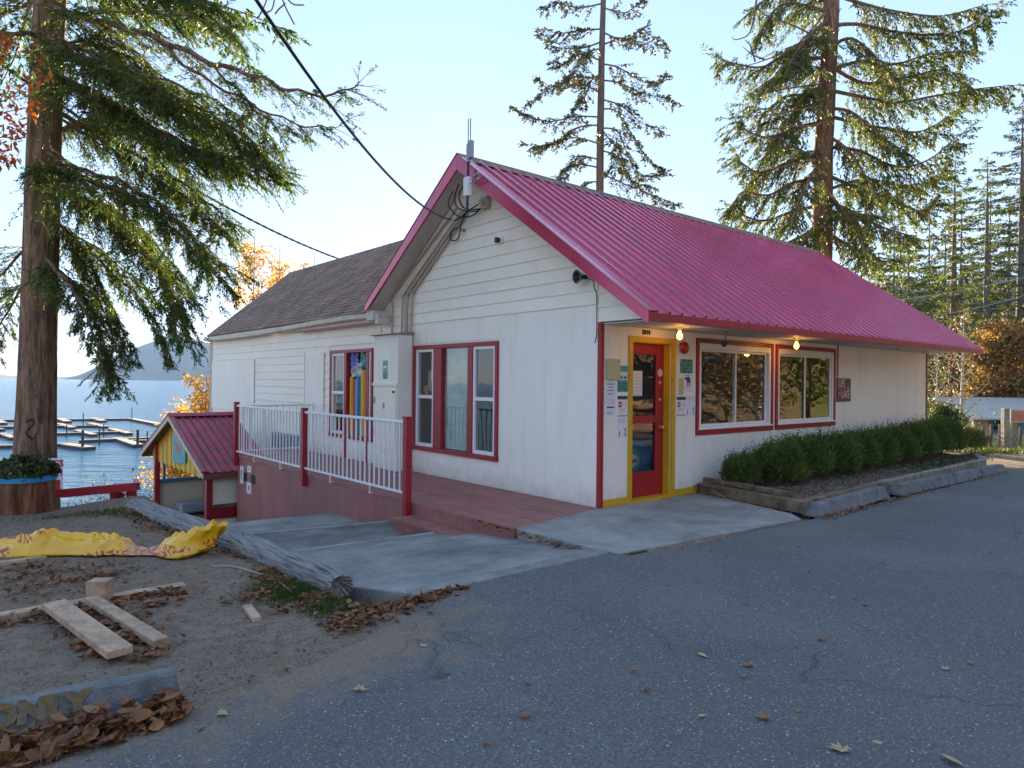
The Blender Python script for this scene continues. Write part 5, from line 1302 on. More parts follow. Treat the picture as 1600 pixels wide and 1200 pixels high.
def conifer(name, x, y, z0, h, r0, cr, first, nl, leaf, ls, ws, K, label, lean=(0, 0), rise=.1, droop=.45, tip=.1, lt=.6, step=.2, twigdroop=.4, seed=1, bark='bark_grey', shape=.8,
            gap=.0, group='conifers behind the shop', n=12, top=None, dens=1.0, limb_r=.035, sides=5):
    r = np.random.default_rng(seed)
    T = thing(name, (x, y, z0), label, 'tree', group, fr='W')
    tp = (x + lean[0], y + lean[1], z0 + h)
    tv = trunk_mesh([(x, y, z0), (x + lean[0] * .35, y + lean[1] * .35, z0 + h * .35), (x + lean[0] * .7, y + lean[1] * .7, z0 + h * .7), tp], [r0 * 1.15, r0 * .8, r0 * .42, .02], n=n, seed=seed, sub=10)
    build('trunk', tv, M[bark], T, smooth=True)
    g = MB(); TW = []
    for i in range(nl):
        f = first + (1 - first) * ((i + r.random()) / nl)
        if r.random() < gap: continue
        b = (x + lean[0] * f, y + lean[1] * f, z0 + h * f)
        q = (1 - f) / (1 - first)
        Ll = cr * (q ** shape) * r.uniform(.55, 1.12) + .25
        if f < first + .12: Ll *= r.uniform(.5, 1)
        az = i * 2.39996 + r.normal(0, .35)
        pts = curve_limb(b, az, Ll, rise * r.uniform(.3, 1.5) + .25 * (1 - q), droop * r.uniform(.6, 1.3) * (.4 + .6 * q), tip, r=r)
        rr = limb_r * (.4 + .6 * q)
        g.tube(pts, [rr * (1 - .85 * k / 7) for k in range(8)], sides, cap=False)
        TW.append(limb_twigs(pts, .12 if f > .5 else .2, step / dens, lt * (.5 + .5 * q), droop=twigdroop, r=r))
    build('limbs', g, M[bark], T, smooth=True)
    P, D, Lt = (np.concatenate([t[i] for t in TW]) for i in range(3))
    sv = sprays(P, D, Lt, K, ls, ws, droop=twigdroop, r=r)
    build('crown', sv, M[leaf], T)
    tw = stems(P, D, Lt, .006)
    build('twigs', tw, M[bark], T)
    return T

# ================================================================== the big fir on the left
r = np.random.default_rng(11)
FX, FY = -6.75, 9.75
FT = thing('fir_tree', (FX, FY, -.55), 'big fir with a thick brown trunk beside the stump planter at the left', 'tree', fr='W')
tv = trunk_mesh([(FX, FY, -.65), (FX + .0, FY, .25), (FX + .03, FY, 2.2), (FX + .12, FY, 6.0), (FX + .28, FY + .05, 11), (FX + .3, FY + .1, 17)], [.34, .265, .225, .205, .155, .03], n=64, rough=.045, ridges=14, seed=4, sub=22)
build('trunk', tv, M['bark'], FT, smooth=True)
def px_limb(pxs, Ys):
    return [at(p[0], p[1], Y) for p, Y in zip(pxs, Ys)]
limbs = [ # (points in survey sight lines, distances, radius, twig length, density step, foliage factor)
    ([(68, 10), (180, 40), (250, 62), (330, 98), (400, 118), (450, 140), (520, 148), (562, 128)], [9.7, 8.8, 8.4, 8.0, 7.7, 7.5, 7.3, 7.2], .045, .62, .075, .10),
    ([(250, 66), (300, 110), (370, 150), (440, 185), (500, 200), (545, 190)], [8.4, 8.2, 8.0, 7.8, 7.7, 7.6], .022, .45, .09, .15),
    ([(330, 100), (380, 150), (420, 190), (455, 205)], [8.0, 8.0, 7.9, 7.9], .014, .4, .09, .2),
    ([(70, 30), (150, 20), (240, 20), (320, 30), (365, 55)], [9.7, 9.0, 8.6, 8.3, 8.2], .035, .6, .10, .8),
    ([(70, -60), (150, -30), (230, -10), (300, 0), (340, 15)], [9.7, 9.2, 9.0, 8.8, 8.7], .035, .7, .10, .9),
    ([(72, 60), (130, 90), (200, 120), (270, 150), (340, 185), (400, 225)], [9.7, 9.3, 8.9, 8.7, 8.6, 8.5], .045, .95, .085, 1.0),
    ([(70, 110), (140, 140), (210, 180), (280, 220), (350, 245), (400, 240)], [9.7, 9.2, 9.0, 8.8, 8.7, 8.6], .04, .9, .085, 1.0),
    ([(72, 90), (125, 70), (190, 85), (240, 130), (300, 190), (340, 240)], [9.8, 9.9, 10.1, 10.2, 10.2, 10.2], .04, .9, .09, 1.0),
    ([(72, 170), (140, 200), (210, 240), (290, 290), (335, 325), (360, 350)], [9.8, 10.0, 10.2, 10.2, 10.1, 10.0], .04, .9, .09, 1.0),
    ([(70, 235), (120, 275), (180, 295), (240, 330), (285, 372), (322, 410), (345, 440)], [9.7, 9.3, 9.0, 8.9, 8.8, 8.8, 8.7], .045, .85, .085, 1.0),
    ([(68, 260), (110, 300), (150, 330), (200, 370), (240, 415), (270, 460), (290, 510)], [9.7, 9.5, 9.4, 9.4, 9.3, 9.3, 9.3], .04, .8, .085, 1.0),
    ([(66, 330), (100, 355), (135, 400), (160, 450), (185, 500), (200, 540)], [9.7, 9.9, 10.1, 10.2, 10.3, 10.3], .03, .55, .09, .9),
    ([(66, 400), (95, 430), (125, 470), (145, 520), (160, 575), (165, 590)], [9.7, 9.3, 9.0, 8.9, 8.9, 8.9], .028, .5, .09, .9),
    ([(62, 380), (30, 400), (0, 430), (-40, 480), (-70, 540)], [9.8, 10.2, 10.4, 10.5, 10.5], .028, .6, .10, .8),
    ([(62, 430), (35, 450), (10, 490), (-10, 530), (-30, 560)], [9.8, 10.3, 10.6, 10.7, 10.7], .025, .5, .10, .8),
    ([(62, 60), (30, 50), (-10, 60), (-60, 90), (-120, 140)], [9.7, 9.2, 9.0, 8.8, 8.7], .035, .8, .11, .8),
    ([(62, 0), (40, 10), (10, 20), (-40, 60)], [9.7, 10.2, 10.8, 11.2], .035, .8, .11, .8),
    ([(62, 250), (70, 262), (80, 262), (110, 265)], [9.5, 9.2, 9.0, 8.9], .02, .35, .08, .8),
    ([(70, 230), (130, 190), (190, 200), (250, 250), (280, 300)], [9.8, 10.3, 10.7, 10.9, 11.0], .035, .8, .10, .9),
    ([(70, 300), (140, 310), (210, 350), (260, 400), (300, 455)], [9.8, 10.4, 10.8, 11, 11.1], .035, .8, .10, .9),
    ([(66, 350), (120, 380), (180, 430), (230, 480), (262, 545)], [9.8, 10.3, 10.6, 10.8, 10.9], .03, .6, .10, .9),
]
wood = MB(); leaves = []; twst = []
extra_l = []
_r = np.random.default_rng(77)
for (pxs, Ys, rr, lt, st, dn) in limbs:
    if dn >= .9:
        for q in range(2 if pxs[-1][1] < 300 else 1):
            ox, oy, oz = _r.uniform(-18, 26), _r.uniform(-26, 34), _r.uniform(-.5, .9)
            k = len(pxs)
            extra_l.append(([(p[0] + ox * i / (k - 1), p[1] + oy * (.4 + .6 * i / (k - 1))) for i, p in enumerate(pxs)], [Y + oz * i / (k - 1) for i, Y in enumerate(Ys)], rr * .6, lt, st, dn))
limbs += extra_l
for pxs, Ys, rr, lt, st, dn in limbs:
    pts = smoothpath(px_limb(pxs, Ys), 4)
    pts = [p + Vector((0, 0, .025 * math.sin(i * 1.3 + p.x * 3))) for i, p in enumerate(pts)]
    wood.tube(pts, [rr * (1 - .86 * i / (len(pts) - 1)) for i in range(len(pts))], 7, cap=False)
    P, D, Lt = limb_twigs(pts, .10, st, lt, ang=.9, droop=.33 if dn > .5 else .22, r=r, taper=.45)
    twst.append(stems(P, D, Lt, .0055))
    # second order twiglets
    for q in range(3):
        f = r.uniform(.25, .95, len(P)); p2 = P + D * (Lt * f)[:, None] - UPV * (.15 * Lt * f * f)[:, None]
        d2 = nrm(D + r.normal(0, .5, D.shape) - UPV * .25); l2 = Lt * r.uniform(.3, .55, len(P))
        keep = r.random(len(P)) < (1.0 if dn > .5 else .8)
        twst.append(stems(p2[keep], d2[keep], l2[keep], .0035))
        kk = r.random(len(P)) < (dn if dn > .5 else dn * .5)
        if kk.any(): leaves.append(sprays(p2[kk], d2[kk], l2[kk], 13, .075, .018, th=.62, droop=.40, r=r, jit=.28))
    kk = r.random(len(P)) < dn
    if kk.any(): leaves.append(sprays(P[kk], D[kk], Lt[kk], 24, .078, .018, th=.62, droop=.40, r=r, jit=.28))
    if dn < .5: # short needle tufts at twig ends of the sparse limb
        e = P + D * Lt[:, None] - UPV * (.15 * Lt)[:, None]
        leaves.append(sprays(e - D * .1, D, Lt * 0 + .12, 9, .055, .018, th=.8, droop=.1, r=r, jit=.4))
# crown above the picture (casts shade, shows from a side step)
for i in range(46):
    z = 7.2 + 9.0 * i / 46; az = i * 2.4; Ll = 3.4 * (1 - i / 50) * rn(.7, 1.1) + .4
    pts = curve_limb((FX + .2, FY, z), az, Ll, .1, .4, .08)
    wood.tube(pts, [.035 * (1 - .85 * k / 7) for k in range(8)], 5, cap=False)
    P, D, Lt = limb_twigs(pts, .12, .16, .8, droop=.4, r=r)
    leaves.append(sprays(P, D, Lt, 12, .14, .045, r=r))
build('limbs', wood, M['bark'], FT, smooth=True)
build('twigs', merge(twst), M['bark'], FT)
build('crown', merge(leaves), M['fir_green'], FT)
hc = Vector((FX + .57 * .262 - .05, FY - .82 * .262 - .02, 0)); ht_ = Vector((.82, .57, 0))
g = MB(); g.tube(smoothpath([hc + ht_ * u_ + Vector((0, 0, z_)) for u_, z_ in ((-.05, .98), (.01, 1.01), (.035, .95), (-.02, .89), (-.045, .82), (.0, .75), (.05, .76), (.055, .81))], 4), .012, 6); build('iron_hook', g, M['black'], fr='W', label='black S shaped iron hook on the bark of the big fir', cat='hook')

# ================================================================== cedar and pine behind the roof
def big_conifer(name, label, trunk_px, Y, rads, limb_list, leaf, K, ls, ws, seed, lt=.9, step=.16, bark='bark', topz=6, twd=.5, bare=.0, extra=0, lr=.05, nsp=1):
    r = np.random.default_rng(seed)
    pts = [at(px_, py_, Y) for px_, py_ in trunk_px]
    base = pts[0]; T = thing(name, base, label, 'tree', 'conifers behind the shop', fr='W')
    top = pts[-1]
    build('trunk', trunk_mesh(pts, rads, n=26, rough=.04, seed=seed, sub=12), M[bark], T, smooth=True)
    wood = MB(); leaves = []; tw = []
    for (y0, pxs, dY) in limb_list:
        tx = np.interp(-y0, [-p[1] for p in trunk_px], [p[0] for p in trunk_px])
        n = len(pxs) + 1
        P3 = [at(tx, y0, Y)] + [at(p[0], p[1], Y + dY * (i + 1) / n) for i, p in enumerate(pxs)]
        p_ = smoothpath(P3, 5)
        wood.tube(p_, [lr * (1 - .85 * i / (len(p_) - 1)) for i in range(len(p_))], 6, cap=False)
        P, D, Lt = limb_twigs(p_, .15, step, lt, ang=.9, droop=twd, r=r, taper=.5)
        k = r.random(len(P)) > bare
        tw.append(stems(P, D, Lt, .012)); P, D, Lt = P[k], D[k], Lt[k]
        leaves.append(sprays(P, D, Lt, K, ls, ws, droop=twd, r=r, jit=.3))
        for q in range(nsp):
            f = r.uniform(.3, .95, len(P)); p2 = P + D * (Lt * f)[:, None]; d2 = nrm(D + r.normal(0, .5, D.shape) - UPV * .35); l2 = Lt * .5
            tw.append(stems(p2, d2, l2, .008)); leaves.append(sprays(p2, d2, l2, K // 2, ls, ws, droop=twd, r=r))
    for i in range(extra):   # limbs turned to and from the viewer, and above the frame
        z = rn(at(0, trunk_px[0][1] - 60, Y)[2], top[2]); az = rn(0, 6.28); fz = (z - base[2]) / (top[2] - base[2])
        tx = np.interp(z, [p[2] for p in pts], [p[0] for p in pts])
        p_ = curve_limb((tx, Y, z), az, (3.6 * (1 - fz) + .8) * rn(.5, 1) * topz / 6, .1, .5, .2)
        wood.tube(p_, [.04 * (1 - .85 * k / 7) for k in range(8)], 5, cap=False)
        P, D, Lt = limb_twigs(p_, .2, step * 1.3, lt, droop=twd, r=r)
        k = r.random(len(P)) > bare; tw.append(stems(P, D, Lt, .012)); P, D, Lt = P[k], D[k], Lt[k]
        leaves.append(sprays(P, D, Lt, K, ls, ws, droop=twd, r=r))
    build('limbs', wood, M[bark], T, smooth=True); build('twigs', merge(tw), M[bark], T); build('crown', merge(leaves), M[leaf], T)
    return T
cedar = [
 (20, [(1230, 5), (1200, 30), (1185, 60)], -1), (-10, [(1345, 5), (1400, 18), (1470, 25), (1530, 10)], -2), (60, [(1220, 90), (1190, 105), (1150, 100), (1120, 88)], 1),
 (40, [(1340, 38), (1400, 50), (1460, 55), (1500, 48), (1555, 15)], -2), (90, [(1240, 95), (1210, 120), (1180, 140)], -1), (110, [(1350, 95), (1400, 100), (1450, 85), (1510, 80)], 1),
 (150, [(1230, 150), (1200, 170), (1170, 165)], 1), (140, [(1340, 150), (1400, 160), (1460, 150), (1520, 140), (1580, 133)], -2), (190, [(1240, 200), (1200, 215), (1160, 200), (1145, 180)], -1.5),
 (180, [(1330, 190), (1380, 200), (1440, 205), (1490, 175)], 1), (240, [(1240, 250), (1190, 270), (1160, 255), (1150, 240)], 1), (230, [(1340, 235), (1400, 260), (1450, 250), (1500, 210)], -2),
 (280, [(1240, 285), (1200, 305), (1160, 300), (1145, 325)], -1), (270, [(1330, 290), (1390, 310), (1440, 330), (1470, 300)], 1.5), (320, [(1240, 330), (1190, 345), (1150, 330), (1140, 322)], 1.5),
 (310, [(1330, 330), (1380, 355), (1430, 370)], -1), (350, [(1250, 370), (1210, 385), (1180, 370)], -1), (360, [(1320, 380), (1360, 400), (1400, 405)], -1),
 (75, [(1330, 60), (1370, 90), (1400, 130)], -2.5), (210, [(1320, 230), (1350, 270), (1370, 310)], -2.5), (130, [(1260, 150), (1230, 190), (1215, 230)], -2.5), (250, [(1270, 270), (1250, 310), (1235, 350)], -2.5),
 (290, [(1310, 320), (1340, 360), (1350, 400)], -2.5), (170, [(1330, 175), (1380, 215), (1420, 240)], -2.5), (30, [(1270, 50), (1245, 80), (1230, 110)], -2.5), (330, [(1275, 350), (1250, 385), (1240, 410)], -2),
 (10, [(1250, -20), (1210, -10), (1170, 20)], 2), (100, [(1350, 130), (1420, 120), (1480, 110), (1530, 150)], 2), (260, [(1240, 230), (1200, 240), (1170, 290)], 2.5), (300, [(1350, 280), (1420, 290), (1470, 270)], 2.5)]
big_conifer('cedar_tree', 'large loose cedar rising behind the right half of the red roof', [(1284, 640), (1284, 420), (1286, 250), (1294, 100), (1300, -10), (1310, -260)], 24.0, [.42, .34, .32, .28, .25, .06],
            cedar, 'cedar_green', 18, .17, .055, 21, lt=1.35, step=.12, twd=.8, extra=22, topz=6.0, lr=.07)
cb = thing('bare_branch', at(1210, 95, 22.5), 'bare curved dead twigs reaching left out of the large cedar', 'branch', fr='W')
g = MB()
for q in ([(1290, 20), (1245, 70), (1200, 92), (1150, 104), (1118, 84)], [(1195, 93), (1175, 85), (1160, 72)], [(1180, 96), (1172, 70), (1163, 62)], [(1285, 130), (1220, 140), (1180, 148), (1158, 140)], [(1282, 165), (1230, 175), (1190, 180), (1160, 183)],
          [(1280, 195), (1220, 200), (1180, 205), (1148, 210)], [(1190, 204), (1170, 215), (1150, 222)], [(1280, 60), (1240, 40), (1190, 20), (1180, -10)], [(1182, 0), (1172, 50), (1150, 62), (1143, 56)], [(1275, 250), (1215, 262), (1175, 272), (1155, 285)]):
    p = smoothpath([at(a_[0], a_[1], 22.5) for a_ in q], 5); g.tube(p, [.035 * (1 - .82 * i / (len(p) - 1)) for i in range(len(p))], 5)
build('twigs', g, M['bark'], cb, smooth=True)
pine = [(5, [(905, 12), (870, 5), (855, 12)], 1), (12, [(975, 20), (1000, 5)], -1), (45, [(905, 48), (875, 52), (858, 48)], -1), (50, [(965, 60), (985, 60), (1000, 45), (1010, 50)], 1),
 (70, [(970, 62), (1000, 70), (1030, 60), (1038, 75)], -1), (65, [(910, 75), (880, 75), (855, 70), (848, 55)], 1), (95, [(905, 85), (880, 100), (862, 95)], -1.2), (100, [(965, 105), (1000, 125), (1028, 130), (1036, 120)], 1),
 (125, [(900, 120), (870, 135), (850, 130), (838, 118)], 1), (125, [(970, 130), (1000, 145), (1035, 152), (1052, 158)], -1), (145, [(905, 130), (880, 130), (855, 140), (828, 160)], -1),
 (155, [(970, 165), (1000, 190), (1030, 205)], 1), (170, [(965, 175), (990, 215), (1015, 250), (1040, 268)], -1), (183, [(900, 182), (860, 190), (830, 183), (805, 170)], 1), (195, [(900, 200), (870, 220), (848, 228)], -1.2),
 (200, [(965, 205), (980, 240), (1000, 275), (1040, 270)], 1), (225, [(895, 215), (850, 228), (820, 225)], -1), (235, [(965, 245), (985, 280), (1010, 290)], -1), (250, [(905, 245), (880, 270), (865, 290)], 1),
 (262, [(895, 258), (875, 285), (865, 305)], -1), (270, [(970, 285), (1005, 300), (1050, 318)], 1), (285, [(920, 285), (895, 300)], -.5), (115, [(925, 125), (915, 150), (900, 170)], -2), (200, [(950, 215), (965, 240), (960, 270)], -2), (80, [(920, 80), (905, 105), (890, 125)], -2)]
big_conifer('pine_tree', 'thin open pine standing behind the middle of the red roof', [(935, 640), (937, 310), (938, 200), (940, 90), (943, -10), (946, -160)], 23.0, [.17, .13, .12, .105, .09, .03],
            pine, 'pine_dark', 10, .15, .070, 22, lt=.65, step=.17, bark='bark_grey', twd=.15, bare=.22, extra=0, lr=.03)
# trees behind on the right
conifer('fir_tree', *at(1489, 600, 50)[:2], -2.4, 20.5, .32, 5.0, .10, 70, 'far_green', .30, .10, 9, 'fir with a dark trunk behind the right end of the roof', lt=1.1, step=.30, seed=31, bark='bark')
conifer('fir_tree', *at(1540, 600, 53)[:2], -2.2, 21.5, .32, 4.8, .28, 52, 'far_green', .26, .09, 9, 'slender fir with a bare grey lower trunk, right of the roof end', lt=1.0, step=.28, seed=32, bark='bark_grey')
conifer('fir_tree', *at(1594, 600, 56)[:2], -2.3, 27.0, .42, 6.6, .14, 84, 'pine_dark', .30, .10, 9, 'tallest dark fir at the right edge of the picture', lt=1.2, step=.30, seed=33, bark='bark_grey')
conifer('fir_tree', *at(1418, 600, 46)[:2], -2.5, 14.0, .22, 3.8, .05, 60, 'far_green', .30, .10, 9, 'green fir between the cedar and the roof end', lt=1.1, step=.30, seed=34, bark='bark')
conifer('fir_tree', *at(1372, 600, 50)[:2], -2.5, 13.0, .2, 3.6, .05, 56, 'far_green', .32, .11, 9, 'green fir rising just right of the cedar crown', lt=1.1, step=.32, seed=35, bark='bark')
conifer('fir_tree', *at(1455, 600, 62)[:2], -2.0, 15.0, .22, 4.2, .05, 56, 'pine_dark', .36, .12, 8, 'farther fir in the gap between two trunks on the right', lt=1.2, step=.38, seed=36, bark='bark')
conifer('fir_tree', *at(1335, 600, 58)[:2], -2.5, 14.0, .2, 4.2, .05, 50, 'far_green', .36, .12, 8, 'low fir seen through the right side of the cedar', lt=1.2, step=.38, seed=37, bark='bark')
conifer('fir_tree', *at(1665, 600, 46)[:2], -2.2, 19.0, .30, 5.2, .10, 60, 'pine_dark', .28, .09, 9, 'fir branches reaching in from beyond the right edge', lt=1.1, step=.30, seed=38, bark='bark_grey')
for k, (x_, Y_, h_) in enumerate(((1395, 66, 17), (1345, 72, 18), (1520, 58, 15), (1575, 62, 18), (1475, 70, 17), (1405, 82, 23), (1450, 75, 21), (1500, 68, 20), (1545, 74, 23), (1590, 80, 25), (1625, 66, 22), (1700, 50, 19), (1780, 42, 16), (1560, 78, 13), (1500, 90, 14), (1430, 84, 12), (1620, 70, 17))):
    conifer('fir_tree', *at(x_, 600, Y_)[:2], -2.0 if Y_ < 62 else 1.0, h_, .22, 4.4, .05, 40, 'pine_dark', .42, .15, 6, ('dark fir deep between the cedar and the roof end', 'dark fir low behind the cedar, farthest left', 'dark fir closing the gap between the dark and the grey trunk', 'dark fir between the grey trunk and the tallest fir', 'dark fir just left of the dark trunk, farther away', 'tall far fir over the middle of the right roof slope', 'tall far fir over the lower roof slope', 'tall far fir right over the roof end', 'tall far fir behind the grey trunk', 'tall far fir behind the tallest fir', 'tall far fir at the very edge of the picture', 'dark fir beyond the right edge, nearer', 'dark fir beyond the right edge, by the road', 'far fir on the hillside above the shed', 'far fir on the hillside left of the grey trunk', 'far fir on the hillside just over the roof end', 'far tall fir on the hillside at the right edge')[k], lt=1.3, step=.45, seed=40 + k, n=8)

# deciduous trees and brush
def broadleaf(name, x, y, z0, h, cr, leaf, nleaf, ls, label, seed, trunk='bark_grey', r0=.08, ellip=(1, 1, 1), cz=.6, nb=16, cat='tree', group=None, upright=.7):
    r = np.random.default_rng(seed); T = thing(name, (x, y, z0), label, cat, group, fr='W')
    g = MB(); tips = []
    g.tube([(x, y, z0 - .3), (x + .05, y, z0 + h * .4), (x + .1, y, z0 + h * .95)], [r0, r0 * .7, .01], 8)
    for i in range(nb):
        f = .15 + .75 * i / nb; az = i * 2.4; Ll = cr * (1.15 - f * .75) * r.uniform(.6, 1.1)
        pts = [(x + math.cos(az) * Ll * s * (1 - .2 * s), y + math.sin(az) * Ll * s * (1 - .2 * s), z0 + h * f + Ll * upright * s * (.6 + .4 * s)) for s in (0, .33, .66, 1)]
        g.tube(pts, [r0 * .4, r0 * .28, r0 * .15, .006], 5, cap=False)
        pa = np.array(pts)
        for q in range(10): tips.append(pa[1] + (pa[3] - pa[1]) * r.random() + r.normal(0, .12 * cr, 3))
    build('trunk', g, M[trunk], T, smooth=True)
    tips = np.array(tips); n = nleaf
    C = tips[r.integers(0, len(tips), n)] + r.normal(0, .13 * cr, (n, 3)) * np.array(ellip)
    D = nrm(r.normal(0, 1, (n, 3)) - UPV * .4); N_ = r.normal(0, 1, (n, 3)) + UPV
    build('crown', leafquads(C, D, N_, ls * r.uniform(.6, 1.3, n), ls * .75 * r.uniform(.6, 1.2, n), fold=.12), M[leaf], T)
    return T
X_, Y_, _ = at(1572, 600, 46); broadleaf('maple_tree', X_, Y_, -2.4, 8.2, 3.1, 'tan_leaves', 12000, .24, 'gold and tan leaved tree left of the hanging red sign', 51)
X_, Y_, _ = at(1625, 600, 52); broadleaf('maple_tree', X_, Y_, -2.4, 9.5, 3.4, 'tan_leaves', 9000, .24, 'brown leaved tree behind the shed at the right edge', 52)
X_, Y_, _ = at(1475, 600, 31); broadleaf('bush', X_, Y_, -1.3, 1.9, 1.1, 'bush_green', 3600, .13, 'bright green bush just beyond the right end wall of the shop', 53, cat='bush')
X_, Y_, _ = at(1502, 600, 33); broadleaf('birch_tree', X_, Y_, -1.4, 7.0, 1.4, 'dry_brush', 900, .12, 'pale slim birch trunk between the shop end and the shed', 54, trunk='birch', r0=.10, nb=22)
X_, Y_, _ = at(1462, 600, 38); broadleaf('birch_tree', X_, Y_, -1.8, 6.0, 1.2, 'dry_brush', 700, .12, 'thin bare sapling close to the end wall of the shop', 55, trunk='birch', r0=.07, nb=20)
X_, Y_, _ = at(1530, 600, 49); broadleaf('bush', X_, Y_, -2.4, 4.0, 2.6, 'gold_leaves', 6000, .16, 'yellow orange bush over the pale shed roof', 56, cat='bush')
# autumn maples on the lake side
for k, (x_, Yv, z0, h, cr, lab) in enumerate(((392, 30, -6, 14.6, 1.3, 'yellow topped maple left of centre above the shingled roof'), (432, 31, -6, 14.4, 1.5, 'yellow maple above the shingled roof ridge, middle one'),
                                          (486, 32, -6, 14.2, 1.1, 'slim yellow maple top beside the twisted cable'), (300, 27, -5.5, 5.9, 1.6, 'golden maple past the far corner of the wing'), (318, 24, -5, 7.0, .9, 'golden maple leaves hanging by the wing corner'), (285, 26, -5.2, 4.7, 1.1, 'low golden sapling above the kiosk ridge'))):
    X_, Y_, _ = at(x_, 600, Yv); broadleaf('maple_tree', X_, Y_, z0, h, cr, 'gold_leaves', (5200, 5200, 3400, 7000, 3200, 2600)[k], .13, lab, 60 + k, r0=.09, nb=26, upright=1.1, group='yellow maples by the lake')
# shore scrub below the yard
n = 2600; r = np.random.default_rng(5)
P = []
while len(P) < n:
    a_ = r.uniform(-9, -1.0); b_ = r.uniform(14, 22); P.append((*W(a_, b_)[:2], gzs(a_, b_)))
P = np.array(P); D = nrm(r.normal(0, .35, (n, 3)) + UPV); Lt = r.uniform(.4, 1.6, n)
build('scrub', merge([stems(P, D, Lt, .008), leafquads(P + D * (Lt * .8)[:, None], D + r.normal(0, .4, (n, 3)), r.normal(0, 1, (n, 3)), r.uniform(.05, .15, n), r.uniform(.02, .06, n))]), M['dry_brush'], fr='W', label='thin bare shoreline scrub between the kiosk and the lake', cat='scrub', kind='stuff')
# dry brush on the inland hillside
n = 30000; r = np.random.default_rng(6)
Yv = r.uniform(30, 95, n); X_ = Yv * r.uniform(.56, .90, n); keep = ~((Yv < 47) & (X_ > .655 * Yv)); Yv = Yv[keep]; X_ = X_[keep]; n = len(Yv); a_ = (X_ - CX) * ca + (Yv - CY) * sa; b_ = -(X_ - CX) * sa + (Yv - CY) * ca
Z = gz(a_, b_); P = np.stack([X_, Yv, Z], 1); D = nrm(r.normal(0, .4, (n, 3)) + UPV); Lt = r.uniform(.5, 2.6, n) * np.where(Yv > 48, 1.3, .6)
build('brush', merge([stems(P, D, Lt, .014), leafquads(P + D * (Lt * r.uniform(.4, 1, n))[:, None], r.normal(0, 1, (n, 3)), r.normal(0, 1, (n, 3)), r.uniform(.15, .40, n), r.uniform(.08, .2, n))]), M['dry_brush'], fr='W', label='tan leafless brush covering the hillside behind the shed', cat='brush', kind='stuff')
# red maple twig entering at the left edge
r = np.random.default_rng(9); RM = thing('maple_branch', at(-60, 200, 6.5), 'branch of red orange maple leaves entering at the left edge', 'branch', fr='W')
g = MB(); tips = []
for q in ([(-120, 190), (-40, 170), (20, 150), (65, 95)], [(-120, 190), (-40, 190), (10, 175), (60, 165)], [(-120, 200), (-50, 210), (0, 215), (30, 200)], [(-120, 210), (-50, 225), (-10, 235), (15, 245)], [(-100, 180), (-30, 140), (0, 75), (10, 60)]):
    p = smoothpath([at(a[0], a[1], 6.5 + .2 * i) for i, a in enumerate(q)], 5); g.tube(p, [.012 * (1 - .8 * i / (len(p) - 1)) for i in range(len(p))], 5)
    tips += [np.array(v) for v in p[5:]]
build('twigs', g, M['bark'], RM, smooth=True)
tips = np.array(tips); n = 420; C = tips[r.integers(0, len(tips), n)] + r.normal(0, .055, (n, 3))
build('leaves', leafquads(C, r.normal(0, 1, (n, 3)) - UPV * .8, r.normal(0, 1, (n, 3)), r.uniform(.05, .12, n), r.uniform(.025, .05, n), fold=.15), M['rust_leaves'], RM)
# bare twigs hanging into the top of the frame
r = np.random.default_rng(10); HT = thing('hanging_branch', at(440, -10, 9), 'thin bare branch tip hanging into the sky at the top', 'branch', fr='W')
g = MB()
for q in ([(430, -40), (440, -5), (448, 15), (460, 38)], [(425, -30), (415, 5), (402, 30)], [(440, -20), (455, 5), (475, 8)], [(430, -10), (425, 15), (412, 20)], [(446, 5), (435, 15), (430, 22)]):
    g.tube(smoothpath([at(a[0], a[1], 9) for a in q], 4), .010, 5)
build('twigs', g, M['bark'], HT)

# ================================================================== yard things
def put(a, b, dz=0): return (a, b, gzs(a, b) + dz)
# weathered log
r = np.random.default_rng(12)
lg0 = Vector(L(-1.30, 5.15) + (.10,)); lg1 = Vector(L(-4.55, 8.45) + (.14,))
m_, n_ = 60, 40; d = (lg1 - lg0); ax = d.normalized(); sx = ax.cross(Vector((0, 0, 1))).normalized(); sz = sx.cross(ax)
V = []
for i in range(m_ + 1):
    t = i / m_; c = lg0 + d * t + Vector((0, 0, .02 * math.sin(t * 5) - .05 - .06 * t)) + sx * .04 * math.sin(t * 4 + 1); R0 = .100 + .020 * t
    for j in range(n_):
        th = 2 * math.pi * j / n_; thm = min(th, 2 * math.pi - th)
        k = fbm(np.array([thm * 4.2]), np.array([t * 3.3]), 4, 14)[0]; crack = max(0, .06 - abs(fbm(np.array([thm * 2.6 + 5]), np.array([t * 1.7 + 3]), 3, 33)[0] - .45)) / .06
        R1 = R0 * (.94 + .16 * k - .17 * crack ** 1.2)
        if i == 0: R1 = R0 * (.80 + .12 * k)
        if i == 1: R1 = R0 * (.95 + .08 * k)
        p = c + sx * math.cos(th) * R1 * 1.15 + sz * math.sin(th) * R1
        if i < 2: p += ax * (r.uniform(-.035, .01))
        V.append(tuple(p))
V.append(tuple(lg0 + ax * .03)); V.append(tuple(lg1))
F = []
for i in range(m_):
    for j in range(n_): F.append((i * n_ + j, i * n_ + (j + 1) % n_, (i + 1) * n_ + (j + 1) % n_, (i + 1) * n_ + j))
g = MB(); g.v = V; g.f = F + [(j, len(V) - 2, (j + 1) % n_) for j in range(n_)] + [(m_ * n_ + j, m_ * n_ + (j + 1) % n_, len(V) - 1) for j in range(n_)]
# local axes of the grain follow the log: give it its own frame
lo = build('log', g, M['driftwood'], label='long weathered grey log lying between the dirt yard and the concrete terraces', cat='log', smooth=True)

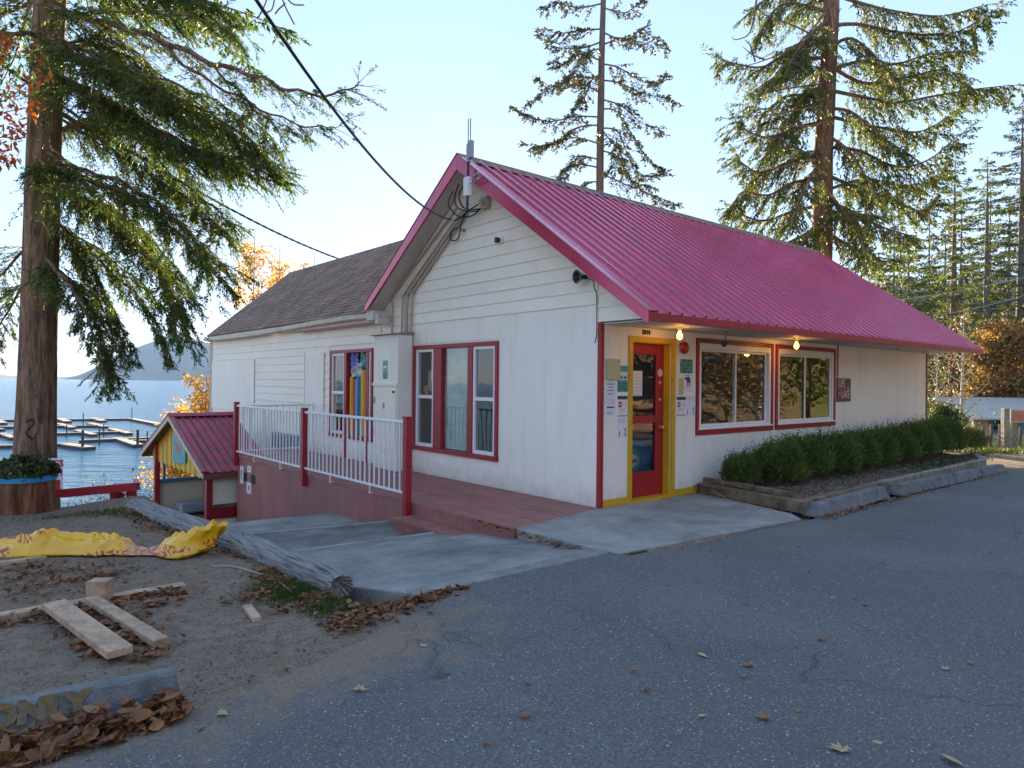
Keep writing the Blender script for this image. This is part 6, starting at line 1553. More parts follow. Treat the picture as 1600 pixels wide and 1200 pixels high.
# timber pieces
def lumber(p, q, wd, h, label, m='lumber', zoff=.0):
    p = Vector((p[0], p[1], gzw(p[0], p[1]) + h / 2 + zoff)); q = Vector((q[0], q[1], gzw(q[0], q[1]) + h / 2 + zoff))
    g = MB(); g.beam(p, q, wd, h); return build('timber_board', g, M[m], fr='W', label=label, cat='board', bev=.003)
A1 = at(-120, 976, 1); 
def gp(x, y, z=.02):   # ground point under a sight line
    p0 = Vector((0, 0, 1.6)); d = Vector(at(x, y, 1.0)) - p0; t = (z - 1.6) / d.z; return p0 + d * t
lumber(gp(-260, 1012), gp(288, 916), .10, .04, 'long pale board lying flat on the dirt, crossing under the wood block')
lumber(gp(84, 950, .05), gp(188, 1033, .03), .135, .042, 'wide tan board sloping towards the viewer, ending near the pile of leaves', zoff=.036)
lumber(gp(142, 942, .05), gp(252, 1014, .03), .085, .042, 'narrow pale board parallel to the wide tan board, on its right', zoff=.036)
lumber(gp(-60, 890), gp(72, 872), .06, .03, 'thin pale strip of wood under the left end of the yellow tarp')
lumber(gp(-40, 842), gp(10, 862), .12, .03, 'greyish board end at the left edge above the tarp', m='grey_timber')
c = gp(156, 938, .04); g = MB(); g.box(c.x - .068, c.x + .068, c.y - .055, c.y + .055, .045, .185)
ob = build('wood_block', g, M['lumber'], fr='W', label='short square block of post standing on the crossing boards', cat='block', bev=.004)
lumber(gp(386, 950), gp(402, 972), .055, .03, 'small pale scrap of wood near the grass tuft', m='lumber')
g = MB(); g.tube(smoothpath([gp(x, y, .03) for x, y in ((330, 884), (365, 885), (395, 893), (425, 903), (445, 916), (455, 925))], 5), .0055, 6); build('cord', g, M['cord'], fr='W', label='pale bent cord lying below the grey log', cat='cord', smooth=True)

# concrete wheel stops
def wheel_stop(p0, p1, w_b, w_t, h, label, grp='concrete wheel stops', tilt=0):
    p0, p1 = Vector(p0), Vector(p1); d = (p1 - p0).normalized(); s = Vector((-d.y, d.x, 0))  # s points away from the viewer (+b)
    e = .07
    g = MB(); q = lambda P, a, b, z: P + d * a + s * b + Vector((0, 0, z))
    ib = (w_b - w_t) / 2
    g.hexa([q(p0, 0, 0, -.03), q(p1, 0, 0, -.03), q(p1, 0, w_b, -.03), q(p0, 0, w_b, -.03), q(p0, e, ib, h), q(p1, -e, ib, h), q(p1, -e, w_b - ib, h), q(p0, e, w_b - ib, h)])
    o = build('wheel_stop', g, M['concrete_stop'], label=label, cat='wheel stop', group=grp, bev=.012)
    return o, g
ws0 = L(-3.55, 2.20); ws1 = L(-1.59, 3.37)
t = thing('wheel_stop', (*ws1, 0), 'near concrete wheel stop at the bottom left with worn yellow lettering', 'wheel stop', 'concrete wheel stops')
p0, p1 = Vector((*ws0, 0)), Vector((*ws1, 0)); d = (p1 - p0).normalized(); s = Vector((-d.y, d.x, 0)); h_ = .150; wb_, wt_ = .20, .11; ib = .055; e_ = .035
q = lambda P, a, b, z: P + d * a + s * b + Vector((0, 0, z))
g = MB(); NS = 26
for i in range(NS):
    t0, t1 = i / NS, (i + 1) / NS; 
A_ = [(0, -.03), (ib, h_ - .012), (ib + .014, h_), (wb_ - ib - .014, h_), (wb_ - ib, h_ - .012), (wb_, -.03)]
k = len(A_); Ln_ = (p1 - p0).length
for i in range(NS + 1):
    tt = i / NS * Ln_
    for (bb, zz) in A_:
        shift = e_ * max(0, zz) / h_ * (1 if i == 0 else -1 if i == NS else 0)
        nn = .002 * (vnoise(np.array([i * .9 + bb * 50]), np.array([zz * 60]), 4)[0] - .5) * 2
        chip = -.012 * (vnoise(np.array([i * 1.7 + 3]), np.array([bb * 9]), 9)[0] > .78) * (zz > .1)
        g.v.append(tuple(p0 + d * (tt + shift) + s * (bb + nn) + Vector((0, 0, zz + nn + chip))))
for i in range(NS):
    for j in range(k): g.f.append((i * k + j, (i + 1) * k + j, (i + 1) * k + (j + 1) % k, i * k + (j + 1) % k))
g.f += [tuple(range(k)), tuple(NS * k + j for j in range(k))[::-1]]
build('stop_body', g, M['concrete_stop'], t)
# worn lettering on the sloping front face
fn = Vector((0, 0, 1)) * (h_ + .03) + s * ib; fz = fn.normalized(); ctr = p0 + d * (Ln_ - .40) + fz * .115 - (fz.cross(d)).normalized() * 0
nrmf = d.cross(fz).normalized()
g = MB(); g.text('R ONLY', .125, ctr + nrmf * .0045 + Vector((0, 0, -.01)), d, fz, sq=1.15, align='RIGHT', depth=.0012, bold=.010); build('lettering', g, M['paint_letter'], t)
for k, (a0, b0, a1, b1, lab) in enumerate(((1.80, -1.99, 4.15, -1.86, 'concrete wheel stop against the planter corner nearest the door pad'), (4.42, -1.93, 6.55, -1.98, 'concrete wheel stop along the middle of the hedge bed'),
                                     (6.60, -1.98, 7.72, -2.03, 'short concrete wheel stop, third from the door pad'), (7.77, -2.03, 8.95, -2.08, 'farthest concrete wheel stop, at the end of the hedge bed'))):
    wheel_stop((a0, b0, .004), (a1, b1, .004), .26, .12, .13, lab)

# planter bed, its timbers and mulch
PB = [(2.02, -.02), (1.86, -1.70), (4.4, -1.62), (8.6, -1.58), (10.3, -1.25), (11.4, .3), (10.9, .3), (10.86, -.02)]
g = MB(); na_, nb2 = 70, 14
def bed(u, v):
    a = 1.95 + 8.9 * u; b = -.03 - v * np.interp(a, [1.95, 4.4, 8.6, 10.85], [1.62, 1.58, 1.53, 1.05])
    return (a, b, .135 + .05 * (fbm(np.array([a * 3]), np.array([b * 3]), 3, 2)[0] - .5) + .02 * (fbm(np.array([a * 14]), np.array([b * 14]), 2, 2)[0] - .5))
g.grid(bed, 150, 30); build('mulch_bed', g, M['mulch'], kind='structure', smooth=True)
TB = thing('planter_edging', (4, -1.2, 0), 'weathered timber edging round the hedge bed, stacked double beside the door', 'planter edging')
def tbeam(p, q_, wd, h, name='timber', m='old_timber'):
    g = MB(); g.beam(p, q_, wd, h); return build(name, g, M[m], TB, bev=.008)
tbeam((2.13, .02, .075), (1.80, -1.78, .075), .11, .15); tbeam((2.20, -.05, .19), (2.09, -.88, .19), .07, .07); tbeam((2.085, -.90, .19), (1.98, -1.50, .185), .07, .06)
tbeam((1.86, -1.735, .080), (4.35, -1.62, .085), .12, .165); tbeam((4.36, -1.62, .08), (6.9, -1.60, .085), .12, .165, m='grey_timber'); tbeam((6.91, -1.60, .08), (9.3, -1.56, .085), .12, .165, m='grey_timber')
tbeam((9.31, -1.56, .08), (10.4, -1.15, .085), .12, .165, m='grey_timber')
g = MB(); g.tube(smoothpath([(2.25, -.06, .14), (2.12, -.25, .10), (2.02, -.35, .06), (1.96, -.55, .02)], 5), .009, 6); build('cord', g, M['cord'], label='pale rubber hose end by the yellow base board', cat='hose', smooth=True)

# hedge shrubs
def shrub(x0, b0, hh, rw, label, seed, leafs=5200, m='hedge_green', base=.12, spiky=.5, cat='shrub', ls=.055):
    r = np.random.default_rng(seed); T = thing('hedge_shrub', (x0, b0, base), label, cat, 'evergreen hedge shrubs in the timber bed')
    g = MB()
    for i in range(7):
        az = i * .9 + seed; g.tube([(x0, b0, base - .03), (x0 + math.cos(az) * rw * .4, b0 + math.sin(az) * rw * .35, base + hh * .5), (x0 + math.cos(az) * rw * .7, b0 + math.sin(az) * rw * .6, base + hh * .8)], [.012, .008, .004], 5)
    build('stem', g, M['bark'], T)
    n = leafs // 9
    th = r.uniform(0, 2 * np.pi, n); ph = np.arccos(r.uniform(-.35, 1, n)); rad = r.uniform(.45, 1.0, n) ** .6
    lump = 1 + .28 * (fbm(th * 1.6 + seed, ph * 2.2, 3, seed) - .45) * 2
    C = np.stack([x0 + np.sin(ph) * np.cos(th) * rw * rad * lump, b0 + np.sin(ph) * np.sin(th) * rw * .85 * rad * lump, base + hh * (.36 + .60 * np.cos(ph) * rad * lump)], 1)
    outw = nrm(C - np.array([x0, b0, base + hh * .3])); D = nrm(outw * .7 + UPV * .8 + r.normal(0, .35, (n, 3)))
    Lt = r.uniform(.05, .15, n) * (1 + spiky * (r.random(n) > .80) * (np.cos(ph) > .1))
    lv = sprays(C, D, Lt, 9, ls, .013, th=.6, droop=-.05, sag=-.1, jit=.28, r=r)
    build('foliage', merge([lv]), M[m], T)
hs = [(2.42, -.42, .50, .27, 'small separate evergreen shrub at the door end of the bed'), (3.05, -.62, .66, .46, 'second hedge shrub from the door'), (3.85, -.55, .74, .52, 'hedge shrub under the right part of the first window'),
      (4.70, -.58, .74, .52, 'hedge shrub between the two facade windows'), (5.55, -.58, .76, .52, 'hedge shrub under the middle of the second window'), (6.40, -.55, .74, .52, 'hedge shrub below the LIFE LAKE sign'),
      (7.25, -.55, .78, .54, 'hedge shrub just right of the LIFE LAKE sign'), (8.15, -.55, .82, .56, 'hedge shrub along the blank part of the facade, nearer'), (9.05, -.52, .88, .58, 'tallest hedge shrub near the facade end'),
      (9.95, -.50, .90, .58, 'hedge shrub at the far corner board of the facade'), (10.95, -.55, .66, .62, 'spreading outermost shrub beyond the facade corner')]
for k, (a, b, h, w_, lab) in enumerate(hs): shrub(a, b - .10, h * .84, w_ * .93, lab, 70 + k, leafs=int(17000 if k else 9000), spiky=.7)

# stump planter with ivy, sign and guard rail at the left
sx_, sy_ = -5.81, 8.22
ST = thing('stump_planter', (sx_, sy_, -.02), 'reddish tree stump used as a planter with a bright blue rim', 'planter', fr='W')
tv = trunk_mesh([(sx_, sy_, -.12), (sx_, sy_, .10), (sx_, sy_, .37)], [.355, .315, .305], n=56, rough=.10, ridges=10, seed=8, sub=9); build('stump', tv, M['stump_wood'], ST, smooth=True)
g = MB(); g.lathe((sx_, sy_, .36), [(.28, 0), (.325, .005), (.33, .055), (.31, .075), (.26, .075), (.25, .02)], 40); build('rim', g, M['ring_blue'], ST, smooth=True)
g = MB(); g.lathe((sx_, sy_, .30), [(.29, 0), (.29, .11), (.01, .16)], 24); build('soil', g, M['mulch'], ST)
r = np.random.default_rng(15); n = 3800; th = r.uniform(0, 6.28, n); rr = np.sqrt(r.random(n)) * .335; C = np.stack([sx_ + rr * np.cos(th), sy_ + rr * np.sin(th), .42 + (.26 * (1 - (rr / .40) ** 2)) * r.random(n)], 1)
IV = build('ivy', leafquads(C, r.normal(0, 1, (n, 3)), UPV + r.normal(0, .9, (n, 3)), r.uniform(.03, .065, n), r.uniform(.025, .05, n), fold=.1), M['ivy_green'], fr='W', label='tangled dark ivy mound growing in the blue rimmed stump', cat='ivy')
t = thing('warning_sign', at(85, 768, 9.05), 'white and red dogs and beach sign on the fir behind the stump planter', 'sign', fr='W')
c0 = Vector(at(74, 742, 9.05)); ex = Vector((1, .12, 0)).normalized(); 
g = MB(); g.beam(c0 - ex * .20, c0 + ex * .19, .008, .44, up=(0, 0, 1)); build('board', g, M['paper'], t)
nf = Vector((ex.y, -ex.x, 0))
g = MB(); g.text('DOGS', .115, c0 + nf * .006 + Vector((0, 0, .15)) + ex * .04, ex, (0, 0, 1), bold=.004); g.text('BEACH', .115, c0 + nf * .006 + Vector((0, 0, .025)) + ex * .04, ex, (0, 0, 1), sq=.8, bold=.004); build('lettering', g, M['ink_red'], t)
g = MB(); g.beam(c0 - ex * .17 + Vector((0, 0, -.13)) + nf * .005, c0 + ex * .16 + Vector((0, 0, -.13)) + nf * .005, .003, .13); build('print', g, M['ink_red'], t)
G_ = thing('guard_rail', (-5.2, 9.1, -.4), 'low dark red timber guard rail at the edge of the yard, right of the fir', 'guard rail', fr='W')
A = Vector(at(84, 772, 9.0)); B = Vector(at(213, 760, 9.3))
g = MB(); g.beam(A, B, .05, .11); build('rail', g, M['red_trim'], G_, bev=.003)
for (x_, dy) in ((180, .06), (205, .10)):
    p = Vector(at(x_, 764, 9.25 + dy)); g = MB(); g.beam(p + Vector((0, 0, -.75)), p + Vector((0, 0, -.02)), .09, .09, up=(0, 1, 0)); build('post', g, M['red_trim'], G_)
p = Vector(at(180, 764, 9.3)); g = MB(); g.beam(p + Vector((-.18, .05, -.42)), p + Vector((.08, .05, -.06)), .05, .07); build('brace', g, M['red_trim'], G_)
g = MB(); g.beam(B + Vector((-.15, .25, .02)), B + Vector((.02, .0, -.0)), .05, .10); build('rail', g, M['red_trim'], G_)

# crumpled yellow tarp
key = [(-30, 866, .16, .10), (20, 868, .20, .17), (55, 866, .22, .25), (85, 862, .24, .19), (120, 862, .24, .17), (160, 864, .25, .16), (185, 864, .17, .13), (205, 866, .10, .07), (225, 868, .07, .05), (240, 868, .11, .08), (262, 868, .18, .20), (285, 868, .21, .27), (304, 866, .17, .32), (318, 864, .06, .30)]
ks = np.linspace(0, 1, len(key)); kx = [gp(k[0], k[1]) for k in key]
cxs = np.array([p.x for p in kx]); cys = np.array([p.y for p in kx]); hw = np.array([k[2] for k in key]); hh = np.array([k[3] for k in key])
def tarp(u, v):
    x = np.interp(u, ks, cxs); y = np.interp(u, ks, cys) + .06; w0 = np.interp(u, ks, hw); h0 = np.interp(u, ks, hh)
    s_ = (v - .5) * 2
    f1 = fbm(np.array([u * 7 + s_ * 1.2]), np.array([s_ * 1.6 + 4]), 2, 4)[0] - .42
    f2 = fbm(np.array([u * 26 - s_ * 4]), np.array([s_ * 4]), 2, 9)[0] - .45
    ph = s_ * 5.5 + 2.2 * math.sin(u * 9) + f1 * 6          # long folds running along the sheet
    fold = 1 - abs(math.sin(ph)); fan = 1 - abs(math.sin(u * 44 + s_ * 2 + f1 * 5))
    kf = np.interp(u, [0, .72, .80, 1], [.35, .35, 1, 1])
    env = (1 - abs(s_) ** 2.4)
    z = .84 * h0 * env * (.86 + .5 * f1) + (.050 * fold * (1 - .5 * kf) + .040 * fan * kf) * (1 - s_ * s_) * min(1, h0 / .12) + .030 * f2 * env + .018 * (abs(math.sin(u * 60 + s_ * 14 + f1 * 20)) - .5) * env
    yy = y + s_ * w0 * (.80 + .35 * f1) + .02 * math.sin(u * 21)
    return (x + .04 * f1 + .05 * fold * kf + (.16 * env * np.interp(u, [.8, 1], [0, 1])), yy, max(z, -.005) + .020)
def tarpmat():
    m = M['tarp_yellow']; n = m.node_tree.nodes; l = m.node_tree.links; p = n['Principled BSDF']
    src = p.inputs['Base Color'].links[0].from_socket
    tc = n.new('ShaderNodeTexCoord'); mp = n.new('ShaderNodeMapping'); mp.inputs['Scale'].default_value = (1, 1.2, 2.6); l.new(tc.outputs['Object'], mp.inputs[0])
    sx = n.new('ShaderNodeSeparateXYZ'); l.new(tc.outputs['Object'], sx.inputs[0])
    def MR(o, a, b, c, d):
        x = n.new('ShaderNodeMapRange'); x.inputs[1].default_value = a; x.inputs[2].default_value = b; x.inputs[3].default_value = c; x.inputs[4].default_value = d; l.new(o, x.inputs[0]); return x.outputs[0]
    def MA(op, a, b):
        x = n.new('ShaderNodeMath'); x.operation = op; l.new(a, x.inputs[0])
        if isinstance(b, float): x.inputs[1].default_value = b
        else: l.new(b, x.inputs[1])
        return x.outputs[0]
    wv = n.new('ShaderNodeTexWave'); wv.inputs['Scale'].default_value = 4.5; wv.inputs['Distortion'].default_value = 12; wv.inputs['Detail'].default_value = 2; wv.inputs['Detail Scale'].default_value = 1.6
    l.new(mp.outputs[0], wv.inputs['Vector'])
    stroke = MR(wv.outputs['Fac'], .62, .70, 0, 1)
    nz = n.new('ShaderNodeTexNoise'); nz.inputs['Scale'].default_value = 2.4; nz.inputs['Detail'].default_value = 1; l.new(mp.outputs[0], nz.inputs['Vector'])
    patch = MR(nz.outputs[0], .55, .58, 0, 1)
    k = MA('MULTIPLY', stroke, patch)
    mx = n.new('ShaderNodeMixRGB'); mx.inputs[2].default_value = (.42, .03, .012, 1); l.new(k, mx.inputs[0]); l.new(src, mx.inputs[1])
    # washed out pink section
    band = MA('MULTIPLY', MR(sx.outputs[0], .18, .24, 0, 1), MR(sx.outputs[0], .52, .47, 0, 1))
    nz2 = n.new('ShaderNodeTexNoise'); nz2.inputs['Scale'].default_value = 22; l.new(tc.outputs['Object'], nz2.inputs['Vector'])
    pk = n.new('ShaderNodeMixRGB'); pk.inputs[1].default_value = (.52, .26, .30, 1); pk.inputs[2].default_value = (.38, .10, .13, 1); l.new(MR(nz2.outputs[0], .4, .6, 0, 1), pk.inputs[0])
    mx2 = n.new('ShaderNodeMixRGB'); l.new(MA('MULTIPLY', band, .55), mx2.inputs[0]); l.new(mx.outputs[0], mx2.inputs[1]); l.new(pk.outputs[0], mx2.inputs[2])
    l.new(mx2.outputs[0], p.inputs['Base Color'])
tarpmat()
g = MB(); g.grid(tarp, 150, 44)
o = build('tarp', g, M['tarp_yellow'], fr='W', label='crumpled yellow plastic tarp with red print and a faded pink patch on the dirt', cat='tarp', smooth=True)
sm = o.o.modifiers.new('thick', 'SOLIDIFY'); sm.thickness = .002

# ================================================================== right background: shed, fence, hanging sign
HS = thing('shed', (23.5, 42, -2.4), 'tan board shed with a pale roof and blue framed window at the right edge', 'shed', fr='W')
hx0, hy0 = at(1523, 700, 40)[:2]; hx1 = at(1680, 700, 40)[0]; hz = -2.35; ht = at(1550, 655, 40)[2]
nb = 9; bh = (ht - hz) / nb
for i in range(nb):
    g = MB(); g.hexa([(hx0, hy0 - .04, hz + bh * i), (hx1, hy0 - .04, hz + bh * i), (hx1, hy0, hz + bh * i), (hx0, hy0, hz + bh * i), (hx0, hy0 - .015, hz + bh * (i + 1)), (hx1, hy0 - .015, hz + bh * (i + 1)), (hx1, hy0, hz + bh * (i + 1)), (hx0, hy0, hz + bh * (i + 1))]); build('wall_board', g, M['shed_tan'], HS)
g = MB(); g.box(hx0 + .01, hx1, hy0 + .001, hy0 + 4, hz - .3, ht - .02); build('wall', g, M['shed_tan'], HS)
g = MB(); g.box(hx0 - .12, hx0 - .005, hy0 - .06, hy0 + .1, hz - .3, ht); build('corner_board', g, M['shed_roof'], HS)
g = MB(); g.hexa([(hx0 - .5, hy0 - .6, ht - .02), (hx1, hy0 - .6, ht - .02), (hx1, hy0 + 4, ht + 1.1), (hx0 - .2, hy0 + 4, ht + 1.1), (hx0 - .5, hy0 - .6, ht + .08), (hx1, hy0 - .6, ht + .08), (hx1, hy0 + 4, ht + 1.2), (hx0 - .2, hy0 + 4, ht + 1.2)]); build('roof', g, M['shed_roof'], HS)
wx0, _, wz1 = at(1549, 652, 40); wx1, _, wz0 = at(1577, 675, 40)
g = MB(); g.box(wx0 - .18, wx1 + .1, hy0 - .10, hy0 - .042, wz0 - .1, wz1 + .1); wf = build('window', g, M['shed_blue'], HS)
for i in range(3):
    for j in range(2):
        x0_ = wx0 + .03 + (wx1 - wx0) / 3 * i; z0_ = wz0 + .03 + (wz1 - wz0) / 2 * j
        g = MB(); g.box(x0_, x0_ + (wx1 - wx0) / 3 - .07, hy0 - .115, hy0 - .101, z0_, z0_ + (wz1 - wz0) / 2 - .07); build('pane', g, M['black'], wf)
wx0, _, wz1 = at(1583, 655, 40); wx1, _, wz0 = at(1660, 678, 40)
g = MB(); g.box(wx0, wx1, hy0 - .12, hy0 - .042, wz0, wz1); build('shutter', g, M['shed_blue'], HS)
gx, gy, gzv = at(1511, 653, 42)
g = MB(); g.prism([(gx, gzv), (gx + 1.2, gzv + .45), (gx + 1.2, -2.6), (gx, -2.6)], 1, 42, 44.5); build('green_shed', g, M['shed_green'], fr='W', label='dark green shed wall peeping out left of the tan shed', cat='shed')
GH = thing('green_house', (at(1600, 640, 48)[0], 48, -2.5), 'dark green gabled building behind the shed at the far right', 'building', fr='W')
gx, _, g0 = at(1588, 640, 48); gx2, _, g1 = at(1640, 612, 48)
g = MB(); g.prism([(gx, -2.5), (gx2 * 2 - gx, -2.5), (gx2 * 2 - gx, g0), (gx2, g1), (gx, g0)], 1, 48, 54); build('wall', g, M['shed_green'], GH)
g = MB(); g.hexa([(gx - .3, 47.7, g0 - .1), (gx2, 47.7, g1 + .05), (gx2, 54, g1 + .05), (gx - .3, 54, g0 - .1), (gx - .3, 47.7, g0 + .05), (gx2, 47.7, g1 + .2), (gx2, 54, g1 + .2), (gx - .3, 54, g0 + .05)]); build('roof', g, M['shed_roof'], GH)
HSg = thing('hanging_sign', at(1573, 702, 27), 'faded red board sign hung between two rough timber posts', 'sign', fr='W')
bz = gzw(*at(1570, 702, 27)[:2])
for (x_, yy) in ((1571, 27.0), (1583, 27.6)):
    p = at(x_, 640, yy); g = MB(); g.box(p[0] - .11, p[0] + .11, p[1] - .10, p[1] + .10, bz - .3, p[2] + (.05 if x_ < 1575 else -.15)); build('post', g, M['grey_timber'], HSg, bev=.01)
p0 = at(1578, 639, 27.4); p1 = at(1650, 661, 27.4)
g = MB(); g.box(p0[0], p1[0], 27.36, 27.42, p1[2], p0[2]); sb = build('board', g, M['shed_roof'], HSg)
p0 = at(1584, 642, 27.3); p1 = at(1650, 658, 27.3)
g = MB(); g.box(p0[0], p1[0], 27.33, 27.355, p1[2], p0[2]); build('red_panel', g, M['sign_faded'], sb)
FN = thing('field_fence', (at(1535, 700, 36)[0], 36, -2), 'row of thin dark fence posts in front of the tan shed', 'fence', fr='W')
for x_ in (1536, 1548, 1562, 1594, 1608, 1625):
    p = at(x_, 690, 35); zb = gzw(p[0], 35); g = MB(); g.box(p[0] - .05, p[0] + .05, 34.95, 35.05, zb - .2, zb + 1.15 + rn(-.1, .1)); build('post', g, M['bark'], FN)
for hz_ in (.45, .9):
    pa, pb = at(1528, 690, 35), at(1640, 690, 35); g = MB(); g.tube([(pa[0], 35, gzw(pa[0], 35) + hz_), (pb[0], 35, gzw(pb[0], 35) + hz_)], .012, 4); build('wire', g, M['grey_metal'], FN)

# ================================================================== grass, litter
def blades(name, fn, n, h, label, m='grass_green', seed=1, wd=.006):
    r = np.random.default_rng(seed); P = fn(r, n); n = len(P)
    P = np.stack([P[:, 0], P[:, 1], gz(P[:, 0], P[:, 1]) - .005], 1)
    D = nrm(r.normal(0, .45, (n, 3)) + UPV); build(name, leafquads(P, D, r.normal(0, 1, (n, 3)), h * r.uniform(.4, 1.2, n), np.full(n, wd), fold=.1, mid=.35), M[m], label=label, cat='grass', kind='stuff')
def gpl(x, y):
    p = gp(x, y); return L(p.x, p.y)
def blobs(spec):   # spec: (px, py, radius_a, radius_b, weight)
    cs = [(gpl(x, y), ra, rb, w_) for x, y, ra, rb, w_ in spec]; ws = np.array([c[3] for c in cs], float); ws /= ws.sum()
    def f(r, n):
        k = r.choice(len(cs), n, p=ws); out_ = []
        for i in range(n):
            (a, b), ra, rb, _ = cs[k[i]]; out_.append((a + r.normal(0, ra), b + r.normal(0, rb)))
        return np.array(out_)
    return f
blades('grass', blobs([(555, 930, .10, .07, 4), (470, 925, .14, .12, 4), (430, 915, .10, .10, 1.5), (645, 927, .06, .04, 1.2), (520, 950, .10, .08, 2)]), 9000, .055, 'green grass tufts at the near end of the grey log', seed=3, wd=.005)
blades('grass', blobs([(190, 800, .20, .10, 2), (230, 803, .15, .08, 2), (120, 803, .3, .06, 1)]), 2500, .05, 'thin grass along the yard edge by the guard rail', seed=4)
def lipf(r, n):
    a = r.uniform(-3.5, -1.3, n); return np.stack([a, fedge(a) + .0 + r.normal(0, .018, n)], 1)
blades('grass', lipf, 3500, .03, 'low grass line growing along the concrete lip', seed=5, wd=.004)
def bedg(r, n):
    a = r.uniform(6.5, 10.8, n); return np.stack([a, -1.0 - r.uniform(0, .5, n) * np.interp(a, [6.5, 10.8], [1, .5])], 1)
r = np.random.default_rng(8); P = bedg(r, 6000); P = np.stack([P[:, 0], P[:, 1], np.full(6000, .13)], 1)
build('grass', leafquads(P, nrm(r.normal(0, .45, (6000, 3)) + UPV), r.normal(0, 1, (6000, 3)), .05 * r.uniform(.4, 1.2, 6000), np.full(6000, .006)), M['grass_green'], label='thin grass over the far half of the hedge bed', cat='grass', kind='stuff')
def farg(r, n):
    Y = r.uniform(17, 38, n); X = Y * r.uniform(.66, .95, n); return np.stack([(X - CX) * ca + (Y - CY) * sa, -(X - CX) * sa + (Y - CY) * ca], 1)
blades('grass', farg, 16000, .16, 'sunlit grass beyond the lot by the hanging sign', m='bush_green', seed=6, wd=.03)

# curled leaf shape (object) and leaf piles
def curled(C, D, N, Ln, Wd, curl, r):
    """eight-vertex curled leaves; arrays"""
    n = len(C); D = nrm(D); S_ = nrm(np.cross(D, N)); Nn = np.cross(S_, D)
    prof = [(0, 0), (.22, .36), (.5, .5), (.78, .34), (1, 0), (.78, -.34), (.5, -.5), (.22, -.36)]; V = []
    for (u, w_) in prof:
        lift = curl * (abs(w_) * 1.1) * Wd + curl * .55 * Ln * (u - .5) ** 2 * 2
        V.append(C + D * (u * Ln)[:, None] + S_ * (w_ * Wd)[:, None] + Nn * lift[:, None])
    V.append(C + D * (.5 * Ln)[:, None])
    V = np.stack(V, 1).reshape(-1, 3)
    f = np.array([[0, 1, 8], [1, 2, 8], [2, 3, 8], [3, 4, 8], [4, 5, 8], [5, 6, 8], [6, 7, 8], [7, 0, 8]]); F = (np.arange(n)[:, None, None] * 9 + f[None]).reshape(-1, 3)
    return V, F
def pile(label, n, fn, size=(.05, .10), thick=.05, seed=1, m='litter', base=None):
    r = np.random.default_rng(seed); P = fn(r, n); n = len(P)
    z = (gz(P[:, 0], P[:, 1]) if base is None else np.full(n, base)) + .006 + thick * r.random(n) ** 1.5 * (P[:, 2] if P.shape[1] > 2 else 1)
    C = np.stack([P[:, 0], P[:, 1], z], 1); D = r.normal(0, 1, (n, 3)) * np.array([1, 1, .28]); N_ = UPV * 1.3 + r.normal(0, .5, (n, 3))
    N_ = np.where((r.random(n) < .35)[:, None], -N_, N_)
    Ln = r.uniform(*size, n); C = C - nrm(D) * (Ln / 2)[:, None]
    build('leaf_litter', curled(C, D, N_, Ln, Ln * r.uniform(.30, .55, n), r.uniform(.3, 1.1, n), r), M[m], label=label, cat='leaf litter', kind='stuff')
def stopf(r, n):
    t = r.random(n) ** .8; t = .02 + .98 * t; d_ = Vector((ws1[0] - ws0[0], ws1[1] - ws0[1])); 
    a = ws0[0] + d_.x * t; b = ws0[1] + d_.y * t; wmax = np.interp(t, [0, .6, .9, 1.0], [.42, .34, .22, .12]); o = r.random(n) ** 1.2 * wmax
    ln = d_.length; nx_, ny_ = d_.y / ln, -d_.x / ln
    return np.stack([a + nx_ * (o + .035), b + ny_ * (o + .035), (1.25 - o / wmax * .9) * np.interp(t, [0, .7, 1], [.75, .8, 1.1])], 1)
pile('thick drift of curled brown leaves against the near wheel stop', 900, stopf, (.055, .125), .085, 1, base=.0)
pile('small broken leaf bits on the drift at the near wheel stop', 700, stopf, (.012, .040), .09, 31, base=.0)
pile('brown leaves caught between the two sloping boards', 260, blobs([(185, 975, .10, .10, 1), (215, 1000, .08, .08, 1), (160, 955, .06, .06, .6), (235, 1025, .05, .04, .3)]), (.04, .085), .04, 2)
pile('brown leaves in front of the wide tan board', 150, blobs([(110, 985, .08, .08, 1), (140, 1010, .07, .05, 1), (155, 1025, .05, .04, .6), (75, 955, .12, .04, 1)]), (.04, .085), .03, 3)
pile('brown leaves along the long flat board', 260, blobs([(230, 932, .14, .05, 1.2), (270, 928, .09, .05, .8), (60, 968, .22, .04, 1), (20, 975, .25, .05, .6), (250, 945, .07, .04, .5)]), (.04, .08), .03, 4)
pile('brown leaves scattered under and before the yellow tarp', 420, blobs([(60, 898, .35, .08, 1.2), (100, 910, .22, .10, 1), (20, 890, .3, .06, .8), (150, 900, .15, .05, .6), (60, 935, .3, .06, .3)]), (.035, .075), .02, 5)
pile('drift of brown leaves along the upper part of the grey log', 520, blobs([(230, 810, .12, .16, 1), (255, 822, .12, .14, 1), (210, 800, .10, .14, .8), (275, 832, .06, .10, .6), (330, 850, .07, .10, .5), (350, 865, .06, .08, .2)]), (.04, .08), .03, 6)
pile('brown leaves mixed into the grass tufts at the log end', 460, blobs([(440, 905, .12, .12, 1), (410, 930, .12, .10, 1), (480, 945, .12, .08, .7), (420, 895, .08, .1, .5), (500, 930, .08, .06, .5), (385, 870, .05, .10, .4), (540, 935, .1, .06, .4)]), (.04, .085), .025, 7)
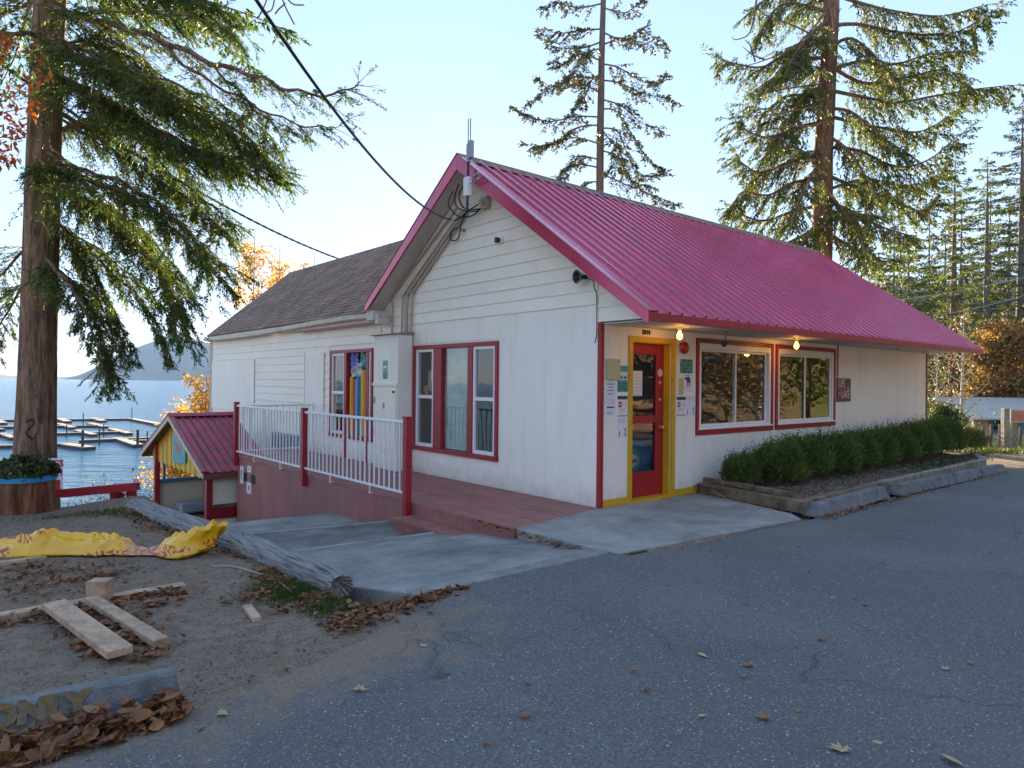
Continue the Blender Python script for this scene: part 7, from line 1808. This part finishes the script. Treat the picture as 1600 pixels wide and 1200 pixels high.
def corner(r, n):
    p = [gpl(x, y) for x, y in ((515, 985), (560, 965), (590, 950), (640, 938), (680, 930), (720, 915))]; k = r.integers(0, 5, n); t = r.random(n)
    a = np.array([p[i][0] + (p[i + 1][0] - p[i][0]) * tt for i, tt in zip(k, t)]); b = np.array([p[i][1] + (p[i + 1][1] - p[i][1]) * tt for i, tt in zip(k, t)])
    w_ = np.interp(a, [-4.9, -4.2, -3.5, -3.0], [.09, .10, .05, .02]); return np.stack([a + r.normal(0, .03, n), b + r.normal(0, 1, n) * w_], 1)
pile('line of rust coloured leaves where the dirt meets the asphalt', 620, corner, (.04, .085), .035, 8)
pile('leaves gathered in the corner between the deck step and the door pad', 150, lambda r, n: np.stack([r.uniform(-1.75, -1.62, n) - .02 * r.random(n), r.uniform(-1.30, .35, n)], 1), (.03, .07), .02, 9, base=-.03)
pile('brown leaves at the foot of the first planter wheel stop', 260, lambda r, n: np.stack([1.6 + 2.7 * r.random(n) ** 1.3, -2.02 - np.abs(r.normal(0, .07, n)) + .04 * 0], 1), (.03, .065), .02, 10, base=.004)
pile('few leaves along the farther planter wheel stops', 130, lambda r, n: np.stack([r.uniform(4.2, 9, n), -2.0 - np.abs(r.normal(0, .10, n))], 1), (.03, .06), .015, 11, base=.004)
pile('brown leaves on the dirt under the timber edging beside the door pad', 90, lambda r, n: (lambda t: np.stack([2.05 - .28 * t - .09 + r.normal(0, .02, n), -.1 - 1.6 * t], 1))(r.random(n)), (.03, .06), .015, 12, base=.012)
pile('leaf crumbs along the edge of the door pad', 130, lambda r, n: np.stack([r.uniform(-1.2, 1.7, n), -1.92 - .08 * 0 + r.normal(0, .03, n) - np.abs(r.normal(0, .02, n))], 1), (.012, .035), .008, 13, base=.006)
# small chips and stones all over the dirt yard
def yard(r, n): return np.stack([r.uniform(-9, -4.2, n), r.uniform(-2.4, 4.2, n)], 1)
pile('tiny dry leaf crumbs strewn over the dirt yard', 1500, yard, (.012, .035), .006, 14)
pile('small brown leaves strewn thinly over the dirt yard', 90, yard, (.035, .07), .008, 15)
r = np.random.default_rng(16); n = 1800; P = yard(r, n); C = np.stack([P[:, 0], P[:, 1], gz(P[:, 0], P[:, 1])], 1); sz_ = r.uniform(.003, .012, n)
V = []; octv = np.array([[1, 0, 0], [0, 1, 0], [-1, 0, 0], [0, -1, 0], [0, 0, .7], [0, 0, -.5]])
V = (C[:, None, :] + octv[None] * sz_[:, None, None] * r.uniform(.6, 1.3, (n, 6, 1))).reshape(-1, 3)
f = np.array([[0, 1, 4], [1, 2, 4], [2, 3, 4], [3, 0, 4], [1, 0, 5], [2, 1, 5], [3, 2, 5], [0, 3, 5]]); F = (np.arange(n)[:, None, None] * 6 + f[None]).reshape(-1, 3)
build('gravel', (V, F), M['concrete_stop'], label='small stones scattered in the dirt yard', cat='gravel', kind='stuff')
n = 2600; a_ = r.uniform(2.1, 10.3, n); b_ = -.9 - r.uniform(0, .75, n); C = np.stack([a_, b_, np.full(n, .155)], 1)
build('bark_chips', curled(C, r.normal(0, 1, (n, 3)) * np.array([1, 1, .2]), UPV + r.normal(0, .4, (n, 3)), r.uniform(.03, .07, n), r.uniform(.012, .03, n), np.full(n, .1), r), M['bark_grey'], label='wood chips covering the hedge bed', cat='wood chips', kind='stuff')

pile('tiny leaf crumbs and specks strewn over the asphalt', 700, lambda r, n: (lambda a, k: np.stack([a, fedge(a) - 5.5 * k ** 1.6], 1))(r.uniform(-6, 9, n), r.random(n)), (.008, .028), .004, 21, base=.004)
# single leaves on the asphalt, each a thing
star = [(0, 0), (.10, .20), (.42, .12), (.30, .34), (.60, .42), (.34, .52), (.40, .78), (.14, .66), (0, 1.0), (-.14, .66), (-.40, .78), (-.34, .52), (-.60, .42), (-.30, .34), (-.42, .12), (-.10, .20)]
def one_leaf(x, y, size, kind, m, label, grp='single leaves lying on the asphalt', rot=None):
    p = gp(x, y, .006); th = rn(0, 6.28) if rot is None else rot; g = MB()
    if kind == 'maple':
        jj = [(u * rn(.65, 1.2), v * rn(.82, 1.08)) for u, v in star]
        vs = [(p.x + size * (u * math.cos(th) - (v - .5) * math.sin(th)), p.y + size * (u * math.sin(th) + (v - .5) * math.cos(th)), .012 + .12 * size * (u * u + (v - .5) ** 2) + rn(0, .012)) for u, v in jj]
        vs.append((p.x, p.y, .009)); g.add(vs, [(i, (i + 1) % 16, 16) for i in range(16)])
    else:
        V, F = curled(np.array([[p.x, p.y, .010 + size * .06]]), np.array([[math.cos(th), math.sin(th), rn(-.05, .1)]]), np.array([[rn(-.3, .3), rn(-.3, .3), 1 if rn(0, 1) > .4 else -1]]), np.array([size]), np.array([size * rn(.4, .6)]), np.array([rn(.3, .7)]), rng)
        V[:, 2] += max(0, .004 - V[:, 2].min()); g.v = [tuple(v) for v in V]; g.f = [tuple(int(i) for i in f) for f in F]
    build('leaf', g, M[m], fr='W', label=label, cat='leaf', group=grp)
one_leaf(1312, 1171, .095, 'maple', 'litter_pale', 'pale maple leaf lying flat near the bottom edge')
one_leaf(346, 1118, .065, 'maple', 'litter_pale', 'pale yellowish leaf right of the near wheel stop')
one_leaf(1469, 1183, .10, 'c', 'litter_pale', 'tan curled leaf in the bottom right, right of the pale maple leaf')
one_leaf(1195, 1124, .085, 'maple', 'litter', 'large brown maple leaf above and left of the pale one')
spots = [(562, 1080, .075), (530, 1102, .06), (833, 1071, .05), (823, 1121, .07), (982, 1049, .055), (1090, 1021, .08), (1170, 1041, .07), (1245, 1010, .05), (1160, 1061, .05), (1282, 1001, .06), (1303, 933, .05), (1340, 936, .05), (1352, 946, .05), (1045, 962, .05),
         (1522, 1013, .05), (1475, 1046, .06), (1519, 1040, .05), (1464, 951, .04), (1248, 855, .05), (1245, 1113, .05), (1103, 1120, .05), (672, 958, .06), (687, 976, .05), (315, 1133, .06), (448, 1047, .05), (655, 1010, .05), (587, 1030, .04), (1010, 1080, .04), (735, 990, .04), (1420, 900, .04), (1400, 840, .04), (1130, 900, .035), (1500, 870, .035), (900, 985, .03), (1590, 1080, .05), (1380, 1160, .05), (760, 1165, .04), (480, 1150, .04)]
for i, (x, y, s_) in enumerate(spots):
    one_leaf(x, y, s_, 'c' if i % 3 else 'maple', 'litter' if i % 5 else 'litter_pale', 'small fallen leaf lying alone on the open asphalt')
# bits of twig on the asphalt
r = np.random.default_rng(17); n = 70; a_ = r.uniform(-5, 9, n); b_ = r.uniform(-6, -2.2, n); P = np.stack([a_, b_, np.full(n, .008)], 1)
build('twig_bits', stems(P, nrm(r.normal(0, 1, (n, 3)) * np.array([1, 1, .02])), r.uniform(.03, .14, n), .0022, sag=0), M['bark'], label='broken twig bits strewn on the asphalt', cat='twigs', kind='stuff')

for k, (x, y, h) in enumerate(((17.2, 11.2, 6.5), (18.8, 9.3, 7.5), (17.6, 7.4, 6.0), (19.6, 13.0, 7.0), (19.0, 5.6, 6.5), (21.5, 10.6, 8.0), (16.6, 13.4, 5), (17.6, 15.2, 6.5), (19.2, 16.6, 7), (20.4, 14.6, 8), (16.4, 16.4, 5))):
    broadleaf('roadside_tree', x, y, gzw(x, y) - .2, h, 1.9, ('tan_leaves', 'far_green', 'tan_leaves')[k % 3], 1500, .17, 'scrubby tree across the road, mirrored in the shop windows', 130 + k, trunk=('birch', 'bark')[k % 2], r0=.12, nb=18, group='trees across the road')
# ================================================================== across the road: what the shop windows mirror
r = np.random.default_rng(19)
for k, (x, y, az, l_) in enumerate(((14.6, 9.6, 1.4, 4.5), (15.2, 11.2, 1.9, 4.0), (15.6, 8.6, 1.2, 5.0), (14.8, 7.6, .4, 3.6), (15.4, 10.2, 2.5, 4.4), (15.5, 12.6, 1.7, 4.5))):
    z = gzw(x, y) + .16; dx, dy = math.cos(az) * l_ / 2, math.sin(az) * l_ / 2
    g = MB(); g.tube([(x - dx, y - dy, z), (x, y, z + .04), (x + dx, y + dy, z + .05)], [.15, .16, .13], 12); build('felled_log', g, M['lumber'], fr='W', label='peeled pale log across the road, mirrored in the shop windows', cat='log', group='peeled logs across the road', smooth=True)
for k, (x, y, h) in enumerate(((27, 8, 12), (30, 12, 14), (25, 3, 11), (31, 5, 15), (24, -3, 12), (20, -26, 12))):
    conifer('roadside_fir', x, y, gzw(x, y) - .2, h, .24, 3.6, .08, 34, 'far_green', .45, .16, 6, 'dark fir across the road, mirrored in the shop windows', seed=90 + k, lt=1.2, step=.5, group='firs across the road', n=8)
X_, Y_, _ = (21, 9.5, 0); broadleaf('maple_tree', 23.5, 10.0, gzw(23.5, 10), 6.5, 2.4, 'tan_leaves', 3500, .2, 'brown leaved tree on the bank across the road', 120, group='trees across the road')

# ================================================================== haze over the lake and hills
hm = bpy.data.materials.new('haze'); hm.use_nodes = True
n = hm.node_tree.nodes; n.remove(n['Principled BSDF'])
pv = n.new('ShaderNodeVolumePrincipled'); pv.inputs['Color'].default_value = (.42, .64, .98, 1); pv.inputs['Density'].default_value = 0.00012; pv.inputs['Anisotropy'].default_value = 0.0
hm.node_tree.links.new(pv.outputs[0], n['Material Output'].inputs['Volume'])
g = MB(); g.box(-3900, 2300, -260, 3500, -10.5, 330)
build('haze', g, hm, fr='W', kind='stuff', label='thin bluish air over the lake and hills', cat='haze', origin=(0, 0, -10.5))
